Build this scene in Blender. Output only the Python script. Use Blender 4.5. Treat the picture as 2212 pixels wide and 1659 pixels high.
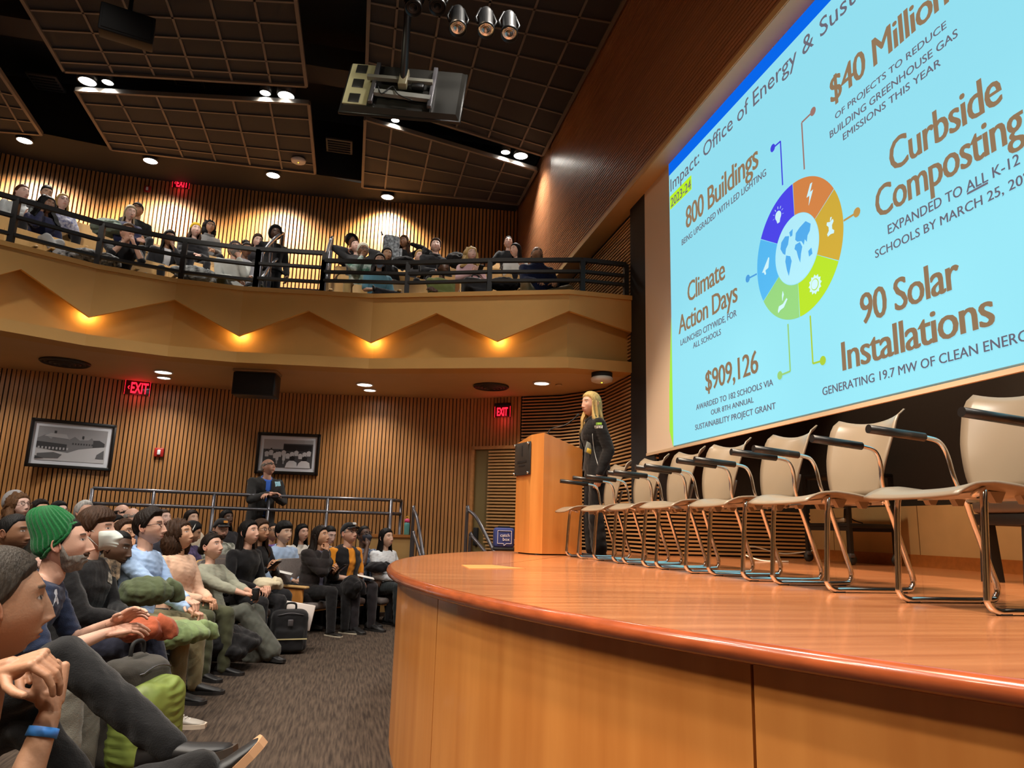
import bpy, bmesh, math, random
import numpy as np
from mathutils import Vector, Matrix, Euler
for o in list(bpy.data.objects): bpy.data.objects.remove(o)
SC=bpy.context.scene; COL=SC.collection
PI=math.pi; R_=math.radians
# ---------------------------------------------------------------- camera
IW,IH,FPX=2212,1659,1534.0
CX,CY,CZ=IW/2,IH/2,1.22
def _d(px,py):
    v=np.array([px-CX,-(py-CY),-FPX]); return v/np.linalg.norm(v)
_y=_d(754,1130); _z=_d(1330,-6750); _z=_z-_y*(_z@_y); _z/=np.linalg.norm(_z); _x=np.cross(_y,_z)
RW=np.array([_x,_y,_z]); CAMP=np.array([0,0,CZ])
cam=bpy.data.cameras.new('camera'); co=bpy.data.objects.new('camera',cam); COL.objects.link(co)
cam.sensor_width=36; cam.lens=FPX/IW*36; cam.clip_start=.05
co.matrix_world=Matrix.Translation((0,0,CZ))@Matrix([list(r) for r in RW]).to_4x4()
SC.camera=co
def ray(px,py): return RW@np.array([(px-CX)/FPX,-(py-CY)/FPX,-1.0])
def atd(px,py,d): return Vector(CAMP+d*ray(px,py))
def atz(px,py,z): r=ray(px,py); return Vector(CAMP+r*((z-CZ)/r[2]))
def atx(px,py,x): r=ray(px,py); return Vector(CAMP+r*(x/r[0]))
def aty(px,py,y): r=ray(px,py); return Vector(CAMP+r*(y/r[1]))
def proj(p):
    c=RW.T@(np.array(p)-CAMP); return CX-FPX*c[0]/c[2], CY+FPX*c[1]/c[2]
def zat(x,y,py):
    a,b=-2.,15.
    for _ in range(50):
        m=(a+b)/2
        if proj((x,y,m))[1]>py: a=m
        else: b=m
    return a
# ---------------------------------------------------------------- world, exposure
SC.view_settings.view_transform='Standard'; SC.view_settings.look='None'
SC.view_settings.gamma=1; SC.view_settings.use_curve_mapping=False
SC.view_settings.exposure=0.22
SC.cycles.use_denoising=True
SC.cycles.max_bounces=5; SC.cycles.diffuse_bounces=3; SC.cycles.glossy_bounces=3; SC.cycles.transmission_bounces=3
SC.cycles.sample_clamp_indirect=4.0; SC.cycles.caustics_reflective=False; SC.cycles.caustics_refractive=False
W=bpy.data.worlds.new('world'); SC.world=W; W.use_nodes=True
W.node_tree.nodes['Background'].inputs[0].default_value=(1,.86,.7,1)
W.node_tree.nodes['Background'].inputs[1].default_value=.035
# room lights: house downlights outside the frame, over and behind the camera
def spot(name,loc,to,power,color=(1,.9,.78),size=100,blend=.6,rad=.12,parent=None):
    l=bpy.data.lights.new(name,'SPOT'); l.energy=power; l.color=color; l.spot_size=R_(size); l.spot_blend=blend; l.shadow_soft_size=rad
    o=bpy.data.objects.new(name,l); COL.objects.link(o); o.location=loc
    o.rotation_euler=(Vector(to)-Vector(loc)).to_track_quat('-Z','Y').to_euler()
    return o
WARM=(1,.80,.58); NEUT=(1,.93,.84)
HOUSE=[(-4.6,1.0),(-1.4,.2),(-4.0,4.6),(-.9,4.2),(-6.2,3.2),(-2.2,-2.2),(1.4,-1.6)]
for x,y in HOUSE: spot('house_fill_light',(x,y,8.0),(x,y,0),760,NEUT,105,.7,.18)
STAGE_SPOTS=[((-.6,3.6,7.9),(2.6,4.6,1.0),1700),((-.3,5.6,7.9),(2.6,6.4,1.0),1600),((-.9,1.2,7.9),(2.6,2.6,1.0),1700)]
for a,b,p in STAGE_SPOTS: spot('stage_light',a,b,p,(1,.76,.53),36,.45,.22)
for a,b,p in [((-6.6,1.2,7.7),(.6,3.0,.5),520),((-6.6,4.6,7.7),(.6,5.2,.5),520),((-3.6,-3.6,7.7),(1.6,2.4,.6),520),((-5.2,-1.2,7.7),(2.6,6.0,1.2),420)]: spot('added_flood',a,b,p,(1,.84,.64),56,.7,.35)  # unseen floods added to brighten the stage front and fill the chair shadows
# lights inside the stage alcove behind the screen
for y in (5.6,3.4,1.2): spot('alcove_light',(4.0,y,4.4),(4.75,y-.2,1.0),150,(1,.74,.46),85,.3,.05)
for a,b,p in [((1.6,3.2,8.1),(-1.6,6.4,.8),520),((1.8,6.2,8.1),(-.8,8.8,.8),420),((.6,.2,8.1),(-1.2,3.2,.9),300)]: spot('house_fill_light',a,b,p,NEUT,62,.6,.2)  # unseen fill added above the stage to brighten the audience's faces
for a,b,p in [((-4.4,3.6,8.1),(-3.8,10.6,5.4),700),((-1.6,4.0,8.1),(-1.2,11.0,5.35),700),((1.2,4.2,8.1),(1.2,11.0,5.35),650)]: spot('house_fill_light',a,b,p,NEUT,34,.6,.2)  # unseen fill added mid-room to light the balcony audience from the front
# ---------------------------------------------------------------- helpers
def lin(c):
    c=[x/255 for x in c]; return tuple(x/12.92 if x<=.04045 else ((x+.055)/1.055)**2.4 for x in c)
MATS={}
def mat(name,col,rough=.6,metal=0,noise=0,nscale=8,stretch=(1,1,1),bump=0,bscale=40,emit=0,spec=.5,coat=0,col2=None,sheen=0,wave=None,attr=None,alpha=1):
    if name in MATS: return MATS[name]
    m=bpy.data.materials.new(name); m.use_nodes=True; nt=m.node_tree; N=nt.nodes; L=nt.links
    b=N['Principled BSDF']; c=lin(col) if max(col)>1 else col
    b.inputs['Base Color'].default_value=(*c,1); b.inputs['Roughness'].default_value=rough; b.inputs['Metallic'].default_value=metal
    b.inputs['Specular IOR Level'].default_value=spec
    if coat: b.inputs['Coat Weight'].default_value=coat; b.inputs['Coat Roughness'].default_value=.12
    if sheen: b.inputs['Sheen Weight'].default_value=sheen
    if alpha<1: b.inputs['Alpha'].default_value=alpha
    if emit:
        b.inputs['Emission Color'].default_value=(*c,1); b.inputs['Emission Strength'].default_value=emit
    tc=N.new('ShaderNodeTexCoord'); mp=N.new('ShaderNodeMapping'); L.new(tc.outputs['Object'],mp.inputs[0]); mp.inputs['Scale'].default_value=stretch
    src=None
    if attr:
        a=N.new('ShaderNodeAttribute'); a.attribute_name=attr; src=a.outputs['Color']
    if noise or col2:
        n=N.new('ShaderNodeTexNoise'); n.inputs['Scale'].default_value=nscale; n.inputs['Detail'].default_value=6; L.new(mp.outputs[0],n.inputs['Vector'])
        r=N.new('ShaderNodeValToRGB'); r.color_ramp.elements[0].position=.32; r.color_ramp.elements[1].position=.68
        c2=(lin(col2) if max(col2)>1 else col2) if col2 else tuple(x*(1-noise) for x in c)
        if attr:
            r.color_ramp.elements[0].color=(1-noise,)*3+(1,); r.color_ramp.elements[1].color=(1,1,1,1)
            mx=N.new('ShaderNodeMix'); mx.data_type='RGBA'; mx.blend_type='MULTIPLY'; mx.inputs[0].default_value=1
            L.new(n.outputs[0],r.inputs[0]); L.new(src,mx.inputs[6]); L.new(r.outputs[0],mx.inputs[7]); src=mx.outputs[2]
        else:
            r.color_ramp.elements[0].color=(*c2,1); r.color_ramp.elements[1].color=(*c,1)
            L.new(n.outputs[0],r.inputs[0]); src=r.outputs[0]
    if src: L.new(src,b.inputs['Base Color'])
    if bump:
        n=N.new('ShaderNodeTexNoise'); n.inputs['Scale'].default_value=bscale; n.inputs['Detail'].default_value=4
        L.new(mp.outputs[0],n.inputs['Vector'])
        bp=N.new('ShaderNodeBump'); bp.inputs['Strength'].default_value=bump; bp.inputs['Distance'].default_value=.01
        L.new(n.outputs[0],bp.inputs['Height']); L.new(bp.outputs[0],b.inputs['Normal'])
    MATS[name]=m; return m
class MB:
    def __init__(s): s.v=[]; s.f=[]; s.mi=[]; s.sm=[]
    def add(s,vs,fs,mi=0,smooth=False):
        o=len(s.v); s.v+=[tuple(p) for p in vs]; s.f+=[tuple(i+o for i in f) for f in fs]; s.mi+=[mi]*len(fs); s.sm+=[smooth]*len(fs); return s
    def box(s,c,d,M=None,mi=0):
        x,y,z=[k/2 for k in d]; P=[Vector((a*x,b*y,e*z)) for e in(-1,1) for b in(-1,1) for a in(-1,1)]
        if M is not None: P=[M@p for p in P]
        c=Vector(c); return s.add([p+c for p in P],[(0,2,3,1),(4,5,7,6),(0,1,5,4),(2,6,7,3),(0,4,6,2),(1,3,7,5)],mi)
    def rbox(s,c,d,r=.01,seg=2,M=None,mi=0,smooth=True):
        bm=bmesh.new(); bmesh.ops.create_cube(bm,size=1)
        for v in bm.verts: v.co=Vector((v.co.x*d[0],v.co.y*d[1],v.co.z*d[2]))
        bmesh.ops.bevel(bm,geom=bm.edges[:],offset=min(r,min(d)*.49),segments=seg,affect='EDGES',profile=.5)
        bm.verts.index_update(); vs=[v.co.copy() for v in bm.verts]; fs=[tuple(v.index for v in f.verts) for f in bm.faces]; bm.free()
        if M is not None: vs=[M@p for p in vs]
        c=Vector(c); return s.add([p+c for p in vs],fs,mi,smooth)
    def bar(s,p,q,w,h,up=(0,0,1),mi=0):
        p=Vector(p);q=Vector(q); d=(q-p); L=d.length; d.normalize(); u=Vector(up); a=d.cross(u)
        if a.length<1e-4: a=d.cross(Vector((1,0,0)))
        a.normalize(); b=a.cross(d); M=Matrix((d,a,b)).transposed()
        return s.box((p+q)/2,(L,w,h),M,mi)
    def tube(s,pts,r,n=8,closed=False,mi=0,cap=True,flat=None):
        pts=[Vector(p) for p in pts]; k=len(pts); rs=r if isinstance(r,(list,tuple)) else [r]*k
        vs=[]; pa=None
        for i,p in enumerate(pts):
            if closed: t=pts[(i+1)%k]-pts[i-1]
            else: t=pts[min(i+1,k-1)]-pts[max(i-1,0)]
            t.normalize()
            if pa is None:
                a=t.cross(Vector((0,0,1)));
                if a.length<.05: a=t.cross(Vector((1,0,0)))
            else: a=pa-t*pa.dot(t)
            a.normalize(); pa=a.copy(); b=t.cross(a)
            for j in range(n):
                th=2*PI*j/n; vs.append(p+a*(math.cos(th)*rs[i])+b*(math.sin(th)*rs[i]*(flat or 1)))
        fs=[]
        for i in range(k if closed else k-1):
            i2=(i+1)%k
            for j in range(n): fs.append((i*n+j,i*n+(j+1)%n,i2*n+(j+1)%n,i2*n+j))
        s.add(vs,fs,mi,True)
        if cap and not closed:
            o=len(s.v)-k*n
            s.f+=[tuple(o+j for j in range(n))[::-1],tuple(o+(k-1)*n+j for j in range(n))]; s.mi+=[mi,mi]; s.sm+=[False,False]
        return s
    def lathe(s,prof,n=24,M=None,mi=0,smooth=True,sx=1,sy=1):
        vs=[];k=len(prof)
        for r,z in prof:
            for j in range(n):
                p=Vector((r*math.cos(2*PI*j/n)*sx,r*math.sin(2*PI*j/n)*sy,z)); vs.append(M@p if M is not None else p)
        fs=[(i*n+j,i*n+(j+1)%n,(i+1)*n+(j+1)%n,(i+1)*n+j) for i in range(k-1) for j in range(n)]
        fs+=[tuple(range(n))[::-1],tuple((k-1)*n+j for j in range(n))]
        return s.add(vs,fs,mi,smooth)
    def prism(s,poly,z0,z1,M=None,mi=0):
        n=len(poly); vs=[Vector((x,y,z0)) for x,y in poly]+[Vector((x,y,z1)) for x,y in poly]
        if M is not None: vs=[M@p for p in vs]
        fs=[tuple(range(n))[::-1],tuple(range(n,2*n))]+[(i,(i+1)%n,n+(i+1)%n,n+i) for i in range(n)]
        return s.add(vs,fs,mi)
    def grid(s,P,nu,nv,mi=0,smooth=True,cu=False):
        fs=[]
        for i in range(nu if cu else nu-1):
            for j in range(nv-1): a=i*nv+j; b=((i+1)%nu)*nv+j; fs.append((a,b,b+1,a+1))
        return s.add(P,fs,mi,smooth)
    def build(s,name,mats,parent=None,loc=None,fix=False):
        me=bpy.data.meshes.new(name); me.from_pydata(s.v,[],s.f)
        for m in (mats if isinstance(mats,(list,tuple)) else [mats]): me.materials.append(m)
        me.polygons.foreach_set('material_index',s.mi); me.polygons.foreach_set('use_smooth',s.sm)
        if fix:
            bm=bmesh.new(); bm.from_mesh(me); bmesh.ops.recalc_face_normals(bm,faces=bm.faces[:]); bm.to_mesh(me); bm.free()
        me.update(); o=bpy.data.objects.new(name,me); COL.objects.link(o)
        if parent is not None: o.parent=parent
        if loc is not None: o.location=loc
        return o
def tag(o,label=None,cat=None,group=None,kind=None):
    if label: o['label']=label
    if cat: o['category']=cat
    if group: o['group']=group
    if kind: o['kind']=kind
    return o
def empty(name,loc=(0,0,0),rz=0,label=None,cat=None,group=None):
    o=bpy.data.objects.new(name,None); COL.objects.link(o); o.location=loc; o.rotation_euler=(0,0,rz); o.empty_display_size=.1
    return tag(o,label,cat,group)
def copy_tree(o,parent=None):
    c=o.copy(); COL.objects.link(c); c.parent=parent
    for ch in list(o.children): copy_tree(ch,c)
    return c
def struct(o,label=None,cat=None): return tag(o,label,cat,None,'structure')
def lightobj(parent,loc,to,power,color,size=110,blend=.7,rad=.1):
    o=spot('lamp',loc,to,power,color,size,blend,rad); return o
def mat_frame(o,x,z):   # matrix with origin o, local x, local z
    x=Vector(x).normalized(); z=Vector(z).normalized(); y=z.cross(x).normalized(); z=x.cross(y)
    M=Matrix((x,y,z)).transposed().to_4x4(); M.translation=Vector(o); return M
def text_mb(txt,size,sx=1,bold=0,align='LEFT',ext=.001,shear=0,space=1):
    cu=bpy.data.curves.new('t','FONT'); cu.body=txt; cu.size=size; cu.offset=bold; cu.extrude=ext; cu.align_x=align; cu.resolution_u=3; cu.shear=shear; cu.space_character=space
    o=bpy.data.objects.new('t',cu); COL.objects.link(o); dg=bpy.context.evaluated_depsgraph_get(); dg.update()
    me=bpy.data.meshes.new_from_object(o.evaluated_get(dg)); m=MB()
    m.add([(v.co.x*sx,v.co.y,v.co.z) for v in me.vertices],[tuple(p.vertices) for p in me.polygons])
    bpy.data.objects.remove(o); bpy.data.curves.remove(cu); bpy.data.meshes.remove(me); return m
def xf(m,M): m.v=[tuple(M@Vector(p)) for p in m.v]; return m
def merge(a,b,mi=None):
    o=len(a.v); a.v+=b.v; a.f+=[tuple(i+o for i in f) for f in b.f]; a.mi+=b.mi if mi is None else [mi]*len(b.f); a.sm+=b.sm; return a
def smooth_path(P,k=6,closed=False):
    P=[Vector(p) for p in P]; n=len(P); out=[]
    for i in range(n if closed else n-1):
        p0=P[(i-1)%n] if closed or i>0 else P[i]; p1=P[i]; p2=P[(i+1)%n]; p3=P[(i+2)%n] if closed or i<n-2 else P[i+1]
        for j in range(k):
            t=j/k; out.append(.5*((2*p1)+(p2-p0)*t+(2*p0-5*p1+4*p2-p3)*t*t+(3*p1-p0-3*p2+p3)*t**3))
    if not closed: out.append(P[-1])
    return out
def smf(x,a,b):
    t=np.clip((x-a)/(b-a),0,1); return t*t*(3-2*t)
# ================================================================ ROOM SHELL
M_wood=mat('slat_wood',(196,140,84),.42,noise=.25,nscale=3,stretch=(6,6,.4))
M_woodh=mat('slat_wood_side',(176,124,88),.3,noise=.25,nscale=3,stretch=(1,.3,8))
M_woodb=mat('slat_wood_light',(205,158,104),.42,noise=.2,nscale=3,stretch=(1,.3,8))
M_back=mat('slat_backing',(30,20,14),.8)
M_black=mat('matt_black',(16,15,15),.75)
M_blackwall=mat('black_wall',(34,28,26),.8,noise=.2,nscale=30)
M_tan=mat('tan_plaster',(192,148,80),.6,noise=.06,nscale=4,bump=.03,bscale=120)
M_soff=mat('soffit_plaster',(196,160,112),.7,noise=.05,nscale=3)
M_char=mat('ceiling_panel',(40,41,43),.85,noise=.15,nscale=60)
M_grid=mat('ceiling_grid',(100,93,86),.6)
M_dark=mat('ceiling_void',(26,25,24),.9)
M_carpet=mat('carpet',(98,84,72),.95,noise=0,col2=(56,48,43),nscale=2.6,stretch=(26,1.8,1),bump=.6,bscale=60,spec=.1)
M_beige=mat('beige_panel',(208,182,134),.6,noise=.08,nscale=5)
M_trimw=mat('trim_wood',(184,118,58),.4,noise=.2,nscale=4,stretch=(1,6,6))
def wallstrip(path,z0,z1,name,label,m,back=0,flip=False):
    b=MB(); n=len(path); vs=[(p[0],p[1],z) for p in path for z in(z0,z1)]
    b.add(vs,[(2*i,2*i+2,2*i+3,2*i+1) for i in range(n-1)]); return struct(b.build(name,m),label,'wall')
def offs(path,d):
    out=[]
    for i,p in enumerate(path):
        a=path[max(i-1,0)]; c=path[min(i+1,len(path)-1)]; t=Vector((c[0]-a[0],c[1]-a[1])).normalized()
        out.append((p[0]-t.y*d,p[1]+t.x*d))
    return out
def hslats(b,path,z0,z1,pitch,h,depth,side,mi=0):
    inner=offs(path,side*depth); n=len(path); z=z0
    while z+h<=z1+1e-6:
        vs=[]
        for p,q in zip(path,inner): vs+=[(p[0],p[1],z),(q[0],q[1],z),(q[0],q[1],z+h),(p[0],p[1],z+h)]
        fs=[]
        for i in range(n-1):
            for j in range(4): fs.append((4*i+j,4*i+(j+1)%4,4*i+4+(j+1)%4,4*i+4+j))
        fs+=[(0,3,2,1),tuple(4*(n-1)+j for j in range(4))]; b.add(vs,fs,mi); z+=pitch
def resample(path,step):
    P=[Vector((p[0],p[1],0)) for p in path]; out=[]; acc=0
    for a,b in zip(P,P[1:]):
        L=(b-a).length; t=acc
        while t<L:
            out.append((a+(b-a)*(t/L),(b-a).normalized())); t+=step
        acc=t-L
    return out
def vslats(b,path,z0,z1,pitch,w,depth,side,mi=0,skip=None):
    for p,t in resample(path,pitch):
        if skip and skip(p): continue
        nrm=Vector((-t.y,t.x,0))*side; M=Matrix((t,nrm,Vector((0,0,1)))).transposed()
        b.box(p+nrm*depth/2+Vector((0,0,(z0+z1)/2)),(w,depth,z1-z0),M,mi)
def sp2(P,k=6): return [(p.x,p.y) for p in smooth_path([(x,y,0) for x,y in P],k)]
ZT=atx(1372,641,3.34).z; ZS=atx(1372,806,3.34).z; ZSTG=CZ-.246
# floor: flat carpet near the stage, raked seating and raised cross aisle behind
def floor_z(x,y):
    d=math.hypot(x-5.5,y-4.2)
    return 0.0
fb=MB(); fb.add([(-12,-6,0),(6.5,-6,0),(6.5,13.5,0),(-12,13.5,0)],[(0,1,2,3)])
struct(fb.build('floor',M_carpet),'dark streaked brown carpet of the hall floor','floor')
# back wall of the lower hall (curved, vertical slats)
lw=[atz(*p,ZS) for p in [(0,795),(150,808),(300,826),(500,843),(650,851),(800,856),(1000,862),(1130,857)]]
LW=[(-9.5,8.3),(-7.6,9.4),(-6.2,10.1)]+[(p.x,p.y) for p in lw]; LW=sp2(LW,6)
LCORN=LW[-1]
DOORX=(atd(1062,980,10.2).x-.02)
b=MB(); vslats(b,LW,0,ZS+.02,.056,.041,.03,-1)
vs=[(p[0],p[1],z) for p in LW for z in(0,ZS+.05)]; b.add(vs,[(2*i,2*i+2,2*i+3,2*i+1) for i in range(len(LW)-1)],1)
struct(b.build('wall_back',[M_wood,M_back]),'curved back wall of vertical wooden slats under the balcony','wall')
# upper back wall behind the balcony
UW=[(-10.5,12.2),(-8.6,13.9),(-6.8,14.65),(-4.7,14.93),(-2.0,14.85),(.2,14.65),(2.0,14.42),(3.0,14.3)]
uc=aty(1120,500,14.3); UW[-1]=(uc.x,uc.y); UW=sp2(UW,6)
ZC=atx(1330,40,3.1).z-.1
b=MB(); vslats(b,UW,ZT+.6,ZC+.3,.077,.050,.05,-1)
vs=[(p[0],p[1],z) for p in UW for z in(ZT-.4,ZC+.4)]; b.add(vs,[(2*i,2*i+2,2*i+3,2*i+1) for i in range(len(UW)-1)],1)
struct(b.build('wall_back.001',[M_wood,M_back]),'curved back wall of vertical wooden slats above the balcony','wall')
# proscenium wall over the screen (horizontal slats), folding to the upper back wall
XU=3.10; ZUB=atx(1415,345,XU).z
UP=[(XU,-3),(XU,11.3),(XU+.03,11.6),uc.to_2d()[:]]
b=MB(); hslats(b,UP[:3],ZUB+.05,ZC+.25,.0452,.030,.028,1); hslats(b,[UP[2],UP[3]],ZT,ZC+.25,.0452,.030,.028,1)
o1=offs(UP,-.02); vs=[(p[0],p[1],z) for p in o1[:3] for z in(ZUB,ZC+.4)]; b.add(vs,[(2*i,2*i+1,2*i+3,2*i+2) for i in range(2)],1)
vs=[(p[0],p[1],z) for p in o1[2:] for z in(ZT-.4,ZC+.4)]; b.add(vs,[(0,1,3,2)],1)
struct(b.build('wall_right',[M_woodh,M_back]),'tall wall of thin horizontal wooden slats above the screen','wall')
b=MB(); b.box((XU+.16,3.95,ZUB-.005),(.36,13.9,.05)); b.box((XU-.015,3.95,ZUB+.01),(.03,13.9,.07),mi=0)
struct(b.build('trim_1',mat('soffit_trim',(214,176,120),.5,noise=.1,nscale=3)),'pale soffit strip along the bottom of the slatted wall above the screen','trim')
# lower right wall (horizontal slats) behind podium, up to the proscenium
XL=3.34; YJ=7.43
RP=[(XL,YJ),(XL,9.15),(2.92,9.85),LCORN]
b=MB(); hslats(b,RP,ZSTG+.02,ZS+.1,.047,.020,.035,1); hslats(b,[(XL,YJ),(XL,14.3)],ZS+.2,ZUB-.1,.047,.020,.035,1)
o1=offs(RP,-.01); vs=[(p[0],p[1],z) for p in o1 for z in(0,ZS+.1)]; b.add(vs,[(2*i,2*i+1,2*i+3,2*i+2) for i in range(3)],1)
b.add([(XL+.01,YJ,ZS),(XL+.01,14.4,ZS),(XL+.01,14.4,ZUB+.4),(XL+.01,YJ,ZUB+.4)],[(0,1,2,3)],1)
struct(b.build('wall_right.001',[M_woodb,mat('slat_backing_dark',(9,7,6),.9)]),'wall of horizontal wooden slats behind the speaker and podium','wall')
# alcove behind the screen
XB=5.26; zs1=ZSTG+.53
b=MB(); hslats(b,[(XL,YJ),(XB,YJ)],ZSTG+.02,zs1,.043,.022,.03,-1)
b.add([(XL,YJ,0),(XB+.1,YJ,0),(XB+.1,YJ,7),(XL,YJ,7)],[(0,1,2,3)],1)
struct(b.build('wall_side',[M_woodb,M_blackwall]),'stage alcove side wall with black above low horizontal wooden slats','wall')
b=MB(); b.box((XL-.035,(YJ+8.12)/2,(zs1+ZUB)/2),(.03,8.12-YJ,ZUB-zs1))
struct(b.build('trim_2',M_black),'black masking strip at the left edge of the screen','trim')
b=MB(); b.add([(XB,-4,0),(XB,YJ,0),(XB,YJ,7.5),(XB,-4,7.5)],[(0,1,2,3)]); b.box((XB,3,zs1+3),(.04,9,6-.0))
struct(b.build('wall_alcove',M_blackwall),'black wall at the back of the stage','wall')
zw=ZSTG+.56
b=MB(); b.box((XB-.04,1.7,(ZSTG+.1+zw)/2),(.04,11.4,zw-ZSTG-.1))
for k in range(8): b.box((XB-.061,7.0-k*1.22,(ZSTG+.1+zw)/2),(.004,.006,zw-ZSTG-.1),mi=1)
struct(b.build('wall_dado',[M_beige,mat('panel_joint',(120,95,60),.8)]),'low beige panels along the back of the stage','wall')
b=MB(); b.box((XB-.045,1.7,ZSTG+.055),(.05,11.4,.11)); struct(b.build('baseboard_stage',M_trimw),'orange wood baseboard at the back of the stage','baseboard')
# ceiling
ZP0=8.06
b=MB(); b.add([(-13,-7,9.3),(7,-7,9.3),(7,15.5,9.3),(-13,15.5,9.3)],[(0,3,2,1)]); struct(b.build('ceiling',M_dark),'black ceiling void above the hanging panels','ceiling')
b=MB()
for x0,y0,x1,y1,z,w,h in [(-9,8.55,XU-.1,8.55,8.75,.5,.4),(-9,11.2,2.5,11.2,8.8,.5,.4),(-2.2,4,-2.2,12,8.85,.5,.45),(-9,5.3,3,5.3,8.8,.3,.5)]: b.bar((x0,y0,z),(x1,y1,z),w,h)
struct(b.build('ceiling.001',mat('duct_dark',(40,38,36),.8)),'dark ducts and beams in the ceiling void','ceiling')
b=MB(); fr=[(-8.6,12.4),(-6.0,13.5),(-4.88,13.7),(-2.8,13.72),(-1.15,13.72),(0,13.9),(3.1,13.8)]; vs=[]
for x,y in fr: vs+=[(x,y,ZP0),(x,15.3,ZP0)]
b.add(vs,[(2*i,2*i+1,2*i+3,2*i+2) for i in range(len(fr)-1)]); b.box((-2.7,13.75,ZP0+.6),(11.6,.03,1.2)); struct(b.build('ceiling.002',M_dark),'dark ceiling strip along the wall above the balcony','ceiling')
# outer walls out of frame
b=MB(); b.add([(-10.5,-6,0),(-10.5,12.5,0),(-10.5,12.5,9.3),(-10.5,-6,9.3)],[(0,1,2,3)]); struct(b.build('wall_left',M_wood),'left hall wall','wall')
b=MB(); b.add([(-10.5,-6,0),(6.5,-6,0),(6.5,-6,9.3),(-10.5,-6,9.3)],[(0,3,2,1)]); struct(b.build('wall_front',M_wood),'hall wall behind the camera','wall')
# hanging ceiling panels
ZP=8.02
def cloud(c,us,vs_,label):
    # c: 4 corners px TL TR BR BL ; us, vs_: tile line fractions
    P=[atz(*p,ZP) for p in c]
    bl=lambda u,v:(P[0]*(1-u)+P[1]*u)*(1-v)+(P[3]*(1-u)+P[2]*u)*v
    e=empty('ceiling_panel',(P[0]+P[1]+P[2]+P[3])/4,0,label,'ceiling panel','hanging ceiling panels'); off=-e.location
    b=MB(); q=[p+off for p in P]; b.add([p for p in q]+[p+Vector((0,0,.06)) for p in q],[(0,1,2,3),(7,6,5,4),(0,4,5,1),(1,5,6,2),(2,6,7,3),(3,7,4,0)]); b.build('tiles',M_char,e,fix=True)
    g=MB(); dz=Vector((0,0,-.012))
    for u in us: g.bar(bl(u,0)+off+dz,bl(u,1)+off+dz,.032,.014)
    for v in vs_: g.bar(bl(0,v)+off+dz,bl(1,v)+off+dz,.032,.014)
    for i in range(4): g.bar(q[i],q[(i+1)%4],.05,.07)
    g.build('grid',M_grid,e)
lines=lambda n,a=0,b=1:[a+(b-a)*i/n for i in range(n+1)][1:-1]
cloud([(800,-90),(1352,-8),(1172,334),(790,214)],[.115,.29,.48,.665,.855],[.12,.25,.38,.52,.67,.82,.93],'dark grey tiled ceiling panel beside the slatted wall above the screen')
cloud([(789,256),(1159,366),(1119,440),(783,402)],[.14,.36,.58,.8],[.25,.5,.75],'small dark tiled ceiling panel behind the hanging display')
cloud([(-3,-90),(632,-60),(662,184),(139,152)],[.2,.37,.53,.69,.85],[.22,.4,.58,.76,.9],'large dark tiled ceiling panel at top left with the loudspeaker')
cloud([(164,194),(667,222),(681,373),(241,321)],[.17,.34,.5,.67,.83],[.2,.45,.68,.86],'dark tiled ceiling panel with the white smoke detector')
cloud([(-330,20),(-10,140),(90,289),(-300,258)],[.25,.5,.75,.9],[.4,.6,.8],'dark tiled ceiling panel cut by the left edge of the photo')
# ================================================================ BALCONY
fpx=[(0,525,0),(45,533,1),(210,572,0),(383,603,1),(527,620,0),(670,628,1),(807,636,0),(945,633,1),(1077,630,0),(1230,627,1),(1372,641,2)]
FP=[]
for px,py,k in fpx:
    q=atz(px,py,ZT); FP.append((q.x,q.y))
FP=[(-6.2,6.2),(-5.55,7.0),(-4.9,7.75)]+FP
FP[3]=(-4.25,8.2); FP[4]=(-3.75,8.5); FP[-1]=(XL-.02,8.09)
KIND=[0,1,0,0+1,1,0,1,0,1,0,1,0,1,2]
KIND=[1,0,1,0,1,0,1,0,1,0,1,0,1,2]
zV=zat(*FP[9],740); zPk=zat(*FP[10],676); zLB=zat(*FP[9],774); zL0=zat(*FP[9],645)
REC=.20
RECP=offs(FP,REC)    # recessed plane (towards the wall)
b=MB(); n=len(FP)
zb=[zV if k==0 else zPk if k==1 else (zV*.55+zPk*.45) for k in KIND]
O=offs(FP,.05)
# ledge cap
vs=[]
for p,q in zip(offs(FP,-.03),offs(FP,.25)): vs+=[(p[0],p[1],zL0),(p[0],p[1],ZT),(q[0],q[1],ZT),(q[0],q[1],zL0)]
b.add(vs,[(4*i+j,4*i+4+j,4*i+4+(j+1)%4,4*i+(j+1)%4) for i in range(n-1) for j in range(4)])
# zigzag upper fascia with thickness
vs=[]
for p,q,z in zip(FP,O,zb): vs+=[(p[0],p[1],z),(p[0],p[1],zL0),(q[0],q[1],zL0),(q[0],q[1],z)]
b.add(vs,[(4*i+j,4*i+4+j,4*i+4+(j+1)%4,4*i+(j+1)%4) for i in range(n-1) for j in range(4)])
# recessed fascia
vs=[(p[0],p[1],z) for p in RECP for z in(zLB-.05,zL0)]; b.add(vs,[(2*i,2*i+2,2*i+3,2*i+1) for i in range(n-1)])
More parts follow.
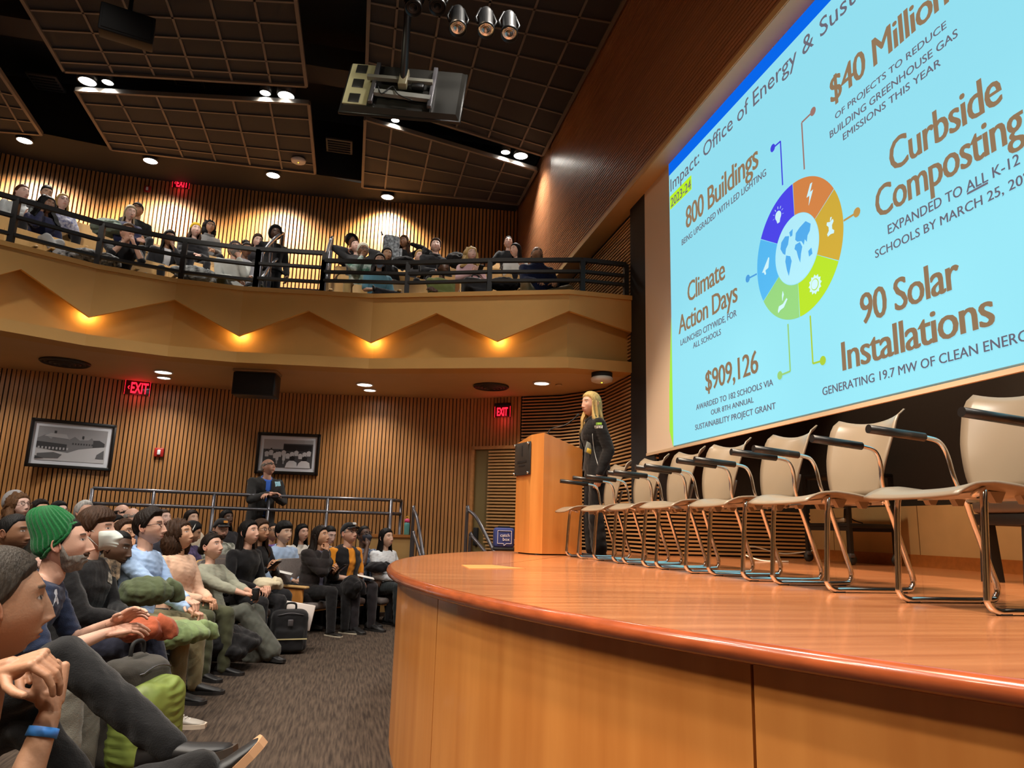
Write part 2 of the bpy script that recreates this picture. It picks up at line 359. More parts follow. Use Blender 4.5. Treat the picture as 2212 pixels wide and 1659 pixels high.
# bottom band
vs=[]
for p,q in zip(FP,offs(FP,.3)): vs+=[(p[0],p[1],ZS),(p[0],p[1],zLB),(q[0],q[1],zLB),(q[0],q[1],ZS)]
b.add(vs,[(4*i+j,4*i+4+j,4*i+4+(j+1)%4,4*i+(j+1)%4) for i in range(n-1) for j in range(4)])
BAL=empty('balcony',(0,0,0),0,'curved tan balcony front with zigzag fascia and glowing coves','balcony'); BAL['kind']='structure'
b.build('fascia',M_tan,BAL,fix=False)
b=MB(); back=[]
for p in FP:
    # extend back to lower wall / beyond
    back.append(p)
LWx=LW
def near_wall(W,x):
    best=min(range(len(W)),key=lambda i:abs(W[i][0]-x)); return W[best]
vs=[];m=len(FP)
for p in offs(FP,.28):
    w=near_wall(UW,min(p[0],LCORN[0]-.02)); vs+=[(p[0],p[1],ZS+.004),(w[0] if p[0]<2.3 else p[0],w[1]+.2,ZS+.004)]
b.add(vs,[(2*i,2*i+1,2*i+3,2*i+2) for i in range(m-1)]); b.build('soffit',M_soff,BAL)
# tiers
TIER=[(.27,ZT-.30),(.95,ZT+.06),(1.85,ZT+.52),(2.75,ZT+.98)]
FRX=[p[0] for p in FP]; FRY=[p[1] for p in FP]
def front_y(x): return float(np.interp(x,FRX,FRY))
b=MB(); xs=[-8.6,-7.4]+FRX
yy=lambda x:front_y(x) if x>-6.2 else 6.2+(x+6.2)*1.4
for k,(d,z) in enumerate(TIER):
    d2=TIER[k+1][0] if k<3 else None; vs=[]
    for x in xs:
        y=yy(x); w=near_wall(UW,x)[1]
        vs+=[(x,y+d*1.06,z-.5),(x,y+d*1.06,z),(x,(y+d2*1.06+.02) if d2 else w+.05,z)]
    b.add(vs,[(3*i+j,3*i+3+j,3*i+4+j,3*i+1+j) for i in range(len(xs)-1) for j in range(2)])
b.build('tiers',mat('balcony_carpet',(52,50,60),.95,noise=.3,nscale=50),BAL)
# cove lamps behind each zigzag tip
for i,(p,k) in enumerate(zip(FP,KIND)):
    if k!=0 or i<2: continue
    q=offs(FP,.12)[i]; e=empty('cove_light',(q[0],q[1],zV+.09),0,None,'cove light','amber lamps behind the zigzag tips of the balcony')
    e['label']='small amber lamp glowing behind a zigzag tip of the balcony front'
    MB().rbox((0,0,0),(.10,.05,.02),.006).build('housing',M_black,e); MB().lathe([(.0,-.022),(.03,-.022),(.032,-.012),(0,-.011)],12).build('lens',mat('cove_glow',(255,190,90),.4,emit=8),e)
    l=bpy.data.lights.new('cove_lamp','POINT'); l.energy=7.5; l.color=(1,.56,.17); l.shadow_soft_size=.03
    lo=bpy.data.objects.new('cove_lamp',l); COL.objects.link(lo); lo.location=(q[0],q[1],zV+.07)
# ================================================================ FIXTURES
def onwall(px,py,curve):
    r=ray(px,py); o=np.array([0,0,CZ]); best=None
    for a,b in zip(curve,curve[1:]):
        ax,ay=a; dx,dy=b[0]-ax,b[1]-ay; den=r[0]*dy-r[1]*dx
        if abs(den)<1e-9: continue
        t=(ax*dy-ay*dx)/den; u=(ax*r[1]-ay*r[0])/den
        if t>0 and -1e-6<=u<=1.000001:
            p=o+t*r; best=(Vector(p),Vector((dx,dy,0)).normalized(),t)
    p,t,d=best
    if t.x<0: t=-t
    n=Vector((t.y,-t.x,0)); return p,t,n,d
M_glow=mat('lamp_glow',(255,250,240),.4,emit=14); M_white=mat('white_paint',(225,222,215),.5); M_chrome=mat('chrome',(225,225,225),.12,metal=1)
M_steel=mat('rail_steel',(92,90,94),.35,metal=.5); M_railb=mat('rail_dark',(30,29,29),.5); M_plastic=mat('black_plastic',(20,20,21),.4); M_red=mat('alarm_red',(170,30,22),.4)
def downlight(px,py,z,r,label,power,size=110,group=None,color=NEUT,cap=True):
    p=atz(px,py,z); e=empty('downlight',p,0,label,'downlight',group)
    MB().lathe([(r*1.18,0),(r*1.18,-.012),(r,-.016),(r,0)],24).build('trim_ring',M_white if cap else M_plastic,e)
    MB().lathe([(r,-.006),(0.001,-.010)],24).build('lens',M_glow,e)
    if cap: pass
    else: MB().lathe([(r*1.2,0),(r*1.2,.03 if z<8.02 else .2),(.02,.06 if z<8.02 else 9.31-z)],20).build('can',M_plastic,e)
    if power: lightobj(e,p+Vector((0,0,-.03)),p+Vector((0,0,-3)),power,color,size,.75,r*.8)
    return e
G1='ceiling downlights between the panels'
zc=ZP+.12
for px,py,r,lab,pw in [(189,175,.13,'large round ceiling downlight at upper left, bigger of its pair',620),(233,177,.085,'small round ceiling downlight right beside the large one at upper left',200),
 (573,200,.085,'small round ceiling downlight left of the large one between the two middle panels',200),(618,206,.13,'large round ceiling downlight between the two middle ceiling panels',620),
 (1092,328,.085,'small round ceiling downlight near the slatted side wall, left of its pair',160),(1125,336,.13,'large round ceiling downlight shining on the slatted side wall',420),
 (854,259,.07,'small round ceiling downlight just under the hanging display',160)]: downlight(px,py,zc,r,lab,pw,120,G1,NEUT,False)
G2='downlights washing the balcony wall'
for px,py,lab in [(53,303,'round downlight at far left above the balcony wall'),(325,347,'round downlight on the balcony wall above the illuminated exit sign'),(590,378,'round downlight above the balcony stairs'),(837,425,'round downlight above the balcony wall, right of the stairs')]:
    e=downlight(px,py,ZP-.05,.125,lab,120,120,G2,(1,.9,.76),False)
    p=e.location; spot('lamp',p+Vector((0,.0,-.12)),(p.x,p.y+1.0,ZT+.8),620,(1,.84,.62),128,.7,.1)
G3='downlights in the balcony soffit'
for px,py,r,lab,pw in [(353,803,.105,'round soffit downlight under the balcony, front of the left pair',26),(354,815,.085,'round soffit downlight under the balcony, rear of the left pair',22),(788,830,.105,'round soffit downlight under the balcony, front of the middle pair',26),(799,842,.085,'round soffit downlight under the balcony, rear of the middle pair',22),(1170,827,.1,'single round soffit downlight above the podium',40)]:
    downlight(px,py,ZS-.002,r,lab,pw*2.2,135,G3,NEUT)
for x,y in [(-5.6,9.2),(-4.6,9.9)]:
    p=Vector((x,y,ZS-.002)); e=empty('downlight',p,0,'soffit downlight under the balcony beyond the left edge','downlight',G3); MB().lathe([(.12,0),(.12,-.012),(.1,-.016),(.1,0)],20).build('trim_ring',M_white,e); MB().lathe([(.1,-.006),(.001,-.01)],20).build('lens',M_glow,e); lightobj(e,p+Vector((0,0,-.03)),p+Vector((0,0,-3)),60,NEUT,135,.75,.08)
# air diffusers, detectors, soffit loudspeaker
M_vent=mat('vent_bronze',(58,47,36),.5,metal=.4)
for px,py,r,lab in [(141,782,.29,'round dark air diffuser in the balcony soffit at the left'),(1061,834,.25,'round dark air diffuser in the balcony soffit near the podium')]:
    p=atz(px,py,ZS); e=empty('air_diffuser',p,0,lab,'air diffuser','round diffusers in the soffit')
    MB().lathe([(r,0),(r,-.015),(r*.93,-.03),(r*.9,-.004)],36).build('outer_ring',M_vent,e)
    for k in range(4): a=r*(.82-.19*k); MB().lathe([(a,-.004),(a,-.02-.008*k),(a-.02,-.026-.008*k),(a-.035,-.004)],32).build('cone_ring',M_vent,e)
def detector(px,py,z,lab,base=True):
    p=atz(px,py,z); e=empty('smoke_detector',p,0,lab,'smoke detector')
    if base: MB().lathe([(.13,0),(.13,-.05),(.1,-.06)],24).build('base',M_black,e)
    o=-.05 if base else 0
    MB().lathe([(.12,o),(.14,o-.02),(.13,o-.055),(.09,o-.07)],24).build('cover',M_white,e); MB().lathe([(.012,o-.07),(.01,o-.078)],8).build('indicator',mat('led_yellow',(230,210,60),.4,emit=2),e)
detector(1300,806,ZS,'white smoke detector on a black base under the balcony, right end'); detector(645,344,ZP-.01,'white smoke detector on the dark ceiling panel',False)
p=atz(1207,831,ZS); e=empty('sprinkler',p,0,'tiny round cover plate in the soffit right of the downlight','sprinkler'); MB().lathe([(.045,0),(.045,-.012),(.035,-.016)],20).build('cover_plate',mat('pale_cover',(200,165,120),.5),e)
p=atd(551,818,9.3); e=empty('loudspeaker',(p.x,p.y,ZS-.36),R_(-8),'black loudspeaker box hanging under the balcony','loudspeaker')
MB().rbox((0,.1,.17),(.54,.3,.30),.012).build('cabinet',M_plastic,e); MB().rbox((0,-.056,.17),(.5,.012,.26),.005).build('grille',M_black,e); MB().rbox((0,.1,.345),(.56,.3,.03),.004).build('bracket',mat('bracket_tan',(150,120,85),.6),e); MB().rbox((0,-.03,.315),(.2,.03,.016),.003).build('label_plate',M_steel,e)
p=atz(272,82,7.25); e=empty('loudspeaker',(p.x,p.y,p.z),R_(16),'black loudspeaker box hanging from the top left ceiling panel','loudspeaker')
M_spk=mat('speaker_black',(9,9,9),.7,spec=.2); MB().rbox((0,0,.15),(.62,.34,.34),.015,M=Matrix.Rotation(R_(14),3,'X')).build('cabinet',M_spk,e); MB().rbox((0,-.17,.11),(.56,.012,.28),.005,M=Matrix.Rotation(R_(14),3,'X')).build('grille',M_spk,e); MB().bar((0,0,.2),(0,0,.75),.05,.05).build('bracket',M_plastic,e)
for px,py,lab in [(100,178,'dark rectangular ceiling vent at far left'),(405,168,'dark rectangular ceiling vent between the left panels'),(733,315,'dark square ceiling vent left of the hanging display')]:
    p=atz(px,py,8.9 if px!=733 else 8.4); e=empty('ceiling_vent',p,0,lab,'ceiling vent','vents in the ceiling void'); MB().rbox((0,0,0),(.5,.5,.04),.006).build('frame',mat('vent_grey',(70,68,64),.6),e)
    for k in range(5): MB().box((0,-.18+.09*k,-.03),(.42,.03,.02)).build('louvre',M_dark,e)
# exit signs
def exit_sign(px,py,curve,w,lab,arrow,ceil_z=None):
    p,t,n,d=onwall(px,py,curve); p=p+n*.07; M=mat_frame(p,t,n); e=empty('exit_sign',(0,0,0),0,lab,'exit sign','illuminated exit signs'); e.matrix_world=M
    h=w*.62
    MB().rbox((0,0,0),(w,h,.012),.003).build('panel',mat('sign_panel',(70,8,14),.15,spec=.6),e)
    MB().rbox((0,h/2+.025,0),(w*.96,.05,.06),.006).build('housing',M_black,e)
    RED=mat('exit_red',(255,26,48),.4,emit=2.6)
    m=text_mb('EXIT',1,1,.02,'CENTER',.004); xs=[v[0] for v in m.v]; ys=[v[1] for v in m.v]; k=h*.78/(max(ys)-min(ys)); kx=w*.68/(max(xs)-min(xs)); cx=(max(xs)+min(xs))/2
    m.v=[((v[0]-cx)*kx+(w*.08 if arrow else 0),(v[1]-(max(ys)+min(ys))/2)*k,.009+v[2]) for v in m.v]; m.build('letters',RED,e)
    if arrow:
        a=MB(); a.bar((-w*.37,0,.009),(-w*.32,h*.12,.009),.01,.004,(0,0,1)); a.bar((-w*.37,0,.009),(-w*.32,-h*.12,.009),.01,.004,(0,0,1)); a.build('arrow',RED,e)
    for s in(-1,1): MB().box((s*w*.49,0,.004),(.004,h,.008)).build('edge_glow',RED,e)
    l=bpy.data.lights.new('exit_glow','POINT'); l.energy=.6; l.color=(1,.05,.1); l.shadow_soft_size=.1; lo=bpy.data.objects.new('exit_glow',l); COL.objects.link(lo); lo.location=p+n*.08+Vector((0,0,-.12))
exit_sign(297,840,LW,.33,'red exit sign with arrow under the balcony, above the left picture',True)
exit_sign(1090,891,LW,.26,'red exit sign above the slatted door',False)
exit_sign(393,400,UW,.33,'red exit sign with arrow on the wall above the balcony',True)
def strobe(px,py,curve,lab):
    p,t,n,d=onwall(px,py,curve); e=empty('fire_alarm',(0,0,0),0,lab,'fire alarm','red fire alarm strobes'); e.matrix_world=mat_frame(p+n*.05,t,n)
    MB().rbox((0,0,0),(.125,.13,.05),.01).build('body',M_red,e); MB().rbox((0,.0,.035),(.045,.075,.03),.01).build('strobe_lens',mat('strobe_clear',(230,230,235),.1),e)
strobe(344,978,LW,'red fire alarm strobe on the lower slatted wall between the pictures'); strobe(320,411,UW,'red fire alarm strobe on the balcony wall left of the exit sign')
# framed photographs
def picture(px,py,w,h,lab):
    p,t,n,d=onwall(px,py,LW); e=empty('framed_picture',(0,0,0),0,lab,'picture','framed black and white photographs'); e.matrix_world=mat_frame(p+n*.06,t,n)
    f=.045
    b=MB()
    for c,s in [((0,h/2-f/2,0),(w,f,.05)),((0,-h/2+f/2,0),(w,f,.05)),((-w/2+f/2,0,0),(f,h,.05)),((w/2-f/2,0,0),(f,h,.05))]: b.rbox(c,s,.006)
    b.build('frame',mat('frame_black',(18,13,11),.35),e); MB().box((0,0,-.005),(w-2*f,h-2*f,.01)).build('mat_board',mat('mat_board',(214,218,226),.6),e)
    return e,w-2*f-.11,h-2*f-.11
def flat(poly,z,e,name,m): MB().prism(poly,z,z+.001).build(name,m,e)
G=lambda v:mat('print_grey_%d'%v,(v,v,v+3),.5)
e,w,h=picture(155,962,1.02,.655,'framed grey photograph of a gabled school building on the left of the wall')
b=MB(); b.box((0,0,.002),(w,h,.004),mi=0); z=.0045
def P(b,pts,mi,z): b.prism([(x*w/2,y*h/2) for x,y in pts],z,z+.0006,mi=mi)
P(b,[(-1,-.2),(1,.02),(1,-1),(-1,-1)],1,z)
P(b,[(-1,.28),(-.8,.5),(-.62,.28),(-.5,.55),(-.25,.5),(-.1,.3),(.05,.5),(.2,.3),(.45,.35),(.55,.5),(.62,.3),(.95,.2),(.95,.02),(.2,-.25),(-.1,-.5),(-1,-.3)],2,z+.001)
P(b,[(-.82,.42),(-.64,.62),(-.2,.6),(-.12,.34)],3,z+.002)
P(b,[(-.55,.62),(-.48,.62),(-.48,.78),(-.55,.78)],4,z+.003); P(b,[(.27,.4),(.32,.4),(.32,.58),(.27,.58)],4,z+.003)
P(b,[(-1,.1),(-.15,.0),(-.15,-.38),(-.5,-.4),(-1,-.25)],4,z+.003)
for k in range(9): P(b,[(-.95+k*.1,-.2),(-.9+k*.1,-.2),(-.9+k*.1,-.34),(-.95+k*.1,-.34)],3,z+.004)
for k in range(8): P(b,[(.0+k*.08,.12-.0*k),(.04+k*.08,.12),(.04+k*.08,.02),(.0+k*.08,.02)],4,z+.004)
P(b,[(.6,.36),(.78,.38),(.95,.2),(.95,0),(.6,-.08)],4,z+.003)
P(b,[(-.95,-.62),(-.5,-.5),(-.25,-.62),(-.35,-.85),(-.95,-.9)],5,z+.003); P(b,[(-1,-.75),(-.75,-.9),(-1,-.95)],4,z+.004); P(b,[(.75,-.5),(.95,-.2),(.97,-.75),(.72,-.75)],5,z+.003)
b.build('print',[G(150),G(186),G(118),G(170),G(58),G(92)],e)
e,w,h=picture(624,981,.93,.62,'framed photograph of a busy classroom behind the standing man')
b=MB(); b.box((0,0,.002),(w,h,.004),mi=0); z=.0045
P(b,[(-1,1),(1,1),(1,.72),(-.2,.72),(-.2,.3),(-1,.3)],1,z); P(b,[(-.2,.66),(.95,.62),(.95,.2),(-.2,.2)],2,z+.001)
random.seed(5)
for k in range(11):
    x=-.85+.17*k; y=.05+.12*math.sin(k*2.1); P(b,[(x-.07,y-.3),(x+.07,y-.3),(x+.09,y),(x+.03,y+.08),(x-.03,y+.08),(x-.09,y)],3,z+.002+k*.0001); P(b,[(x-.035,y+.09),(x+.035,y+.09),(x+.03,y+.22),(x-.03,y+.22)],4,z+.003)
for x in (-.42,-.15): P(b,[(x-.06,-.5),(x+.05,-.5),(x+.07,.1),(x-.07,.1)],3,z+.004); P(b,[(x-.04,-.75),(x+.02,-.75),(x+.02,-.5),(x-.04,-.5)],1,z+.004)
for x,s in ((.18,1),(.68,1.1)): P(b,[(x-.26*s,-1),(x+.24*s,-1),(x+.2*s,-.62),(x+.08*s,-.5),(x-.1*s,-.5),(x-.2*s,-.66)],5,z+.005); P(b,[(x-.08,-.48),(x+.1,-.48),(x+.12,-.25),(x+.03,-.14),(x-.08,-.22)],2,z+.006)
b.build('print',[G(72),G(165),G(30),G(196),G(46),G(214)],e)
# ---------------------------------------------------------------- hanging display, stage lanterns
c=[atd(753,135,8.6),atd(1005,160,8.6),atd(1000,262,8.2),atd(735,241,8.2)]
ctr=sum(c,Vector())/4; X=((c[1]+c[2])-(c[0]+c[3])).normalized(); U=((c[0]+c[1])-(c[2]+c[3])).normalized(); Nn=X.cross(U).normalized()
if Nn.dot(Vector((0,0,CZ))-ctr)<0: Nn=-Nn
e=empty('hanging_display',(0,0,0),0,'large flat display hung from the ceiling on a black pole, seen from behind','display'); e.matrix_world=mat_frame(ctr,X,Nn)
w=((c[1]-c[0]).length+(c[2]-c[3]).length)/2; h=((c[0]-c[3]).length+(c[1]-c[2]).length)/2
M_tvb=mat('display_back',(30,29,26),.35,spec=.7); M_tvl=mat('display_lit',(158,152,118),.35)
MB().rbox((0,0,-.03),(w,h,.04),.008).build('bezel',mat('bezel_dark',(24,23,21),.3),e)
b=MB(); a=.06; P8=[(-w/2+.02,-h/2+.02,-.01),(w/2-.02,-h/2+.02,-.01),(w/2-.02,h/2-.02,-.01),(-w/2+.02,h/2-.02,-.01),(-w/2+a,-h/2+a,.045),(w/2-a,-h/2+a,.045),(w/2-a,h/2-a,.045),(-w/2+a,h/2-a,.045)]
b.add(P8,[(4,5,6,7),(0,1,5,4),(1,2,6,5),(2,3,7,6),(3,0,4,7)]); b.build('back_cover',M_tvb,e)
b=MB(); b.rbox((-w*.37,0,.05),(w*.2,h*.82,.02),.006); b.build('lit_side_cover',M_tvl,e)  # light falling on the left side is painted in as this pale colour
for k in range(3): MB().rbox((-w*.38,h*(.3-.3*k),.064),(w*.09,h*.17,.008),.003).build('access_panel',M_tvb,e)
MB().bar((-w*.3,h*.05,.13),(w*.24,h*.05,.13),.05,.05,(0,1,0)).build('mount_arm',mat('mount_grey',(130,128,118),.4,metal=.5),e)
for s in(-.24,.24): MB().rbox((w*s,0,.09),(.05,h*.8,.05),.006).build('mount_rail',M_steel,e)
MB().bar((-w*.22,-h*.2,.1),(w*.24,-h*.24,.1),.05,.07,(0,1,0)).build('soundbar',mat('bar_grey',(120,120,116),.4),e)
MB().rbox((0,h*.05,.14),(.1,.26,.09),.01).build('mount_box',mat('mount_tan',(120,112,88),.4),e)
MB().rbox((w*.12,h*.04,.1),(.14,.16,.06),.01).build('media_box',M_plastic,e)
MB().tube(smooth_path([(-w*.2,-h*.1,.11),(-w*.15,-h*.28,.14),(-w*.08,-h*.1,.13),(-w*.02,-h*.26,.14),(w*.1,-h*.32,.11)],5),.008,6).build('cable',M_black,e)
tp=atd(883,30,8.75); bp=ctr+Nn*.14; MI=e.matrix_world.inverted()
MB().tube([MI@bp,MI@Vector((bp.x,bp.y,9.3))],.045,12).build('pole',M_plastic,e)
spot('display_wash',ctr+Nn*1.6+X*(-1.1)+Vector((0,0,-.5)),ctr-X*.5,30,(1,.95,.7),60,.7,.05)
for i,(px,py,lab) in enumerate([(989,50,'stage lantern at the left of the three lit ones, top centre'),(1050,54,'brightest stage lantern, middle of the three at top centre'),(1100,62,'stage lantern at the right of the three, nearest the slatted wall'),(893,6,'unlit stage lantern cut by the top edge, left of the hanging pole area'),(945,4,'unlit stage lantern cut by the top edge beside the lit three')]):
    p=atd(px,py,7.4); e=empty('stage_lantern',(0,0,0),0,lab,'stage light','stage lanterns on the ceiling bar'); ax=(Vector((1.8,3.2,1.0))-p).normalized()
    vd=(Vector((0,0,CZ))-p).normalized(); ax=(ax*.1+vd*.42+Vector((0,0,-.55))).normalized()
    e.matrix_world=mat_frame(p,ax.cross(Vector((0,1,.2))),ax)
    MB().lathe([(.06,-.26),(.075,-.2),(.075,.06),(.09,.07),(.09,.12),(.083,.12),(.075,.05)],20).build('barrel',M_plastic,e)
    g=[7,16,5,0,0][i]; lm=mat('lantern_glow_%d'%g,(255,200,130),.3,emit=g) if g else mat('lens_dark',(60,70,70),.1)
    MB().lathe([(.072,.055),(.05,.07),(.001,.075)],20).build('lens',lm,e)
    for k in range(3): MB().lathe([(.074-.012*k,.08+.004*k),(.070-.012*k,.084+.004*k),(.066-.012*k,.08+.004*k)],20).build('lens_ring',M_chrome if g else M_plastic,e)
    MB().tube([(-.09,0,0),(-.11,.0,-.1),(-.06,.0,-.3),(.06,0,-.3),(.11,0,-.1),(.09,0,0)],.012,6).build('yoke',M_plastic,e)
p0=atd(860,-14,7.5); p1=atd(1130,22,7.5)
b=MB(); b.tube([p0+Vector((-.8,.0,.22)),p1+Vector((.5,0,.3))],.03,8); tag(b.build('lighting_bar',M_plastic),'black pipe carrying the stage lanterns at the top of the photo','lighting bar')
# ---------------------------------------------------------------- slatted door in the lower back wall
p,t,n,d=onwall(1092,1080,LW); dt=zat(p.x,p.y,972)
e=empty('door_1',(0,0,0),0,'hall door faced with pale horizontal slats below the right exit sign','door'); e['kind']='structure'; e.matrix_world=mat_frame((p.x+n.x*.08,p.y+n.y*.08,0),t,(n.x,n.y,0))
# local: x along wall, y=?? -> mat_frame gives y = up
dw=.98
b=MB(); b.box((0,dt/2,-.02),(dw,dt,.03)); b.build('leaf',mat('door_olive',(120,104,62),.6),e)
b=MB(); z=.35
while z<dt-.02:
    if not (1.0<z<1.2): b.box((.12,z,.016),(dw-.24,.024,.035))
    else: b.box((-.18,z,.016),(.22,.024,.035)); b.box((.42,z,.016),(.14,.024,.035))
    z+=.047
b.build('slats',M_woodb,e); b=MB()
b.box((-dw/2-.03,dt/2,.0),(.05,dt+.06,.06)); b.box((0,dt+.03,.0),(dw+.1,.05,.06)); b.build('frame',M_wood,e)
MB().rbox((-.42,1.08,.02),(.07,.26,.05),.01).build('latch',M_black,e); MB().rbox((.13,1.1,.03),(.2,.24,.03),.01).build('exit_device',M_black,e); MB().rbox((.13,1.06,.05),(.14,.035,.03),.01).build('handle',M_chrome,e)
# ================================================================ STAGE
SCX,SCY,SR=5.5,4.2,5.24
M_floorw=mat('stage_floor',(200,132,86),.26,noise=0,col2=(172,104,64),nscale=2.2,stretch=(.5,7,1),coat=.5,spec=.5)
M_panel=mat('stage_veneer',(205,134,66),.34,noise=0,col2=(184,112,50),nscale=1.6,stretch=(5,5,.35),coat=.25)
M_nose=mat('stage_nosing',(170,84,46),.22,noise=.35,nscale=5,stretch=(2,2,9),coat=.6)
arc=lambda a,r=SR,z=0:Vector((SCX+r*math.cos(R_(a)),SCY+r*math.sin(R_(a)),z))
ST=empty('stage',(0,0,0),0,'raised curved stage with veneered front panels and polished wood floor','stage'); ST['kind']='structure'
A0,A1=114.2,262
pl=[arc(A0+(A1-A0)*i/90) for i in range(91)]+[Vector((XB,-1.1,0)),Vector((XB,YJ,0)),Vector((XL,YJ,0)),Vector((XL,9.0,0))]
b=MB(); b.prism([(p.x,p.y) for p in pl],ZSTG-.04,ZSTG); b.build('stage_floor',M_floorw,ST,fix=True)
b=MB(); b.tube([arc(A0+(A1-A0)*i/120,SR,ZSTG-.026) for i in range(121)],.027,10); b.build('nosing',M_nose,ST)
def ang(px,py):
    q=atz(px,py,ZSTG-.05); return math.degrees(math.atan2(q.y-SCY,q.x-SCX))%360
s1,s2=ang(1005,1285),ang(1711,1408); st=s2-s1
seams=[s1+st*k for k in range(-6,5)]; seams=[a for a in seams if A0<a<A1]; ed=[A0]+seams+[A1]
for a,c2 in zip(ed,ed[1:]):
    g=.045; n=14; b=MB(); vs=[]
    for i in range(n+1):
        th=a+g+(c2-a-2*g)*i/n
        for r in(SR-.045,SR-.075):
            for z in(.0,ZSTG-.05): vs.append(arc(th,r,z))
    fs=[]
    for i in range(n):
        o=4*i; fs+=[(o,o+1,o+5,o+4),(o+2,o+6,o+7,o+3),(o+1,o+3,o+7,o+5)]
    fs+=[(0,2,3,1),(4*n,4*n+1,4*n+3,4*n+2)]; b.add(vs,fs); b.build('front_panel',M_panel,ST,fix=True)
b=MB(); vs=[]
for i in range(81):
    for z in(0,ZSTG-.04): vs.append(arc(A0+(A1-A0)*i/80,SR-.085,z))
b.add(vs,[(2*i,2*i+1,2*i+3,2*i+2) for i in range(80)]); b.build('substructure',mat('joint_dark',(60,28,12),.8),ST)
h=[atz(*p,ZSTG) for p in [(997,1221),(1062,1221),(1136,1229),(1014,1229)]]
b=MB(); b.prism([(p.x,p.y) for p in h],ZSTG,ZSTG+.003); b.build('floor_hatch',mat('hatch_wood',(208,148,84),.35),ST,fix=True)
# ---------------------------------------------------------------- projection screen and slide
XS=3.285; SLD=XS-.012
scrY0,scrZ0=7.64,2.09
PS=empty('projection_screen',(XS,4,scrZ0),0,'large projection screen showing a pale blue slide about energy and sustainability','projection screen'); off=Vector((-XS,-4,-scrZ0))
def W2(v): return Vector(v)+off
b=MB(); b.box(W2((XS+.006,2.45,(scrZ0+5.6)/2)),(.008,10.38,5.6-scrZ0)); b.build('fabric',mat('screen_fabric',(228,208,188),.8),PS)
b=MB(); b.box(W2((XS+.004,2.45,scrZ0)),(.02,10.38,.03)); b.build('bottom_bar',mat('bar_pale',(205,180,150),.5),PS)
def S(px,py): q=atx(px,py,SLD); return (q.y,q.z)
def em(name,c,k=1.0):
    m=mat('slide_'+name,c,.6,emit=k,spec=0); m.node_tree.nodes['Principled BSDF'].inputs['Base Color'].default_value=(*[x*.12 for x in lin(c)],1); return m
BGC=(150,228,246)
def srect(y0,z0,y1,z1,x): return [(x,y0,z0),(x,y1,z0),(x,y1,z1),(x,y0,z1)]
yl,zb_=S(1455,963); _,zt_=S(1444,355); yr=yl-6.3
def quadm(pts,name,m,dx=0.0):
    b=MB(); v=[W2((SLD-dx,y,z)) for y,z in pts]; n=len(v); v2=[p+Vector((-.0015,0,0)) for p in v]
    b.add(v+v2,[tuple(range(n)),tuple(range(2*n-1,n-1,-1))]+[(i,i+n,(i+1)%n+n,(i+1)%n) for i in range(n)]); return b.build(name,m,PS,fix=True)
K=.80
def cem(n,c): return em(n,c,K)
def slide_mat():
    m=em('background',BGC,K); return m
quadm([(yl,zb_),(yr,zb_),(yr,zt_),(yl,zt_)],'slide_background',slide_mat())
hb=S(1444,382)[1]; quadm([(yl,hb),(yr,hb),(yr,zt_),(yl,zt_)],'header_bar',cem('blue',(10,105,240)),.003)
g0=S(1446,690)[1]; gp=[(yl+.001,zb_)]+[(yl+.055*math.sin(min(1,t*1.2)*1.5)*(1-.0*t),zb_+(g0-zb_)*t) for t in(0.02,.12,.2)]
quadm([(yl,g0),(yl+.075,zb_+.42*(g0-zb_)),(yl+.085,zb_+.12*(g0-zb_)),(yl+.03,zb_+.04*(g0-zb_)),(yl+.01,zb_),(yl,zb_)],'green_edge',cem('edge_green',(165,235,70)),.002)
TXT=cem('text_brown',(150,122,92)); TXS=cem('text_grey',(112,108,120))
def stext(txt,p0,p1,pt,m,bold=0.0,upto=None,name='slide_text',under=None,font_sp=1):
    y0,z0=S(*p0); y1,z1=S(*p1); zt=S(*pt)[1]; full=text_mb(txt,1,1,0,'LEFT',0.0008,0,font_sp)
    part=full if not upto else text_mb(upto,1,1,0,'LEFT',0,0,font_sp); wd=max(v[0] for v in part.v)-min(v[0] for v in part.v); x0=min(v[0] for v in full.v)
    cap=text_mb('H',1); ch=max(v[1] for v in cap.v)
    sx=abs(y0-y1)/wd; zz=(z0+z1)/2 if abs(z0-z1)<.25 else z0; sy=(zt-z0)/ch
    if bold:
        base=list(full.v); fs=list(full.f); n0=len(base)
        for k,dx in enumerate((-1,-.5,.5,1)): full.add([(x+dx*bold*.85,y*(1+.0*k),z) for x,y,z in base],fs)
    full.v=[tuple(W2((SLD-.006-v[2],y0-(v[0]-x0)*sx,zz+v[1]*sy))) for v in full.v]; return full.build(name,m,PS)
stext('Impact: Office of Energy & Sustainability',(1449.6,411.8),(1759.9,100.8),(1448.8,386),TXS,.0,'Impact: Office of Energy & ',name='slide_title')
y0,z0=S(1449,452); y1,z1=S(1494,382); quadm([(y0+.01,S(1449,453)[1]),(y1,S(1449,453)[1]),(y1,S(1449,424)[1]),(y0+.01,S(1449,424)[1])],'highlight',cem('highlight',(190,245,40)),.003)
stext('2023-24',(1450.5,447.5),(1493.5,407.5),(1450,429),TXS,.005)
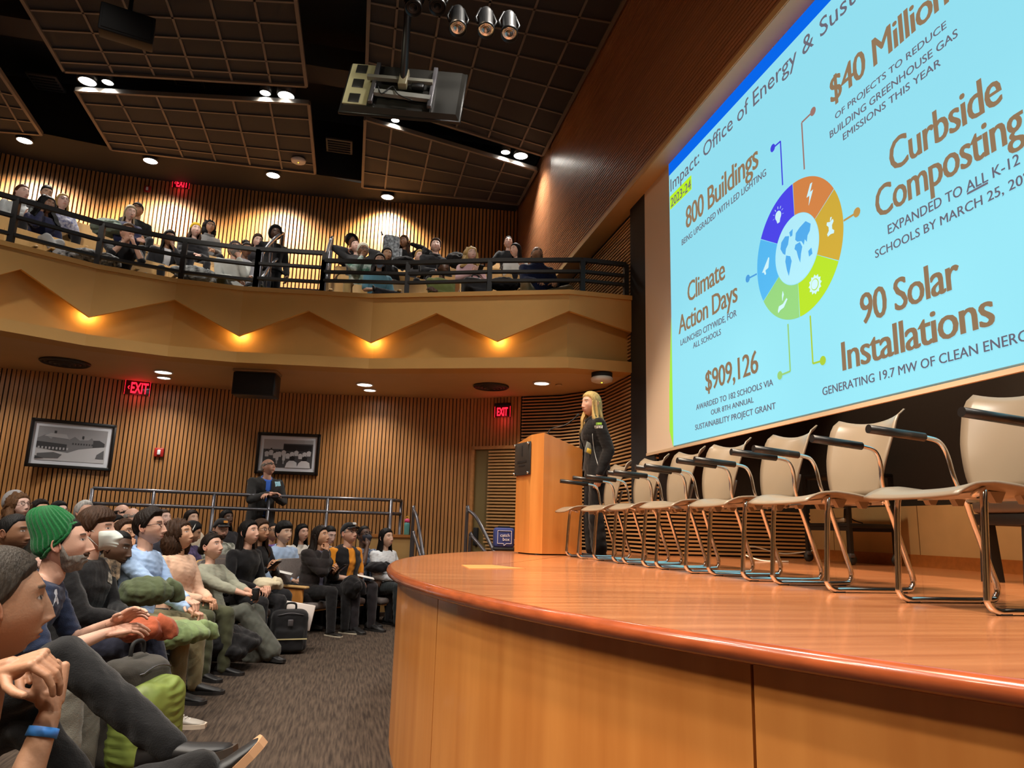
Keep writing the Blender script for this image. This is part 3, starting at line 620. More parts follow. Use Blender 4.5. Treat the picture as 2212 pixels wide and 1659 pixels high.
for t,a,b_,c2,bd,u in [('800 Buildings',(1483.4,492.7),(1639.5,362),(1481.5,449),.02,None),('$40 Million',(1796.7,216),(2051.3,15),(1795.6,161),.025,None),('Curbside',(1926.1,366.7),(2167.9,227),(1925.3,299),.025,None),('Composting',(1896,472),(2128.4,342),(1895.3,406),.025,'Compost'),('90 Solar',(1863.3,700),(2075.8,621),(1860.7,636),.025,None),('Installations',(1823,798.9),(2151,703),(1821.9,737),.025,None),('Climate',(1487.2,652.3),(1567.3,603),(1486.4,611),.02,None),('Action Days',(1467.6,720),(1594.4,653),(1467.6,681),.02,None),('$909,126',(1525.9,843),(1639.5,807),(1525.9,800),.02,None)]:
    stext(t,a,b_,c2,TXT,bd,u,'slide_heading',font_sp=.94)
for t,a,b_,c2,u in [('BEING UPGRADED WITH LED LIGHTING',(1474,528.9),(1656.4,381),(1473.3,517),None),('OF PROJECTS TO REDUCE',(1806,257.6),(2046.4,61),(1805,245),None),('BUILDING GREENHOUSE GAS',(1794.5,296.4),(2071.3,82),(1793.7,282),None),('EMISSIONS THIS YEAR',(1823,302),(2034.4,143),(1821.9,288),None),('EXPANDED TO ALL K-12',(1920.5,505.8),(2205.5,355),(1919.7,486),None),('SCHOOLS BY MARCH 25, 2024',(1892.3,551.5),(2171.7,427),(1891.5,534),'SCHOOLS BY MARCH 25,'),('GENERATING 19.7 MW OF CLEAN ENERGY',(1778.7,853.5),(2115.3,766),(1777.9,836.5),'GENERATING 19.7 MW OF CLEAN'),('LAUNCHED CITYWIDE, FOR',(1471.4,745.2),(1592.5,684),(1471.4,733),None),('ALL SCHOOLS',(1498.5,751.5),(1558.6,724),(1498,740),None),('AWARDED TO 182 SCHOOLS VIA',(1505.2,885.4),(1671.5,833),(1505.2,874),None),('OUR 8TH ANNUAL',(1537.2,895.6),(1629.4,870),(1536.8,885),None),('SUSTAINABILITY PROJECT GRANT',(1503,928.3),(1677.1,884),(1503,917),None)]:
    stext(t,a,b_,c2,TXS,.008,u)
ya,za=S(2091,417); yb,_=S(2136,394); quadm([(ya,za),(yb,za),(yb,za-.012),(ya,za-.012)],'underline',TXS,.006)
# donut chart
a=S(1676.4,540); c2=S(1769,533); t=S(1735.4,449.4); u=S(1718.5,619); yc=(a[0]+c2[0])/2; zc_=(t[1]+u[1])/2; ri=(abs(a[0]-c2[0])+abs(t[1]-u[1]))/4
ol=S(1635.7,560)[0]; orr=S(1824.5,500)[0]; ro=(ol-orr)/2; yc=(ol+orr)/2*.6+yc*.4
def seg(a0,a1,r0,r1,name,m,dx,n=16):
    pts=[(yc-r1*math.cos(R_(a0+(a1-a0)*i/n)),zc_+r1*math.sin(R_(a0+(a1-a0)*i/n))) for i in range(n+1)]
    if r0>0: pts+=[(yc-r0*math.cos(R_(a1+(a0-a1)*i/n)),zc_+r0*math.sin(R_(a1+(a0-a1)*i/n))) for i in range(n+1)]
    # ring segments as strips
    b=MB(); k=n+1
    if r0>0:
        P_=[W2((SLD-dx,y,z)) for y,z in pts]; b.add(P_,[(i,i+1,2*k-2-i,2*k-1-i) for i in range(n)])
        return b.build(name,m,PS)
    return quadm(pts[:-1],name,m,dx)
for (a0,a1),nm,c in zip([(90,150),(30,90),(-30,30),(-90,-30),(-150,-90),(150,210)],['indigo','orange','gold','lime','green','sky'],[(78,72,236),(212,134,74),(206,172,62),(182,226,48),(150,214,130),(88,186,244)]):
    seg(a0+.3,a1-.3,ri,ro,'chart_segment',cem(nm,c),.004)
seg(0,360,0,ri*.985,'chart_centre',cem('centre',(176,236,252)),.004,40)
MAPC=cem('map_blue',(84,172,238)); WH=cem('icon_white',(205,244,252))
def shape(pts,cx,cz,s,name,m,dx=.007): return quadm([(yc-(cx+x*s),zc_+cz+z*s) for x,z in pts],name,m,dx)
s=ri*.9
for pts in [[(-.72,.5),(-.5,.62),(-.3,.55),(-.38,.3),(-.5,.2),(-.55,.02),(-.66,.1),(-.78,.3)],[(-.5,-.02),(-.3,-.12),(-.24,-.3),(-.42,-.72),(-.5,-.5),(-.56,-.2)],[(.0,.3),(.05,.5),(.25,.6),(.55,.68),(.78,.5),(.72,.3),(.6,.2),(.55,.02),(.46,.14),(.4,-.02),(.3,.14),(.1,.2)],[(.0,.14),(.22,.14),(.32,-.05),(.24,-.25),(.18,-.5),(.1,-.3),(.04,-.08),(-.06,.02)],[(.6,-.3),(.75,-.25),(.78,-.45),(.62,-.48)],[(-.28,.66),(-.1,.7),(-.14,.5),(-.24,.5)]]: shape(pts,0,0,s,'world_map',MAPC)
rm=(ri+ro)/2; si=(ro-ri)*.3
def ic(a): return rm*math.cos(R_(a)),rm*math.sin(R_(a))
x,z=ic(60); shape([(.15,1),(-.5,-.1),(-.05,-.1),(-.25,-1),(.5,.25),(.05,.2),(.45,1)],x,z,si,'bolt_icon',WH)
x,z=ic(120); shape([(.6*math.cos(R_(t)),.15+.6*math.sin(R_(t))) for t in range(-50,231,20)]+[(-.22,-.75),(.22,-.75)],x,z,si*.85,'bulb_icon',WH)
for k in range(7):
    t=R_(-10+33*k); shape([(.8*math.cos(t)-.04,.2+.8*math.sin(t)),(.8*math.cos(t)+.04,.2+.8*math.sin(t)),(1.1*math.cos(t)+.04,.2+1.1*math.sin(t)),(1.1*math.cos(t)-.04,.2+1.1*math.sin(t))],x,z,si*.85,'ray_icon',WH)
x,z=ic(0); shape([(-.5,.85),(0,.7),(.5,.85),(.6,.55),(.28,.2),(.28,-.25),(.6,-.55),(.5,-.85),(0,-.75),(-.5,-.85),(-.6,-.55),(-.28,-.25),(-.28,.2),(-.6,.55)],x,z,si*.8,'apple_icon',WH); shape([(0,.8),(.1,1.2),(.35,1.15),(.2,.85)],x,z,si*.8,'apple_icon',WH)
x,z=ic(-60); seg_pts=[]
for k in range(24): r=.95 if k%2==0 else .75; seg_pts.append((r*math.cos(k*PI/12),r*math.sin(k*PI/12)))
shape(seg_pts,x,z,si,'sun_icon',WH); shape([(.55*math.cos(k*PI/10),.55*math.sin(k*PI/10)) for k in range(20)],x,z,si,'sun_icon',cem('lime',(182,226,48)),.009); shape([(.47*math.cos(k*PI/10),.47*math.sin(k*PI/10)) for k in range(20)],x,z,si,'sun_icon',WH,.011)
x,z=ic(-120); shape([(-.8,-.75),(-.6,-.35),(.1,-.3),(.7,.1),(.85,-.05),(.2,-.7),(-.4,-.8),(-.75,-1)],x,z,si,'hand_icon',WH); shape([(0,.05),(.0,.6),(.15,1.0),(.3,.6),(.12,.25),(.05,.05)],x,z,si,'leaf_icon',WH)
x,z=ic(180); shape([(-.7,-.35),(-.3,.05),(.55,.9),(.7,.8),(.45,-.2),(-.1,-.3),(.0,-.7),(-.2,-.75),(-.4,-.4)],x,z,si,'megaphone_icon',WH)
for pts,c in [([(1671,320),(1690,303),(1692,400)],(70,70,225)),([(1758,241),(1735.5,263),(1739,366)],(160,120,110)),([(1853,459),(1824,477)],(190,150,80)),([(1617,602),(1636,592)],(80,160,225)),([(1703.5,700),(1705.7,803),(1686.5,811)],(150,205,120)),([(1751.6,682),(1756,786),(1779.5,779)],(170,205,60))]:
    m=cem('line_%d'%c[0],c); P_=[S(*p) for p in pts]
    if len(P_)==3: P_[1]=(P_[2][0] if abs(P_[1][0]-P_[2][0])<abs(P_[1][0]-P_[0][0]) else P_[0][0],P_[1][1])
    bb=MB()
    for q,r in zip(P_,P_[1:]): bb.bar(W2((SLD-.006,*q)),W2((SLD-.006,*r)),.014,.002,(1,0,0))
    dq=P_[0] if pts[0][0] in(1671,1758,1853,1617) else P_[-1]
    bb.add([W2((SLD-.008,dq[0]+.035*math.cos(k*PI/6),dq[1]+.035*math.sin(k*PI/6))) for k in range(12)],[tuple(range(12))]); bb.build('connector_line',m,PS)
# ================================================================ STAGE FURNITURE
Z=ZSTG
M_maple=mat('podium_maple',(216,146,74),.34,noise=0,col2=(198,124,56),nscale=1.6,stretch=(6,6,.5),coat=.25)
M_shell=mat('chair_shell',(134,120,102),.32,noise=.04,nscale=6,spec=.5)
# ---- podium
PX,PY=1.665,6.67
pod=empty('podium',(PX+.07,PY+.03,Z),R_(13),'maple wood podium with a dark plaque on the front edge of the stage','podium')
b=MB(); foot=[(0,.44),(0,.12),(.08,0),(.52,0),(.52,.44)]; top=[1.10,1.16,1.175,1.04,1.04]
n=5; vs=[(x,y,.012) for x,y in foot]+[(x,y,z) for (x,y),z in zip(foot,top)]
b.add(vs,[tuple(range(n))[::-1]]+[(i,(i+1)%n,n+(i+1)%n,n+i) for i in range(n)]); b.add([vs[5],vs[6],vs[7],vs[8],vs[9]],[(0,1,2,3,4)])
b.build('body',M_maple,pod,fix=True); MB().box((.27,.23,.006),(.46,.4,.012)).build('plinth',M_black,pod)
MB().add([(.1,.02,1.172),(.5,.02,1.046),(.5,.42,1.046),(.1,.42,1.172)],[(0,1,2,3)]).build('reading_surface',mat('podium_top',(170,110,55),.4),pod)
pq=empty('plaque',(-.012,.28,.93)); pq.parent=pod
MB().rbox((0,0,0),(.014,.34,.33),.004).build('plate',mat('plaque_slate',(62,60,58),.35,metal=.3),pq)
for y in(-.15,.15):
    for z in(-.145,.145): MB().lathe([(.013,0),(.013,.02),(.008,.026)],12,M=Matrix.Translation((-.004,y,z))@Matrix.Rotation(-PI/2,4,'Y')).build('standoff',M_chrome,pq)
b=MB(); b.box((-.009,0,.07),(.003,.014,.09)); b.box((-.009,0,.12),(.003,.006,.03)); b.box((-.009,0,-.03),(.003,.2,.022)); b.box((-.009,0,-.07),(.003,.14,.01)); b.build('engraving',mat('plaque_ink',(30,29,30),.5),pq)
m0=Vector((.22,.16,1.13)); mic=empty('microphone',(PX+.22,PY+.2,Z+1.13),0,'thin black gooseneck microphone rising from the podium','microphone')
tp=atd(1250,896,7.15)-mic.location
MB().tube(smooth_path([(0,0,0),(.03,.0,.1),tp*.6,tp*.97],6),.006,8).build('gooseneck',M_plastic,mic); MB().tube([tp*.93,tp*1.02],.014,10).build('head',M_black,mic); MB().lathe([(.03,0),(.03,.015),(.01,.03)],14).build('base',M_black,mic)
# ---- throwable microphone cube with logo
c=atz(1087,1190,Z); cb=empty('microphone_cube',(c.x+.02,c.y+.1,Z),R_(-6),'blue padded throwable microphone cube with white lettering beside the podium','microphone cube')
s_=.215; M_bl=mat('cube_blue',(44,58,122),.8,noise=.1,nscale=60,bump=.2,bscale=200)
MB().rbox((0,0,.03+s_/2),(s_,s_,s_),.03,3).build('cover',M_bl,cb); MB().rbox((0,0,.018),(s_*1.04,s_*1.04,.036),.014).build('base',M_black,cb); MB().rbox((0,0,.04+s_),(.13,.07,.02),.008).build('handle',M_black,cb)
MB().rbox((s_/2+.01,-.04,.1),(.02,.04,.05),.006).build('clip',M_white,cb)
b=MB(); zc2=.03+s_/2; q=[(-.075,.075),(.075,.075),(.075,-.06),(.02,-.06),(-.005,-.082),(-.01,-.06),(-.075,-.06)]; P_=[Vector((x,-s_/2-.003,zc2+z)) for x,z in q]
for i in range(7): b.bar(P_[i],P_[(i+1)%7],.004,.007,(0,1,0))
for k,t in enumerate(('catch','box')):
    m=text_mb(t,.05,1,0,'CENTER'); m.v=[(x+.005+.012*k,-s_/2-.004-z,zc2+.012-k*.042+y) for x,y,z in m.v]; merge(b,m)
b.build('logo',mat('logo_white',(235,235,240),.6),cb)
# ---- stackable arm chair
def make_chair():
    e=empty('stacking_chair',(0,0,0)); T=.0125
    # shell seat
    def seatpt(u,v):
        x=.27-.49*v; w=(.235-.02*v)*(1-.12*max(0,(v-.75)/.25)); y=u*w
        z=np.interp(x,[-.22,-.16,-.08,0,.1,.18,.23,.27],[.432,.424,.425,.434,.446,.443,.428,.405])+.018*abs(u)**3*(1-abs(v-.55))-.012*(1-u*u)*math.sin(PI*min(1,v*1.1))
        return Vector((x,y,z))
    def shell(fn,nu,nv,t,nrm,name,mm):
        A=[fn(-1+2*i/(nu-1),j/(nv-1)) for i in range(nu) for j in range(nv)]; B_=[p+nrm(p)*t for p in A]; b=MB(); b.grid(A,nu,nv); b.grid(B_,nu,nv); o=nu*nv
        bd=[i*nv for i in range(nu)]+[(nu-1)*nv+j for j in range(1,nv)]+[i*nv+nv-1 for i in range(nu-2,-1,-1)]+[j for j in range(nv-2,0,-1)]
        b.f+=[(bd[k],bd[(k+1)%len(bd)],o+bd[(k+1)%len(bd)],o+bd[k]) for k in range(len(bd))]; b.mi+=[0]*len(bd); b.sm+=[True]*len(bd)
        return b.build(name,mm,e,fix=True)
    shell(seatpt,15,19,.012,lambda p:Vector((0,0,-1)),'seat',M_shell)
    def backpt(u,v):
        w=np.interp(v,[0,.15,.5,.8,1],[.165,.185,.215,.232,.228]); y=u*w
        z=.455+.39*v+.03*abs(u)**2.5*smf(v,.6,1)-.012*(1-abs(u))*smf(v,.75,1); x=-.205-.10*v-.03*v*v+.055*u*u*(.4+.6*v)+.02*math.sin(PI*v)-.03*smf(v,.9,1)*abs(u)
        return Vector((x,y,z))
    shell(backpt,15,15,.012,lambda p:Vector((-1,0,-.1)),'backrest',M_shell)
    b=MB(); b.tube(smooth_path([(-.17,-.1,.41),(-.2,-.1,.425),(-.232,-.1,.47),(-.27,-.1,.6)],4),.012,8); b.tube(smooth_path([(-.17,.1,.41),(-.2,.1,.425),(-.232,.1,.47),(-.27,.1,.6)],4),.012,8); b.build('back_support',M_shell,e)
    for s in(-1,1):
        y=s*.205
        P_=smooth_path([(.09,s*.12,.412),(.115,y*.9,.425),(.137,y,.39),(.16,y,.09),(.16,y,.04),(.125,y,.0135),(.05,y,.0125),(-.25,y,.0125),(-.30,y,.03),(-.308,y,.07),(-.285,y,.14),(-.20,y,.40),(-.19,y*.9,.418)],5)
        MB().tube(P_,T,10).build('leg_frame',M_chrome,e)
        P_=smooth_path([(-.205,y,.385),(-.165,y*1.06,.50),(-.15,y*1.12,.60),(-.12,y*1.14,.655),(-.06,y*1.15,.672),(.0,y*1.15,.677)],5)
        MB().tube(P_,.0105,10).build('arm_tube',M_chrome,e)
        MB().tube([(-.045,y*1.15,.674),(.225,y*1.15,.694)],.019,12).build('armrest',mat('arm_rubber',(24,24,25),.35),e)
        for x in(.1,-.24): MB().rbox((x,y,.004),(.05,.022,.008),.002).build('glide',M_black,e)
        for x in(.03,-.1): MB().add([(x-.035,y*.8,.425),(x+.035,y*.8,.425),(x+.012,y*.8,.385),(x-.012,y*.8,.385),(x-.035,y*.66,.425),(x+.035,y*.66,.425),(x+.012,y*.66,.385),(x-.012,y*.66,.385)],[(0,1,2,3),(7,6,5,4),(0,4,5,1),(1,5,6,2),(2,6,7,3),(3,7,4,0)]).build('stacking_lug',M_shell,e)
    MB().bar((.09,-.14,.41),(.09,.14,.41),.02,.02).build('cross_tube',M_chrome,e); MB().bar((-.19,-.19,.414),(-.19,.19,.414),.02,.02).build('cross_tube',M_chrome,e)
    return e
proto=make_chair(); GC='stacking chairs lined up along the stage'
chy=[(2.13,6.25,-3),(2.17,5.56,2),(2.19,4.98,-2),(2.21,4.40,2),(2.27,3.80,-2),(2.29,3.15,2),(2.31,2.31,0)]
clab=['farthest grey armchair on the stage, in front of the speaker','second grey armchair from the podium end of the row','third grey armchair from the podium end of the row','middle grey armchair of the seven on the stage','third grey armchair from the right end of the row','second grey armchair from the right end of the row','nearest grey armchair on the stage, cut by the right edge']
for i,(x,y,a) in enumerate(chy):
    c=proto if i==0 else copy_tree(proto); c.location=(x,y,Z); c.rotation_euler=(0,0,PI+R_(a)); tag(c,clab[i],'chair',GC)
# ---- equipment trolley, bench, cables at the back of the stage
t=empty('equipment_trolley',(4.78,6.2,Z),0,'black metal trolley on castors against the beige panels','trolley'); M_tr=mat('trolley_black',(22,21,21),.5)
for x in(-.24,.24):
    for y in(-.32,.32):
        MB().box((x,y,.475),(.035,.035,.75)).build('post',M_tr,t); w=empty('castor',(x,y,0)); w.parent=t
        MB().lathe([(.0,-.012),(.048,-.012),(.05,0),(.048,.012),(0,.012)],16,M=Matrix.Translation((0,0,.05))@Matrix.Rotation(PI/2,4,'X')).build('wheel',mat('castor_rubber',(40,38,36),.6),w); MB().rbox((0,0,.085),(.05,.045,.04),.008).build('fork',M_steel,w)
for z in(.36,.84): MB().rbox((0,0,z),(.5,.68,.04),.006).build('shelf',M_tr,t)
for x in(-.24,.24): MB().bar((x,-.32,.33),(x,.32,.33),.02,.04).build('rail',M_tr,t)
s0=empty('power_strip',(4.66,6.2,Z+.385),R_(80),'white power strip lying on the trolley shelf','power strip'); MB().rbox((0,0,.022),(.34,.06,.045),.008).build('body',mat('strip_white',(222,216,200),.45),s0)
for k in range(4): MB().rbox((-.12+.075*k,0,.047),(.035,.035,.004),.002).build('socket',M_steel,s0)
b=MB(); b.tube(smooth_path([(4.62,6.05,Z+.42),(4.58,5.98,Z+.52),(4.6,5.92,Z+.42),(4.7,5.9,Z+.385)],6),.006,6); tag(b.build('power_cable',M_black),'black cable coiled over the trolley shelf','cable')
b=MB(); b.tube(smooth_path([(4.9,6.95,Z+.1),(4.5,6.9,Z+.06),(4.05,6.75,Z+.13),(3.85,6.6,Z+.07),(3.9,6.35,Z+.008),(4.1,6.2,Z+.008)],8),.007,6); tag(b.build('white_cable',mat('cable_white',(225,220,210),.5)),'thin white cable lying on the stage by the low slatted wall','cable')
p=atz(2200,1262,Z); t=empty('piano_bench',(p.x+.3,p.y+.05,Z),R_(4),'black bench with a tufted leather cushion at the right edge of the stage','bench')
b=MB(); b.rbox((0,0,.47),(.72,.4,.1),.035,3); b.build('cushion',mat('bench_leather',(92,84,76),.35,bump=.3,bscale=20),t)
for k in range(5): MB().tube([(-.3+.15*k,-.195,.50),(-.3+.15*k,0,.523),(-.3+.15*k,.195,.50)],.006,6).build('tuft_seam',mat('seam_dark',(50,46,42),.5),t)
MB().rbox((0,0,.385),(.7,.38,.07),.006).build('apron',M_tr,t)
for x in(-.3,.3):
    for y in(-.14,.14): MB().add([(x-.045,y-.045,0),(x+.045,y-.045,0),(x+.045,y+.045,0),(x-.045,y+.045,0),(x-.03,y-.03,.36),(x+.03,y-.03,.36),(x+.03,y+.03,.36),(x-.03,y+.03,.36)],[(3,2,1,0),(4,5,6,7),(0,1,5,4),(1,2,6,5),(2,3,7,6),(3,0,4,7)]).build('leg',M_tr,t)
# ================================================================ HALL RAILINGS
ZA=.36
def rail_thing(name,posts,ztop,zmid,zbase,lab,r=.024,m=M_steel,ext=None,square=False):
    e=empty(name,(posts[0][0],posts[0][1],zbase(posts[0]) if callable(zbase) else zbase),0,lab,'railing'); o=e.location
    L=lambda p,z:Vector((p[0],p[1],z))-o
    for p in posts:
        z0=zbase(p) if callable(zbase) else zbase
        if square: MB().box(L(p,(z0+ztop)/2),(.06,.06,ztop-z0)).build('post',m,e)
        else: MB().tube([L(p,z0),L(p,ztop)],r,10).build('post',m,e)
    pp=posts if not ext else ext
    for z in [ztop]+list(zmid):
        P_=[L(p,z) for p in pp]
        if square:
            b=MB()
            for a,c in zip(P_,P_[1:]): b.bar(a,c,.055,.05 if z==ztop else .035)
            b.build('rail',m,e)
        else: MB().tube(P_,r,10).build('rail',m,e)
    return e
# cross-aisle parapet and railing under the balcony
def railpt(px,py,y): q=aty(px,py,y); return (q.x,q.y)
YR=9.55
rp=[(198,10.1),(332,10.3),(463,10.45),(582,10.55),(709,10.55),(846,10.45),(868,10.75)]
posts=[railpt(px,1070,y) for px,y in rp]; zt_r=aty(582,1071,10.55).z; zm_r=aty(582,1101,10.55).z
posts[-1]=(posts[-2][0]+.16,posts[-2][1]+.25)
rail_thing('aisle_railing',posts,zt_r,(zm_r,),.02,'grey tubular railing in front of the standing man under the balcony',m=mat('rail_grey',(104,104,110),.28,metal=.6))
q0=aty(772,1154,10.3); q1=aty(897,1157,10.2); b=MB(); e=empty('parapet',(q0.x,q0.y,0),0,'low tan wall with a wooden cap at the end of the seating','low wall'); e['kind']='structure'
d=(q1-q0); d.z=0; MB().bar((0,0,q0.z/2),(d.x,d.y,q0.z/2),.1,q0.z-.05,(0,0,1)).build('panel',mat('parapet_tan',(196,156,96),.6),e); MB().bar((0,0,q0.z-.01),(d.x,d.y,q1.z-.01),.16,.035,(0,0,1)).build('cap',M_trimw,e)
CAPZ=q0.z+.008
# raised platform of the cross aisle
M_riser=mat('aisle_carpet',(84,72,64),.95,noise=.3,nscale=30)
b=MB(); pl=[posts[0],(-6.3,7.6),(-7.4,8.9)]; 
ring=[p for p in LW if -7.0<p[0]<1.2]
pl2=[(p[0],p[1]+.1) for p in posts[:-1]]+[(ring[-1][0],ring[-1][1])]+[r for r in ring[::-1]]+[(-6.9,8.2),(-5.2,8.3)]
b.prism(pl2,0,ZA); struct(b.build('floor.001',M_riser,fix=True),'raised carpeted cross aisle along the back wall','floor')
for px,py,y,lab in [(893,1104,9.95,'short grey stair handrail right of the low wall'),(1009,1104,9.3,'short grey stair handrail left of the slatted door')]:
    q=aty(px,py,y); e=empty('stair_handrail',(q.x,q.y,0),0,lab,'handrail','stair handrails by the stage'); zt2=q.z; s=1 if px>950 else .35
    MB().tube(smooth_path([(0,0,0),(0,0,zt2-.05),(.02*s,-.04,zt2),(.1*s,-.3,zt2-.12),(.26*s,-.62,zt2-.5),(.30*s,-.66,zt2-.56)],4),.022,10).build('rail',M_steel,e)
    MB().tube(smooth_path([(.05*s,-.02,0),(.05*s,-.02,zt2-.38),(.08*s,-.08,zt2-.34),(.26*s,-.6,zt2-.62)],4),.022,10).build('lower_rail',M_steel,e)
# steps beside the stage
b=MB(); q=aty(1030,1185,8.75); b.box((q.x+.1,q.y+.2,.34),(.8,.5,.68)); b.box((q.x+.1,q.y-.2,.2),(.8,.3,.4)); e=struct(b.build('stair_1',M_maple),'small wooden steps beside the stage by the slatted door','steps')
bt=aty(878,1155,10.22); e=empty('water_bottle',(bt.x,bt.y,CAPZ),0,'turquoise water bottle with a pink lid standing on the low wall','bottle')
MB().lathe([(.034,0),(.038,.01),(.036,.06),(.039,.12),(.038,.16),(.030,.175)],20).build('body',mat('bottle_teal',(92,160,160),.3),e); MB().lathe([(.034,.172),(.036,.19),(.034,.215),(.015,.225)],20).build('lid',mat('bottle_pink',(214,70,120),.35),e); MB().tube([(.0+.018*math.cos(a*PI/8),0,.238+.02*math.sin(a*PI/8)) for a in range(16)],.006,6,True).build('loop',mat('bottle_yellow',(235,190,50),.4),e)
# ================================================================ BALCONY RAILING, SEATS
def bal(px,dy): # point on balcony front line at pixel column px, dy behind it
    q=atz(px,630,ZT); x=q.x
    for _ in range(8):
        y=front_y(x)+dy; x=aty(px,600,y).x
    return (x,front_y(x)+dy)
bp=[bal(x,.08) for x in (-160,8,205,391,553,697,880,1057,1258,1352)]
zr1=zat(*bp[6],568); zr2=zat(*bp[6],592); zr3=zat(*bp[6],611)
e=rail_thing('balcony_railing',bp[:5],zat(*bp[4],540),(zat(*bp[4],540)-.21,zat(*bp[4],540)-.42),ZT-.01,'dark square railing along the left half of the balcony',m=M_railb,square=True)
e=rail_thing('balcony_railing',bp[4:6],zat(*bp[5],547),(zat(*bp[5],547)-.2,zat(*bp[5],547)-.4,zat(*bp[5],547)-.55),ZT-.01,'dark taller railing section in front of the balcony stairs',m=M_railb,square=True)
e=rail_thing('balcony_railing',bp[5:],zr1,(zr2,zr3),ZT-.01,'dark square railing along the right half of the balcony',m=M_railb,square=True)
# auditorium seat
M_ply=mat('seat_ply',(222,178,116),.4,noise=.1,nscale=3,stretch=(1,8,1)); M_uph=mat('seat_fabric',(122,112,108),.9,noise=.25,nscale=60,bump=.2,bscale=300)
def roundrect(w,h,r,n=5):
    P_=[]
    for cx,cy,a0 in [(w/2-r,h-r,0),(-w/2+r,h-r,90),(-w/2+r*.3,r*.3,180),(w/2-r*.3,r*.3,270)]:
        rr=r if a0<180 else r*.3
        for k in range(n+1): a=R_(a0+90*k/n); P_.append((cx+rr*math.cos(a),cy+rr*math.sin(a)))
    return P_
def make_seat(folded=True,hall=False,endp=False):
    e=empty('auditorium_seat',(0,0,0)); 
    Mb=Matrix.Translation((-.23,0,.42))@Matrix.Rotation(R_(-14),4,'Y')@Matrix(((0,0,1,0),(1,0,0,0),(0,1,0,0),(0,0,0,1)))
    b=MB(); b.prism(roundrect(.53,.50,.07),-.02,0,Mb); b.build('backrest_shell',M_ply,e)
    ar=[(-.235,0),(.235,0)]+[(.235*math.cos(R_(a)),.13+.09*math.sin(R_(a))) for a in range(0,181,15)]
    if hall: ar=[(x*1.0,y) for x,y in roundrect(.51,.49,.06)]
    b=MB(); b.prism(ar,0,.035 if not hall else .05,Mb); b.build('back_cushion',M_uph,e)
    b=MB()
    if folded:
        b.rbox((-.12,0,.50),(.07,.47,.24),.03,2,Matrix.Rotation(R_(-10),3,'Y')); b.build('seat_cushion',M_uph,e)
    else:
        b.rbox((.0,0,.41),(.42,.46,.08),.03,2); b.build('seat_cushion',M_uph,e); MB().rbox((.0,0,.365),(.38,.42,.015),.005).build('seat_pan',M_ply,e)
    for s in(-1,1):
        if endp and s==-1:
            MB().rbox((-.03,s*.29,.34),(.30,.04,.52),.012).build('side_panel',M_maple,e); MB().rbox((-.02,s*.29,.62),(.40,.075,.03),.012).build('armrest',M_ply,e); MB().rbox((-.05,s*.28,.04),(.2,.05,.08),.008).build('foot',M_black,e); continue
        MB().rbox((-.06,s*.28,.30),(.22,.035,.58),.012).build('side_panel',M_black,e); MB().rbox((-.03,s*.28,.605),(.28,.05,.03),.012).build('armrest',M_ply if not hall else M_plastic,e)
    MB().box((-.08,0,.04),(.1,.3,.08)).build('foot',M_black,e)
    return e
SEATS={}
def put_seat(x,y,z,yaw,kind,label,group):
    if kind not in SEATS: c=SEATS[kind]=make_seat(kind=='folded',kind in('hall','end'),kind=='end')
    else: c=copy_tree(SEATS[kind])
    c.location=(x,y,z); c.rotation_euler=(0,0,yaw); return tag(c,label,'seat',group)
# ================================================================ PEOPLE
V3=lambda *a:np.array(a,float)
def tmp_mesh(m):
    me=bpy.data.meshes.new('t'); me.from_pydata(m.v,[],m.f); bm=bmesh.new(); bm.from_mesh(me); bmesh.ops.recalc_face_normals(bm,faces=bm.faces[:]); bm.to_mesh(me); bm.free(); return me
def remesh(m,vox,smooth=4,fac=.5):
    me=tmp_mesh(m); o=bpy.data.objects.new('t',me); COL.objects.link(o)
    r=o.modifiers.new('r','REMESH'); r.mode='VOXEL'; r.voxel_size=vox
    if smooth: s=o.modifiers.new('s','SMOOTH'); s.iterations=smooth; s.factor=fac
    dg=bpy.context.evaluated_depsgraph_get(); me2=bpy.data.meshes.new_from_object(o.evaluated_get(dg))
    n=len(me2.vertices); v=np.empty(n*3); me2.vertices.foreach_get('co',v); v=v.reshape(-1,3)
    nn=np.empty(n*3,dtype=np.float32); me2.vertex_normals.foreach_get('vector',nn); nn=nn.reshape(-1,3)
    f=[tuple(p.vertices) for p in me2.polygons]
    bpy.data.objects.remove(o); bpy.data.meshes.remove(me); bpy.data.meshes.remove(me2); return v,nn,f
def capsule(m,p,r0,q,r1,n=12):
    p=np.array(p,float); q=np.array(q,float); d=q-p; L=np.linalg.norm(d)
    if L<1e-5: d=V3(0,0,1e-3); L=1e-3
    d=d/L; P_=[]; R=[]
    for a in (-80,-45,-15): P_.append(p+d*(r0*math.sin(R_(a)))); R.append(r0*math.cos(R_(a)))
    for t in (.33,.66): P_.append(p+d*L*t); R.append(r0+(r1-r0)*t)
    for a in (15,45,80): P_.append(q+d*(r1*math.sin(R_(a)))); R.append(r1*math.cos(R_(a)))
    m.tube([Vector(x) for x in P_],R,n)
def ellipsoid(m,c,r,M=None,n=14):
    c=Vector(c); k=8; vs=[]
    for i in range(k):
        a=-PI/2+PI*(i+.5)/k
        for j in range(n):
            p=Vector((r[0]*math.cos(a)*math.cos(2*PI*j/n),r[1]*math.cos(a)*math.sin(2*PI*j/n),r[2]*math.sin(a)))
            vs.append((M@p if M is not None else p)+c)
    fs=[(i*n+j,i*n+(j+1)%n,(i+1)*n+(j+1)%n,(i+1)*n+j) for i in range(k-1) for j in range(n)]+[tuple(range(n))[::-1],tuple((k-1)*n+j for j in range(n))]
    m.add(vs,fs,0,True)
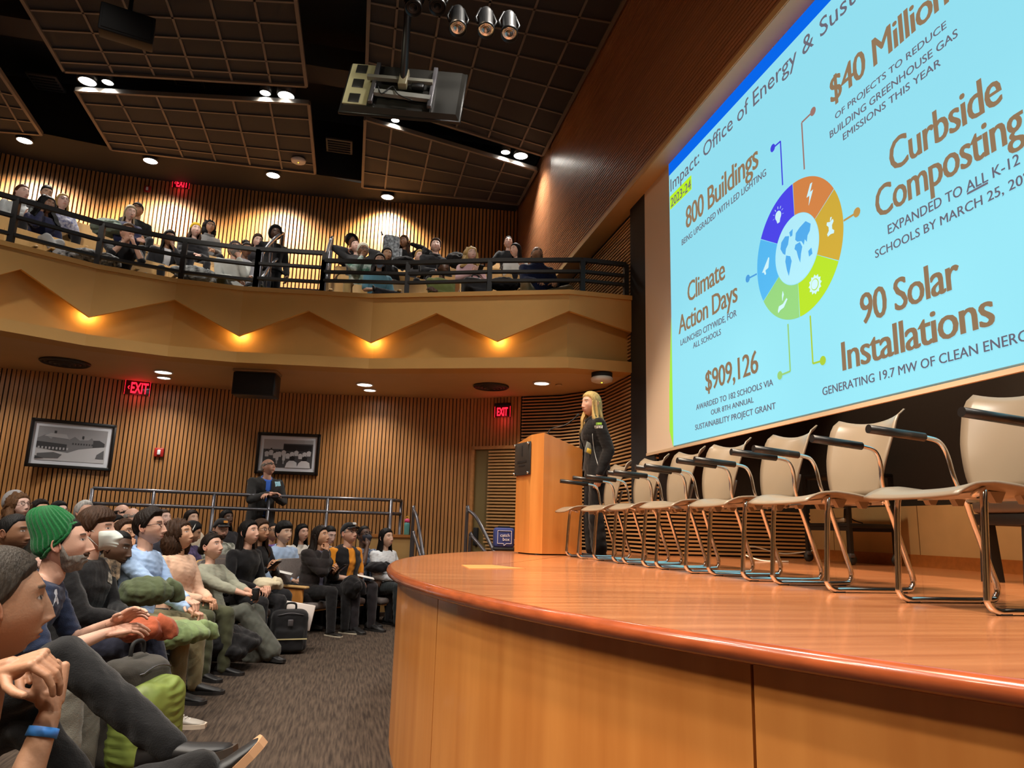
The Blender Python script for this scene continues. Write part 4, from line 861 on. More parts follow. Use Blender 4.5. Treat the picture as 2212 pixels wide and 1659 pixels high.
def loft(m,secs,n=20,e=2.4):
    vs=[]
    for c,X,Y,rx,ry in secs:
        for j in range(n):
            t=2*PI*j/n; a=math.cos(t); b=math.sin(t); sg=lambda v:math.copysign(abs(v)**(2/e),v)
            vs.append(np.array(c)+np.array(X)*rx*sg(a)+np.array(Y)*ry*sg(b))
    k=len(secs); fs=[(i*n+j,i*n+(j+1)%n,(i+1)*n+(j+1)%n,(i+1)*n+j) for i in range(k-1) for j in range(n)]+[tuple(range(n))[::-1],tuple((k-1)*n+j for j in range(n))]
    m.add(vs,fs,0,True)
_rs=np.random.RandomState(3); _K=_rs.normal(size=(14,3)); _PH=_rs.uniform(0,6.28,14)
def nz(v,sc,seed=0,n=7):
    r=np.zeros(len(v))
    for i in range(n): k=_K[(i+seed)%14]*sc*(1+.35*i); r+=np.sin(v@k+_PH[(i+seed*3)%14]+seed)/(1+.35*i)
    return r/3
def RX(a): c,s=math.cos(a),math.sin(a); return np.array([[1,0,0],[0,c,-s],[0,s,c]])
def RY(a): c,s=math.cos(a),math.sin(a); return np.array([[c,0,s],[0,1,0],[-s,0,c]])
def RZ(a): c,s=math.cos(a),math.sin(a); return np.array([[c,-s,0],[s,c,0],[0,0,1]])
# ---------------------------------------------------------------- heads
def head_fn(T,P,h,feat=True):
    cp=np.cos(P); ux=cp*np.cos(T); uy=cp*np.sin(T); uz=np.sin(P); n=2.25
    ax=np.where(ux>0,.097,.098); ay=.0745*h.get('w',1); az=.115
    r=(np.abs(ux/ax)**n+np.abs(uy/ay)**n+np.abs(uz/az)**n)**(-1/n)
    x,y,z=r*ux,r*uy,r*uz
    t=smf(-z,.02,.112); y=y*(1-(.34-.1*h.get('jaw',0))*t)
    x=np.where(x<0,x*(1-.5*smf(-z,.0,.09)),x)
    ff=smf(ux,.25,.85); x=x-ff*.006*smf(z,.03,.1)+ff*.010*t
    if feat:
        Y=np.abs(y); g=lambda y0,z0,sy,sz:np.exp(-((Y-y0)/sy)**2-((z-z0)/sz)**2)*(ux>.1)
        x=x-.012*g(.031,.013,.016,.013)+.008*g(.031,.011,.0115,.009)+.005*g(.026,.034,.022,.008)+.004*g(.046,-.02,.018,.018)
        ns=h.get('nose',1); hh=np.interp(z,[-.055,-.046,-.037,-.012,.010,.034],[0,.010*ns,.028*ns,.0185*ns,.0085,0]); sw=np.interp(z,[-.046,-.037,-.01,.02],[.0135,.0125,.0095,.0085])*h.get('nw',1)
        x=x+hh*np.exp(-(Y/sw)**2)*(ux>.1)+.009*g(.0125,-.041,.0065,.007)
        x=x+.006*g(0,-.069,.03,.02)+.006*g(0,-.0635,.021,.005)+.0065*g(0,-.0755,.018,.0058)-.005*g(0,-.0695,.024,.0022)-.004*g(0,-.087,.02,.006)+.009*g(0,-.104,.02,.012)
    return np.stack([x,y,z],-1)
LODN={3:(190,150),2:(110,88),1:(64,50),0:(44,34)}
def head_mesh(h,lod,skin):
    nu,nv=LODN[lod]; s=np.linspace(-1,1,nu,endpoint=False); T=PI*np.sign(s)*np.abs(s)**1.45
    q=np.linspace(0,1,nv); Pm=-PI/2+PI*(.5+.5*np.sign(q-.5)*np.abs(2*q-1)**1.12); Pm=np.clip(Pm,-PI/2+.01,PI/2-.01)
    TT,PP=np.meshgrid(T,Pm,indexing='ij'); V=head_fn(TT,PP,h).reshape(-1,3)
    f=[(i*nv+j,((i+1)%nu)*nv+j,((i+1)%nu)*nv+j+1,i*nv+j+1) for i in range(nu) for j in range(nv-1)]
    f+=[tuple(i*nv for i in range(nu))[::-1],tuple(i*nv+nv-1 for i in range(nu))]
    x,y,z=V.T; Y=np.abs(y); C=np.tile(np.array(skin),(len(V),1)); front=(x>.03)
    def mix(w,c): 
        nonlocal C
        w=np.clip(w,0,1)[:,None]; C=C*(1-w)+np.array(c)*w
    sk=np.array(skin); red=sk*np.array([1.0,.72,.68])
    mix(.35*np.exp(-((Y-.04)/.02)**2-((z+.03)/.02)**2)*front,red); mix(.3*np.exp(-(Y/.012)**2-((z+.037)/.012)**2)*front,red)
    lip=h.get('lip',sk*np.array([.82,.5,.5])); ed=lambda a,s=3.:np.clip((1-a)*s,0,1)
    mix(.85*ed((Y/.024)**2+((z+.0695)/(.0115-.08*Y))**2)*front,lip)
    mix(.7*ed((Y/.023)**2+((z+.0697)/.0018)**2,1.5)*front,sk*.3)
    bz=.0345+.06*(Y-.01)-1.9*np.clip(Y-.032,0,1)*.12; brow=h.get('brow',(.03,.02,.015))
    mix(.9*np.clip(1.4-np.abs(z-bz)/.0042,0,1)*((Y>.011)&(Y<.047))*front,brow)
    if h.get('eyes',1):
        op=h.get('open',.0044); e=((Y-.031)/.0135)**2+((z-.0115)/op)**2
        mix(.8*np.clip(1.6-np.abs(e-1.15)/.4,0,1)*(z>.0115)*front,sk*.18); mix(.35*np.clip(1.6-np.abs(e-1.15)/.4,0,1)*(z<=.0115)*front,sk*.4)
        mix(.92*ed(e)*front,(.50,.46,.43)); gx=h.get('gaze',0); mix(ed(((np.sign(y)*(Y-.031)-gx)/.0062)**2+((z-.0122)/.0062)**2,4)*(e<1)*front,h.get('iris',(.03,.018,.012)))
    mix(.8*ed(((Y-.0075)/.004)**2+((z+.0475)/.003)**2)*front,sk*.2)
    if h.get('stubble'): mix(h['stubble']*smf(-z,.045,.062)*np.clip((x-.0)/.03,0,1)*(1-.8*np.exp(-(Y/.02)**2-((z+.0695)/.008)**2)),h.get('scol',sk*.35))
    # ears
    m=MB(); k=12 if lod>1 else 8
    for sd in(-1,1):
        ey=.0755*h.get('w',1)*sd; M=Matrix.Translation((-.008,ey,-.006))@Matrix.Rotation(R_(-14),4,'Y')@Matrix.Rotation(R_(-18*sd),4,'Z')
        ellipsoid(m,(0,0,0),(.0155,.006,.029),n=k); 
        no=len(m.v); nn_=8*k; m.v[no-nn_:]=[tuple(M@Vector(p)) for p in m.v[no-nn_:]]
        if lod>1:
            pts=[M@Vector((.015*math.cos(a),.006*sd,.028*math.sin(a)*(1 if a<PI else .85))) for a in np.linspace(-.25*PI,1.35*PI,16)]; m.tube(pts,[.0035+.0012*math.sin(i/15*PI) for i in range(16)],6)
    o=len(V); V=np.vstack([V,np.array(m.v)]); f+=[tuple(i+o for i in q_) for q_ in m.f]; ce=np.tile(sk*np.array([.95,.8,.78]),(len(m.v),1)); C=np.vstack([C,ce])
    return V,f,C
# ---------------------------------------------------------------- hands (right hand: x fingers, y thumb side, z back of hand)
HANDS={}
def hand(pose,lod):
    k=(pose,min(lod,2) if lod<3 else 3)
    if k in HANDS: return HANDS[k]
    m=MB()
    curl={'relaxed':(28,32,20),'fist':(78,95,60),'flat':(6,8,5),'hold':(48,52,30),'drape':(55,38,22),'spread':(14,20,14)}[pose]
    bs=[(.084,.030,.041,.026,.020,.0088),(.089,.0105,.046,.029,.021,.009),(.085,-.009,.042,.027,.020,.0086),(.077,-.0275,.033,.020,.018,.0076)]
    for i,(bx,by,l1,l2,l3,r) in enumerate(bs):
        fan=(by*.9 if pose not in('spread',) else by*6.5); a=0; p=V3(bx,by,.002); capsule(m,(.004,by*.62,0),.0135,p,.0118,10)
        for j,(l,cu) in enumerate(zip((l1,l2,l3),curl)):
            a+=R_(cu*(1+.09*(i-1))); d=V3(math.cos(a)*math.cos(fan),math.sin(fan)*max(.2,math.cos(a)),-math.sin(a)); d/=np.linalg.norm(d); q=p+d*l
            capsule(m,p,r*(1.06-.08*j),q,r*(.97-.1*j),10); p=q
    ellipsoid(m,(.032,.02,-.008),(.03,.018,.015)); ellipsoid(m,(.045,-.018,-.008),(.035,.016,.013)); capsule(m,(-.03,0,0),.022,(.015,.0,0),.024)
    th={'fist':[(.45,.55,-.6),(.85,-.05,-.5),(.6,-.75,-.2)],'hold':[(.5,.6,-.55),(.8,.2,-.6),(.8,-.1,-.5)],'flat':[(.55,.8,-.15),(.85,.5,-.1),(.9,.4,-.1)]}.get(pose,[(.55,.72,-.35),(.8,.5,-.35),(.9,.3,-.3)])
    p=V3(.018,.026,-.006)
    for (d,l,r0,r1) in zip(th,(.042,.031,.025),(.0135,.0105,.0098),(.0108,.0098,.008)):
        d=np.array(d)/np.linalg.norm(d); q=p+d*l; capsule(m,p,r0,q,r1,10); p=q
    v,n,f=remesh(m,{3:.0025,2:.0034}.get(k[1],.0052),3)
    HANDS[k]=(v,f); return HANDS[k]
# ---------------------------------------------------------------- hair, hats, glasses, masks, beards  (head-local coordinates)
def cap_surface(h,bound,thick,lod,strand=.0,nfreq=40,top=None,low=.0,extra=None,seed=0,back=0):
    nu={3:150,2:100,1:64,0:44}[lod]; nw={3:34,2:24,1:16,0:12}[lod]
    T=np.linspace(-PI,PI,nu,endpoint=False); zb=np.interp(np.abs(np.degrees(T)),bound[0],bound[1]); Pb=np.arcsin(np.clip(zb/.112,-.99,.99))
    # refine boundary elevation
    for _ in range(4):
        pz=head_fn(T,Pb,h,False)[:,2]; Pb=np.clip(Pb+(zb-pz)/.1,-1.5,1.5)
    w=np.linspace(0,1,nw)**1.25; P=Pb[:,None]+(PI/2-.004-Pb[:,None])*w[None]; TT=np.repeat(T[:,None],nw,1)
    V=head_fn(TT,P,h,False); nrm=V/np.linalg.norm(V,axis=-1,keepdims=True)
    th=thick(TT,P,w[None]) if callable(thick) else thick
    th=th*np.clip(w*7,0,1)[None]-.004*(w<.02)[None]
    if strand: th=th+strand*(np.sin(TT*nfreq+3*np.sin(P*7+seed))+.6*np.sin(TT*nfreq*.37+P*9+seed))*np.clip(w*5,0,1)[None]*np.cos(P)
    V=V+nrm*th[...,None] if np.ndim(th)>0 else V+nrm*th
    if extra is not None: V=extra(V,TT,P)
    m=MB(); m.grid(V.reshape(-1,3),nu,nw,cu=True); m.f.append(tuple(i*nw+nw-1 for i in range(nu))); m.mi.append(0); m.sm.append(True); return m
HB_SHORT=([0,35,55,72,84,100,140,180],[.071,.069,.048,.012,-.012,-.012,-.055,-.06])
HB_WOMAN=([0,25,50,66,80,110,180],[.066,.062,.042,.0,-.045,-.06,-.07])
HB_BACK=([0,30,55,72,88,110,180],[.069,.066,.05,.02,.0,-.04,-.065])
HB_BALD=([0,60,80,90,110,180],[.0,.0,.0,-.01,-.05,-.06])
def curtain(L,T0,rx,ry,flare,lod,wave=.004,wf=30,xo=-.012,thick=.022,seed=0,top=.03):
    nu={3:90,2:60,1:40,0:28}[lod]; nz_={3:40,2:28,1:18,0:12}[lod]; T=np.linspace(R_(T0),2*PI-R_(T0),nu); zz=np.linspace(top,-L,nz_)
    O=[];I=[]
    for t in T:
        for z in zz:
            f=smf(-z,0,.25); ra=rx+flare*f; rb=ry+flare*f*1.1; w=wave*(math.sin(t*wf+seed+z*18)+.7*math.sin(t*wf*.43+z*40+seed))*(.5+f)
            ta=1-.55*smf(-z,L*.75,L)
            ra+=w; rb+=w; O.append((xo+ra*math.cos(t)*1.12,rb*math.sin(t),z)); k=thick*ta; I.append((xo+(ra-k)*math.cos(t)*1.12,(rb-k)*math.sin(t),z))
    m=MB(); m.grid(O,nu,nz_); m.grid(I,nu,nz_); o=nu*nz_
    bd=[j for j in range(nz_)]+[i*nz_+nz_-1 for i in range(1,nu)]+[(nu-1)*nz_+j for j in range(nz_-2,-1,-1)]+[i*nz_ for i in range(nu-2,0,-1)]
    for k in range(len(bd)): a,b=bd[k],bd[(k+1)%len(bd)]; m.f.append((a,b,o+b,o+a)); m.mi.append(0); m.sm.append(True)
    return m
def blob(c,r,amp,fr,lod,seed=0):
    n={3:60,2:44,1:28,0:20}[lod]; vs=[]; m=MB(); k=n//2
    P=np.array([(math.cos(-PI/2+PI*(i+.5)/k)*math.cos(2*PI*j/n),math.cos(-PI/2+PI*(i+.5)/k)*math.sin(2*PI*j/n),math.sin(-PI/2+PI*(i+.5)/k)) for i in range(k) for j in range(n)])
    d=1+amp*nz(P,fr,seed); V=P*d[:,None]*np.array(r)+np.array(c)
    m.add(V,[(i*n+j,i*n+(j+1)%n,(i+1)*n+(j+1)%n,(i+1)*n+j) for i in range(k-1) for j in range(n)]+[tuple(range(n))[::-1],tuple((k-1)*n+j for j in range(n))],0,True); return m
def hair_mesh(style,h,lod,seed=0):
    """returns list of (mesh, follow) follow: 'head' or 'yaw'"""
    out=[]
    if style in('short','side','crop'):
        t0={'short':.016,'side':.024,'crop':.006}[style]*h.get('ht',1)
        th=lambda T,P,w:t0*(.45+.75*np.clip(np.sin(P),0,1))*(1+.25*np.cos(T))+0*w
        out.append((cap_surface(h,HB_SHORT,th,lod,.0022 if style!='crop' else .0008,26,seed=seed),'head'))
    elif style=='fringe':
        th=lambda T,P,w:.010+.026*np.clip(np.sin(P),0,1)+0*w
        b=([0,30,55,72,84,100,140,180],[.048,.046,.04,.006,-.01,-.012,-.06,-.068]); out.append((cap_surface(h,b,th,lod,.0026,30,seed=seed),'head'))
    elif style=='balding':
        def th(T,P,w): return .007*(1-smf(P,R_(22),R_(40)))*np.clip((np.abs(T)-1.2)/.3,0,1)-.004*smf(P,R_(30),R_(45))
        out.append((cap_surface(h,HB_BALD,th,lod,.0008,30,seed=seed),'head'))
    elif style in('long','longwave','straight'):
        th=lambda T,P,w:(.010+.010*np.clip(np.sin(P),0,1))*h.get('ht',1)+0*w
        out.append((cap_surface(h,HB_WOMAN,th,lod,.0015,34,seed=seed),'head'))
        out.append((curtain(h.get('hl',.30),h.get('ht0',72),.086,.083,h.get('flare',.02),lod,{'long':.004,'longwave':.011,'straight':.002}[style],{'long':22,'longwave':14,'straight':30}[style],seed=seed),'yaw'))
    elif style=='bob':
        th=lambda T,P,w:.012+.010*np.clip(np.sin(P),0,1)+0*w
        out.append((cap_surface(h,HB_WOMAN,th,lod,.0015,30,seed=seed),'head')); out.append((curtain(.115,66,.09,.088,.008,lod,.003,20,seed=seed),'yaw'))
    elif style in('curly','bigcurly'):
        b=h.get('cr',.105); out.append((cap_surface(h,HB_WOMAN,lambda T,P,w:.014+0*T,lod,.003,18,seed=seed),'head'))
        for k,(c,r) in enumerate([((-.03,0,.03),(.118,.122,.12)),((-.055,.055,-.06),(.075,.07,.1)),((-.055,-.055,-.06),(.075,.07,.1)),((-.075,0,-.05),(.075,.1,.11))]):
            out.append((blob(c,[x*b/.105 for x in r] if k else [r[0]*.9,r[1]*.92,r[2]*.98],.17,11 if lod>1 else 6,max(lod+1,1) if lod<3 else 3,k+seed),'head'))
        if h.get('hl'): out.append((curtain(h['hl'],60,.10,.10,.06,lod,.014,9,seed=seed,thick=.05),'yaw'))
    elif style in('bun','tied','pony'):
        th=lambda T,P,w:.006+.006*np.clip(np.sin(P),0,1)+0*w
        out.append((cap_surface(h,HB_BACK,th,lod,.001,44,seed=seed),'head'))
        if style=='bun': out.append((blob((-.075,0,.125),(.055,.058,.05),.14,6,lod,seed),'head'))
        if style=='tied': out.append((blob((-.105,0,-.005),(.04,.042,.042),.08,6,lod,seed),'head'))
        if style=='pony':
            m=MB(); m.tube(smooth_path([(-.09,0,.03),(-.13,0,.01),(-.15,0,-.08),(-.14,.0,-.2),(-.12,0,-.28)],5),[.022]*5+[.03]*6+[.026]*5+[.02]*4+[.008],10); out.append((m,'yaw'))
    elif style=='afro':
        out.append((cap_surface(h,HB_BACK,lambda T,P,w:.01+0*T,lod,.003,18,seed=seed),'head')); out.append((blob((-.035,0,.045),(.125,.125,.12),.08,7,max(lod,1),seed),'head'))
    return out
def beanie(h,lod,ribs,slouch=0,low=0):
    b=([0,40,70,100,140,180],[.062+low,.055+low,.022+low,-.012+low,-.055+low,-.062+low])
    th=lambda T,P,w:.014+.006*np.sin(P)+(.0035*np.sign(np.sin(T*ribs))*np.abs(np.sin(T*ribs))**.6*np.cos(P)**.5 if ribs else 0)+0*w
    def ex(V,T,P):
        k=smf(V[...,2],.03,.13); V[...,2]+=k*slouch*.9; V[...,0]-=k*slouch*1.3; return V
    m=cap_surface(h,b,th,max(lod,1),0,extra=ex); 
    nu={3:150,2:100,1:64,0:44}[max(lod,1)]; nw={3:34,2:24,1:16,0:12}[max(lod,1)]; k=max(1,nw//10)
    ring=[Vector(m.v[i*nw+k]) for i in range(nu)]; m.tube(ring,.008,6,True); return m
def ballcap(h,lod,backwards=False):
    b=([0,45,75,110,180],[.060,.058,.032,.012,-.02])
    m=cap_surface(h,b,lambda T,P,w:.012+.006*np.sin(P)+0*w,max(lod,1)); v=MB(); n=14; P_=[]
    for i in range(n):
        a=R_(-62+124*i/(n-1))
        for r in (0,.35,.7,1): x=.088*math.cos(a)+(.075*math.cos(a*.9))*r; P_.append((x,.076*math.sin(a)*(1+.06*r),.066-.012*r*r-.10*(math.sin(a)**2)*.18))
    v.grid(P_,n,4); P2=[(x,y,z-.004) for x,y,z in P_]; v.grid(P2,n,4); return m,v
def glasses_mesh(h,lod,full=True):
    m=MB(); k=16 if lod>1 else 10; r=.0024 if lod>1 else .0030
    for s in(-1,1):
        m.tube([(.108-.012*abs(.021*math.cos(a)*s+.032*s)/.05-(.006 if math.sin(a)<0 else 0)*0,s*.032+.0235*math.cos(a),.010+.0165*math.sin(a)) for a in np.linspace(0,2*PI,k,endpoint=False)],r,6,True)
        m.tube([(.094,s*.054,.016),(.07,s*.071,.016),(.0,s*.078,.012),(-.014,s*.078,.002)],r*.9,6)
    m.tube([(.107,-.011,.014),(.111,0,.017),(.107,.011,.014)],r,6); return m
def patch(h,tmax,z0,z1,off,lod,fn=None,seed=0,rough=0):
    nu={3:60,2:44,1:28,0:20}[lod]; nv={3:40,2:28,1:16,0:12}[lod]; T=np.linspace(-R_(tmax),R_(tmax),nu); V=[]
    for t in T:
        P=np.linspace(-1.5,.4,160); S_=head_fn(np.full(160,t),P,h,False); z=S_[:,2]
        pz=np.interp(np.linspace(z0,z1(abs(math.degrees(t))) if callable(z1) else z1,nv),z,P); V.append(head_fn(np.full(nv,t),pz,h))
    V=np.array(V); nrm=V/np.linalg.norm(V,axis=-1,keepdims=True); u=np.linspace(-1,1,nu)[:,None]; w=np.linspace(0,1,nv)[None]
    edge=np.clip((1-np.abs(u))*4,0,1)*np.clip(w*4,0,1)*np.clip((1-w)*4,0,1); edge=np.sqrt(edge)
    o=(off if not callable(off) else off(u,w,V))*edge-.003*(1-edge)
    if rough: o=o+rough*nz(V.reshape(-1,3),90 if lod>1 else 60,seed).reshape(nu,nv)*edge
    V=V+nrm*o[...,None]; m=MB(); m.grid(V.reshape(-1,3),nu,nv); return m
# ---------------------------------------------------------------- body
M_skin=mat('skin',(200,150,120),.5,noise=.05,nscale=25,bump=.08,bscale=180,attr='Col',spec=.4)
SKIN=dict(fair=(.62,.36,.26),pale=(.68,.44,.36),tan=(.50,.27,.16),olive=(.44,.24,.14),brown=(.22,.105,.055),dark=(.085,.04,.022),asian=(.60,.38,.27))
HAIRC=dict(black=(14,12,12),dark=(30,20,15),brown=(62,40,25),lightbrown=(104,72,46),blond=(196,160,98),blondegrey=(176,160,132),grey=(150,143,135),white=(200,196,190),auburn=(84,44,28),saltpepper=(112,104,97))
def hairmat(c):
    col=HAIRC[c] if isinstance(c,str) else c
    return mat('hair_%d_%d_%d'%col,col,.55,noise=.45,nscale=26,stretch=(3,3,.35),bump=.5,bscale=60,spec=.18)
def cloth(c,kind='plain',c2=None):
    n='cloth_%s_%d_%d_%d'%((kind,)+tuple(c))
    if kind=='plain': return mat(n,c,.85,noise=.12,nscale=9,bump=.25,bscale=220,sheen=.15,spec=.2)
    if kind=='shiny': return mat(n,c,.38,noise=.15,nscale=7,bump=.15,bscale=60,spec=.5)
    if kind=='knit': return mat(n,c,.9,noise=.3,nscale=60,stretch=(3,3,1),bump=.5,bscale=160,sheen=.2,spec=.1)
    return mat(n,c,.85,col2=c2,nscale={'floral':26,'plaid':11,'camo':14}.get(kind,16),bump=.2,bscale=200,spec=.2)
def ik(S,Wt,a,b,pole):
    S=np.array(S,float); Wt=np.array(Wt,float); d=Wt-S; L=np.linalg.norm(d)
    if L>(a+b)*.995: Wt=S+d/L*(a+b)*.995; d=Wt-S; L=np.linalg.norm(d)
    L=max(L,abs(a-b)+.02); u=d/np.linalg.norm(d); x=(a*a-b*b+L*L)/(2*L); hgt=math.sqrt(max(a*a-x*x,0)); p=np.array(pole,float); p=p-u*(p@u); p/=np.linalg.norm(p)+1e-9
    return S+u*x+p*hgt,Wt
def build_np(V,F,name,m,parent,col=None):
    me=bpy.data.meshes.new(name); me.from_pydata([tuple(v) for v in V],[],F); me.materials.append(m)
    me.polygons.foreach_set('use_smooth',[True]*len(F))
    if col is not None:
        a=me.color_attributes.new('Col','FLOAT_COLOR','POINT'); a.data.foreach_set('color',np.hstack([col,np.ones((len(col),1))]).ravel())
    me.update(); o=bpy.data.objects.new(name,me); COL.objects.link(o); o.parent=parent; return o
def shoe(name,ank,fwd,up,mm,sole,parent,L=.27,lod=1,laces=False,logo=False,flat=False,pale=None):
    fwd=np.array(fwd,float); fwd/=np.linalg.norm(fwd); up=np.array(up,float); up=up-fwd*(up@fwd); up/=np.linalg.norm(up); sd=np.cross(up,fwd)
    A=np.array(ank,float)-up*.085; k=L/.27
    secs=[(-.075,.028,.028,.05),(-.065,.036,.033,.085 if not flat else .05),(-.02,.035,.033,.088 if not flat else .05),(.03,.036,.038,.075 if not flat else .035),(.09,.044,.044,.055 if not flat else .036),(.14,.045,.044,.043),(.18,.036,.034,.033),(.197,.018,.018,.022)]
    V=[];n=14
    for x,w0,w1,ht in secs:
        for j in range(n):
            t=2*PI*j/n; c,s=math.cos(t),math.sin(t); V.append(A+fwd*x*k+sd*c*(w0 if s>0 else w1)*k+up*(.012+max(ht*k-.012,.01)*(.5+.5*s)))
    f=[(i*n+j,i*n+(j+1)%n,(i+1)*n+(j+1)%n,(i+1)*n+j) for i in range(len(secs)-1) for j in range(n)]+[tuple(range(n))[::-1],tuple((len(secs)-1)*n+j for j in range(n))]
    o=build_np(V,f,'shoe',mm,parent)
    if lod>=1:
        V=[];P_=[(x*k*1.02,w*k*1.06) for x,w in [(-.08,.026),(-.06,.036),(0,.034),(.09,.045),(.14,.046),(.18,.037),(.2,.02)]]
        pts=[(x,w) for x,w in P_]+[(x,-w) for x,w in P_[::-1]]; q=len(pts)
        for hgt in(0,.024 if not flat else .012): V+=[A+fwd*x+sd*y+up*hgt for x,y in pts]
        s_=build_np(V,[tuple(range(q))[::-1],tuple(range(q,2*q))]+[(i,(i+1)%q,q+(i+1)%q,q+i) for i in range(q)],'sole',sole,o)
        for p in s_.data.polygons: p.use_smooth=False
    if laces:
        m=MB()
        for i in range(5): x=.035+.018*i; z=.078-.0085*i; m.tube([Vector(A+fwd*x*k+sd*.024*k+up*z*k),Vector(A+fwd*(x+.008)*k+up*(z+.006)*k),Vector(A+fwd*(x+.004)*k-sd*.024*k+up*(z)*k)],.0028,5)
        m.build('laces',M_white,o)
    if logo:
        for s in(-1,1):
            m=MB(); P_=[(-.045,.040),(-.03,.030),(.045,.052),(-.02,.042),(-.036,.052)]; m.add([Vector(A+fwd*x*k+up*z*k+sd*s*(.0385 if x<.02 else .0405)*k*(1.02-.2*(z-.03)/.05)) for x,z in P_],[(0,1,2,3),(0,3,4)]); m.build('swoosh',mat('swoosh_grey',(70,66,64),.5),o)
    return o
INFO={}
def person(d):
    lod=d.get('lod',1); fem=d.get('fem',0); sc=d.get('sc',1.0)*(.94 if fem else 1.0); rs=d.get('seed',0)
    yaw=R_(d['yaw']); lean=R_(d.get('lean',12)); stand=d.get('stand',0)
    F0=d.get('floor',0.0); Hw=np.array(d['head'])
    hr=RZ(R_(d.get('hyaw',0)))@RY(-R_(d.get('hpitch',8)))@RX(R_(d.get('hroll',0)))
    hyawM=RZ(R_(d.get('hyaw',0)))
    # spine
    cur=R_(d.get('curve',-22)); tw=RX(R_(d.get('side',0)))
    def spine(h,n=11):
        P=[V3(0,0,h)]; A=[lean]; Ls=.50*sc
        for i in range(1,n):
            a=lean+cur*((i/(n-1))**1.5); P.append(P[-1]+V3(-math.sin(a),0,math.cos(a))*Ls/(n-1)); A.append(a)
        return [tw@(p-P[0])+P[0] for p in P],A
    def hc(h):
        P,A=spine(h); C7=P[-1]; return C7+(tw@V3(-math.sin(A[-1])*.035,0,math.cos(A[-1])*.035))+hr@V3(.024,0,.118)*sc
    if stand: h=.90*sc
    else: h=.5
    z0=hc(h)[2]-h
    if stand: rootz=Hw[2]-z0-h
    else:
        h=np.clip(Hw[2]-F0-z0,.40,.80); rootz=Hw[2]-z0-h
    Hc=hc(h); root=Hw-RZ(yaw)@V3(Hc[0],Hc[1],0); root=V3(root[0],root[1],rootz)
    e=empty('person',Vector(root),yaw,d['label'],'person',d.get('group'))
    P,A=spine(h); fw=lambda i:tw@V3(math.cos(A[i]),0,math.sin(A[i])); Yv=tw@V3(0,1,0); up=lambda i:tw@V3(-math.sin(A[i]),0,math.cos(A[i]))
    wd=d.get('fat',1.0); sw=(.172 if fem else .195)*sc
    def torso(inf,k=1.0,bottom=0,skirt=0):
        prof=[(0,.118,.168),(2,.108,.150),(4,.106,.146),(6,.118,.158),(7,.122,.168),(8,.112,.175),(9,.092,.165),(10,.058,.085)] if not fem else [(0,.115,.175),(2,.10,.146),(4,.092,.128),(6,.112,.142),(7,.115,.15),(8,.10,.152),(9,.082,.142),(10,.05,.072)]
        S=[]
        if bottom: 
            p=P[0]-up(0)*bottom; S.append((p,fw(0),Yv,.118*sc*wd+inf+.006,.172*sc*wd+inf+.006))
        for i,rx,ry in prof:
            f_=wd if i<8 else 1; S.append((P[i]+fw(i)*(.012 if fem and 5<i<9 else 0),fw(i),Yv,(rx*f_*sc)*k+inf,(ry*f_*sc)*k+inf))
        return S
    # legs
    th,sh=.43*sc,.42*sc; J={}
    for s in(-1,1):
        hip=V3(0,s*.088*sc,h-.01)
        mode=d.get('legs','normal')
        if stand: kn=V3(.03,s*.09*sc,h*.53); an=V3(-.01+d.get('step',0)*s*.12,s*.10*sc,.085)
        else:
            spd=d.get('spread',.13)
            kn=hip+V3(.41*sc,s*(spd-.088),np.clip(.47*sc-hip[2]+.02,-.12,.06)); fx=d.get('fx',.02)
            if mode=='stretch': fx=.28
            if mode=='back': fx=-.12
            an=V3(kn[0]+fx,kn[1]*1.0,.085); dz=kn[2]-an[2]; q=(an-kn); an=kn+q/np.linalg.norm(q)*max(sh,np.linalg.norm(q)) if np.linalg.norm(q)<sh*.8 else an
            an[2]=.085
            if 'legw' in d and s in d['legw']:
                kn,an=[RZ(-yaw)@(np.array(q)-root) for q in d['legw'][s]]
            elif mode=='cross' and s==d.get('cs',-1): kn=V3(.40*sc,s*.02,h+.075); an=V3(.58*sc,-s*.16,h-.26)
            if mode=='fig4' and s==d.get('cs',-1): kn=V3(.33*sc,s*.26,h+.06); an=V3(.40*sc,-s*.10,h+.06)
        J[s]=(hip,kn,an)
    # arms
    arms=d.get('arms',('lap','lap')); SH={};
    if isinstance(arms,str): arms=(arms,arms)
    sleeve=d.get('sleeve',1.0); hands=d.get('hands',('relaxed','relaxed'))
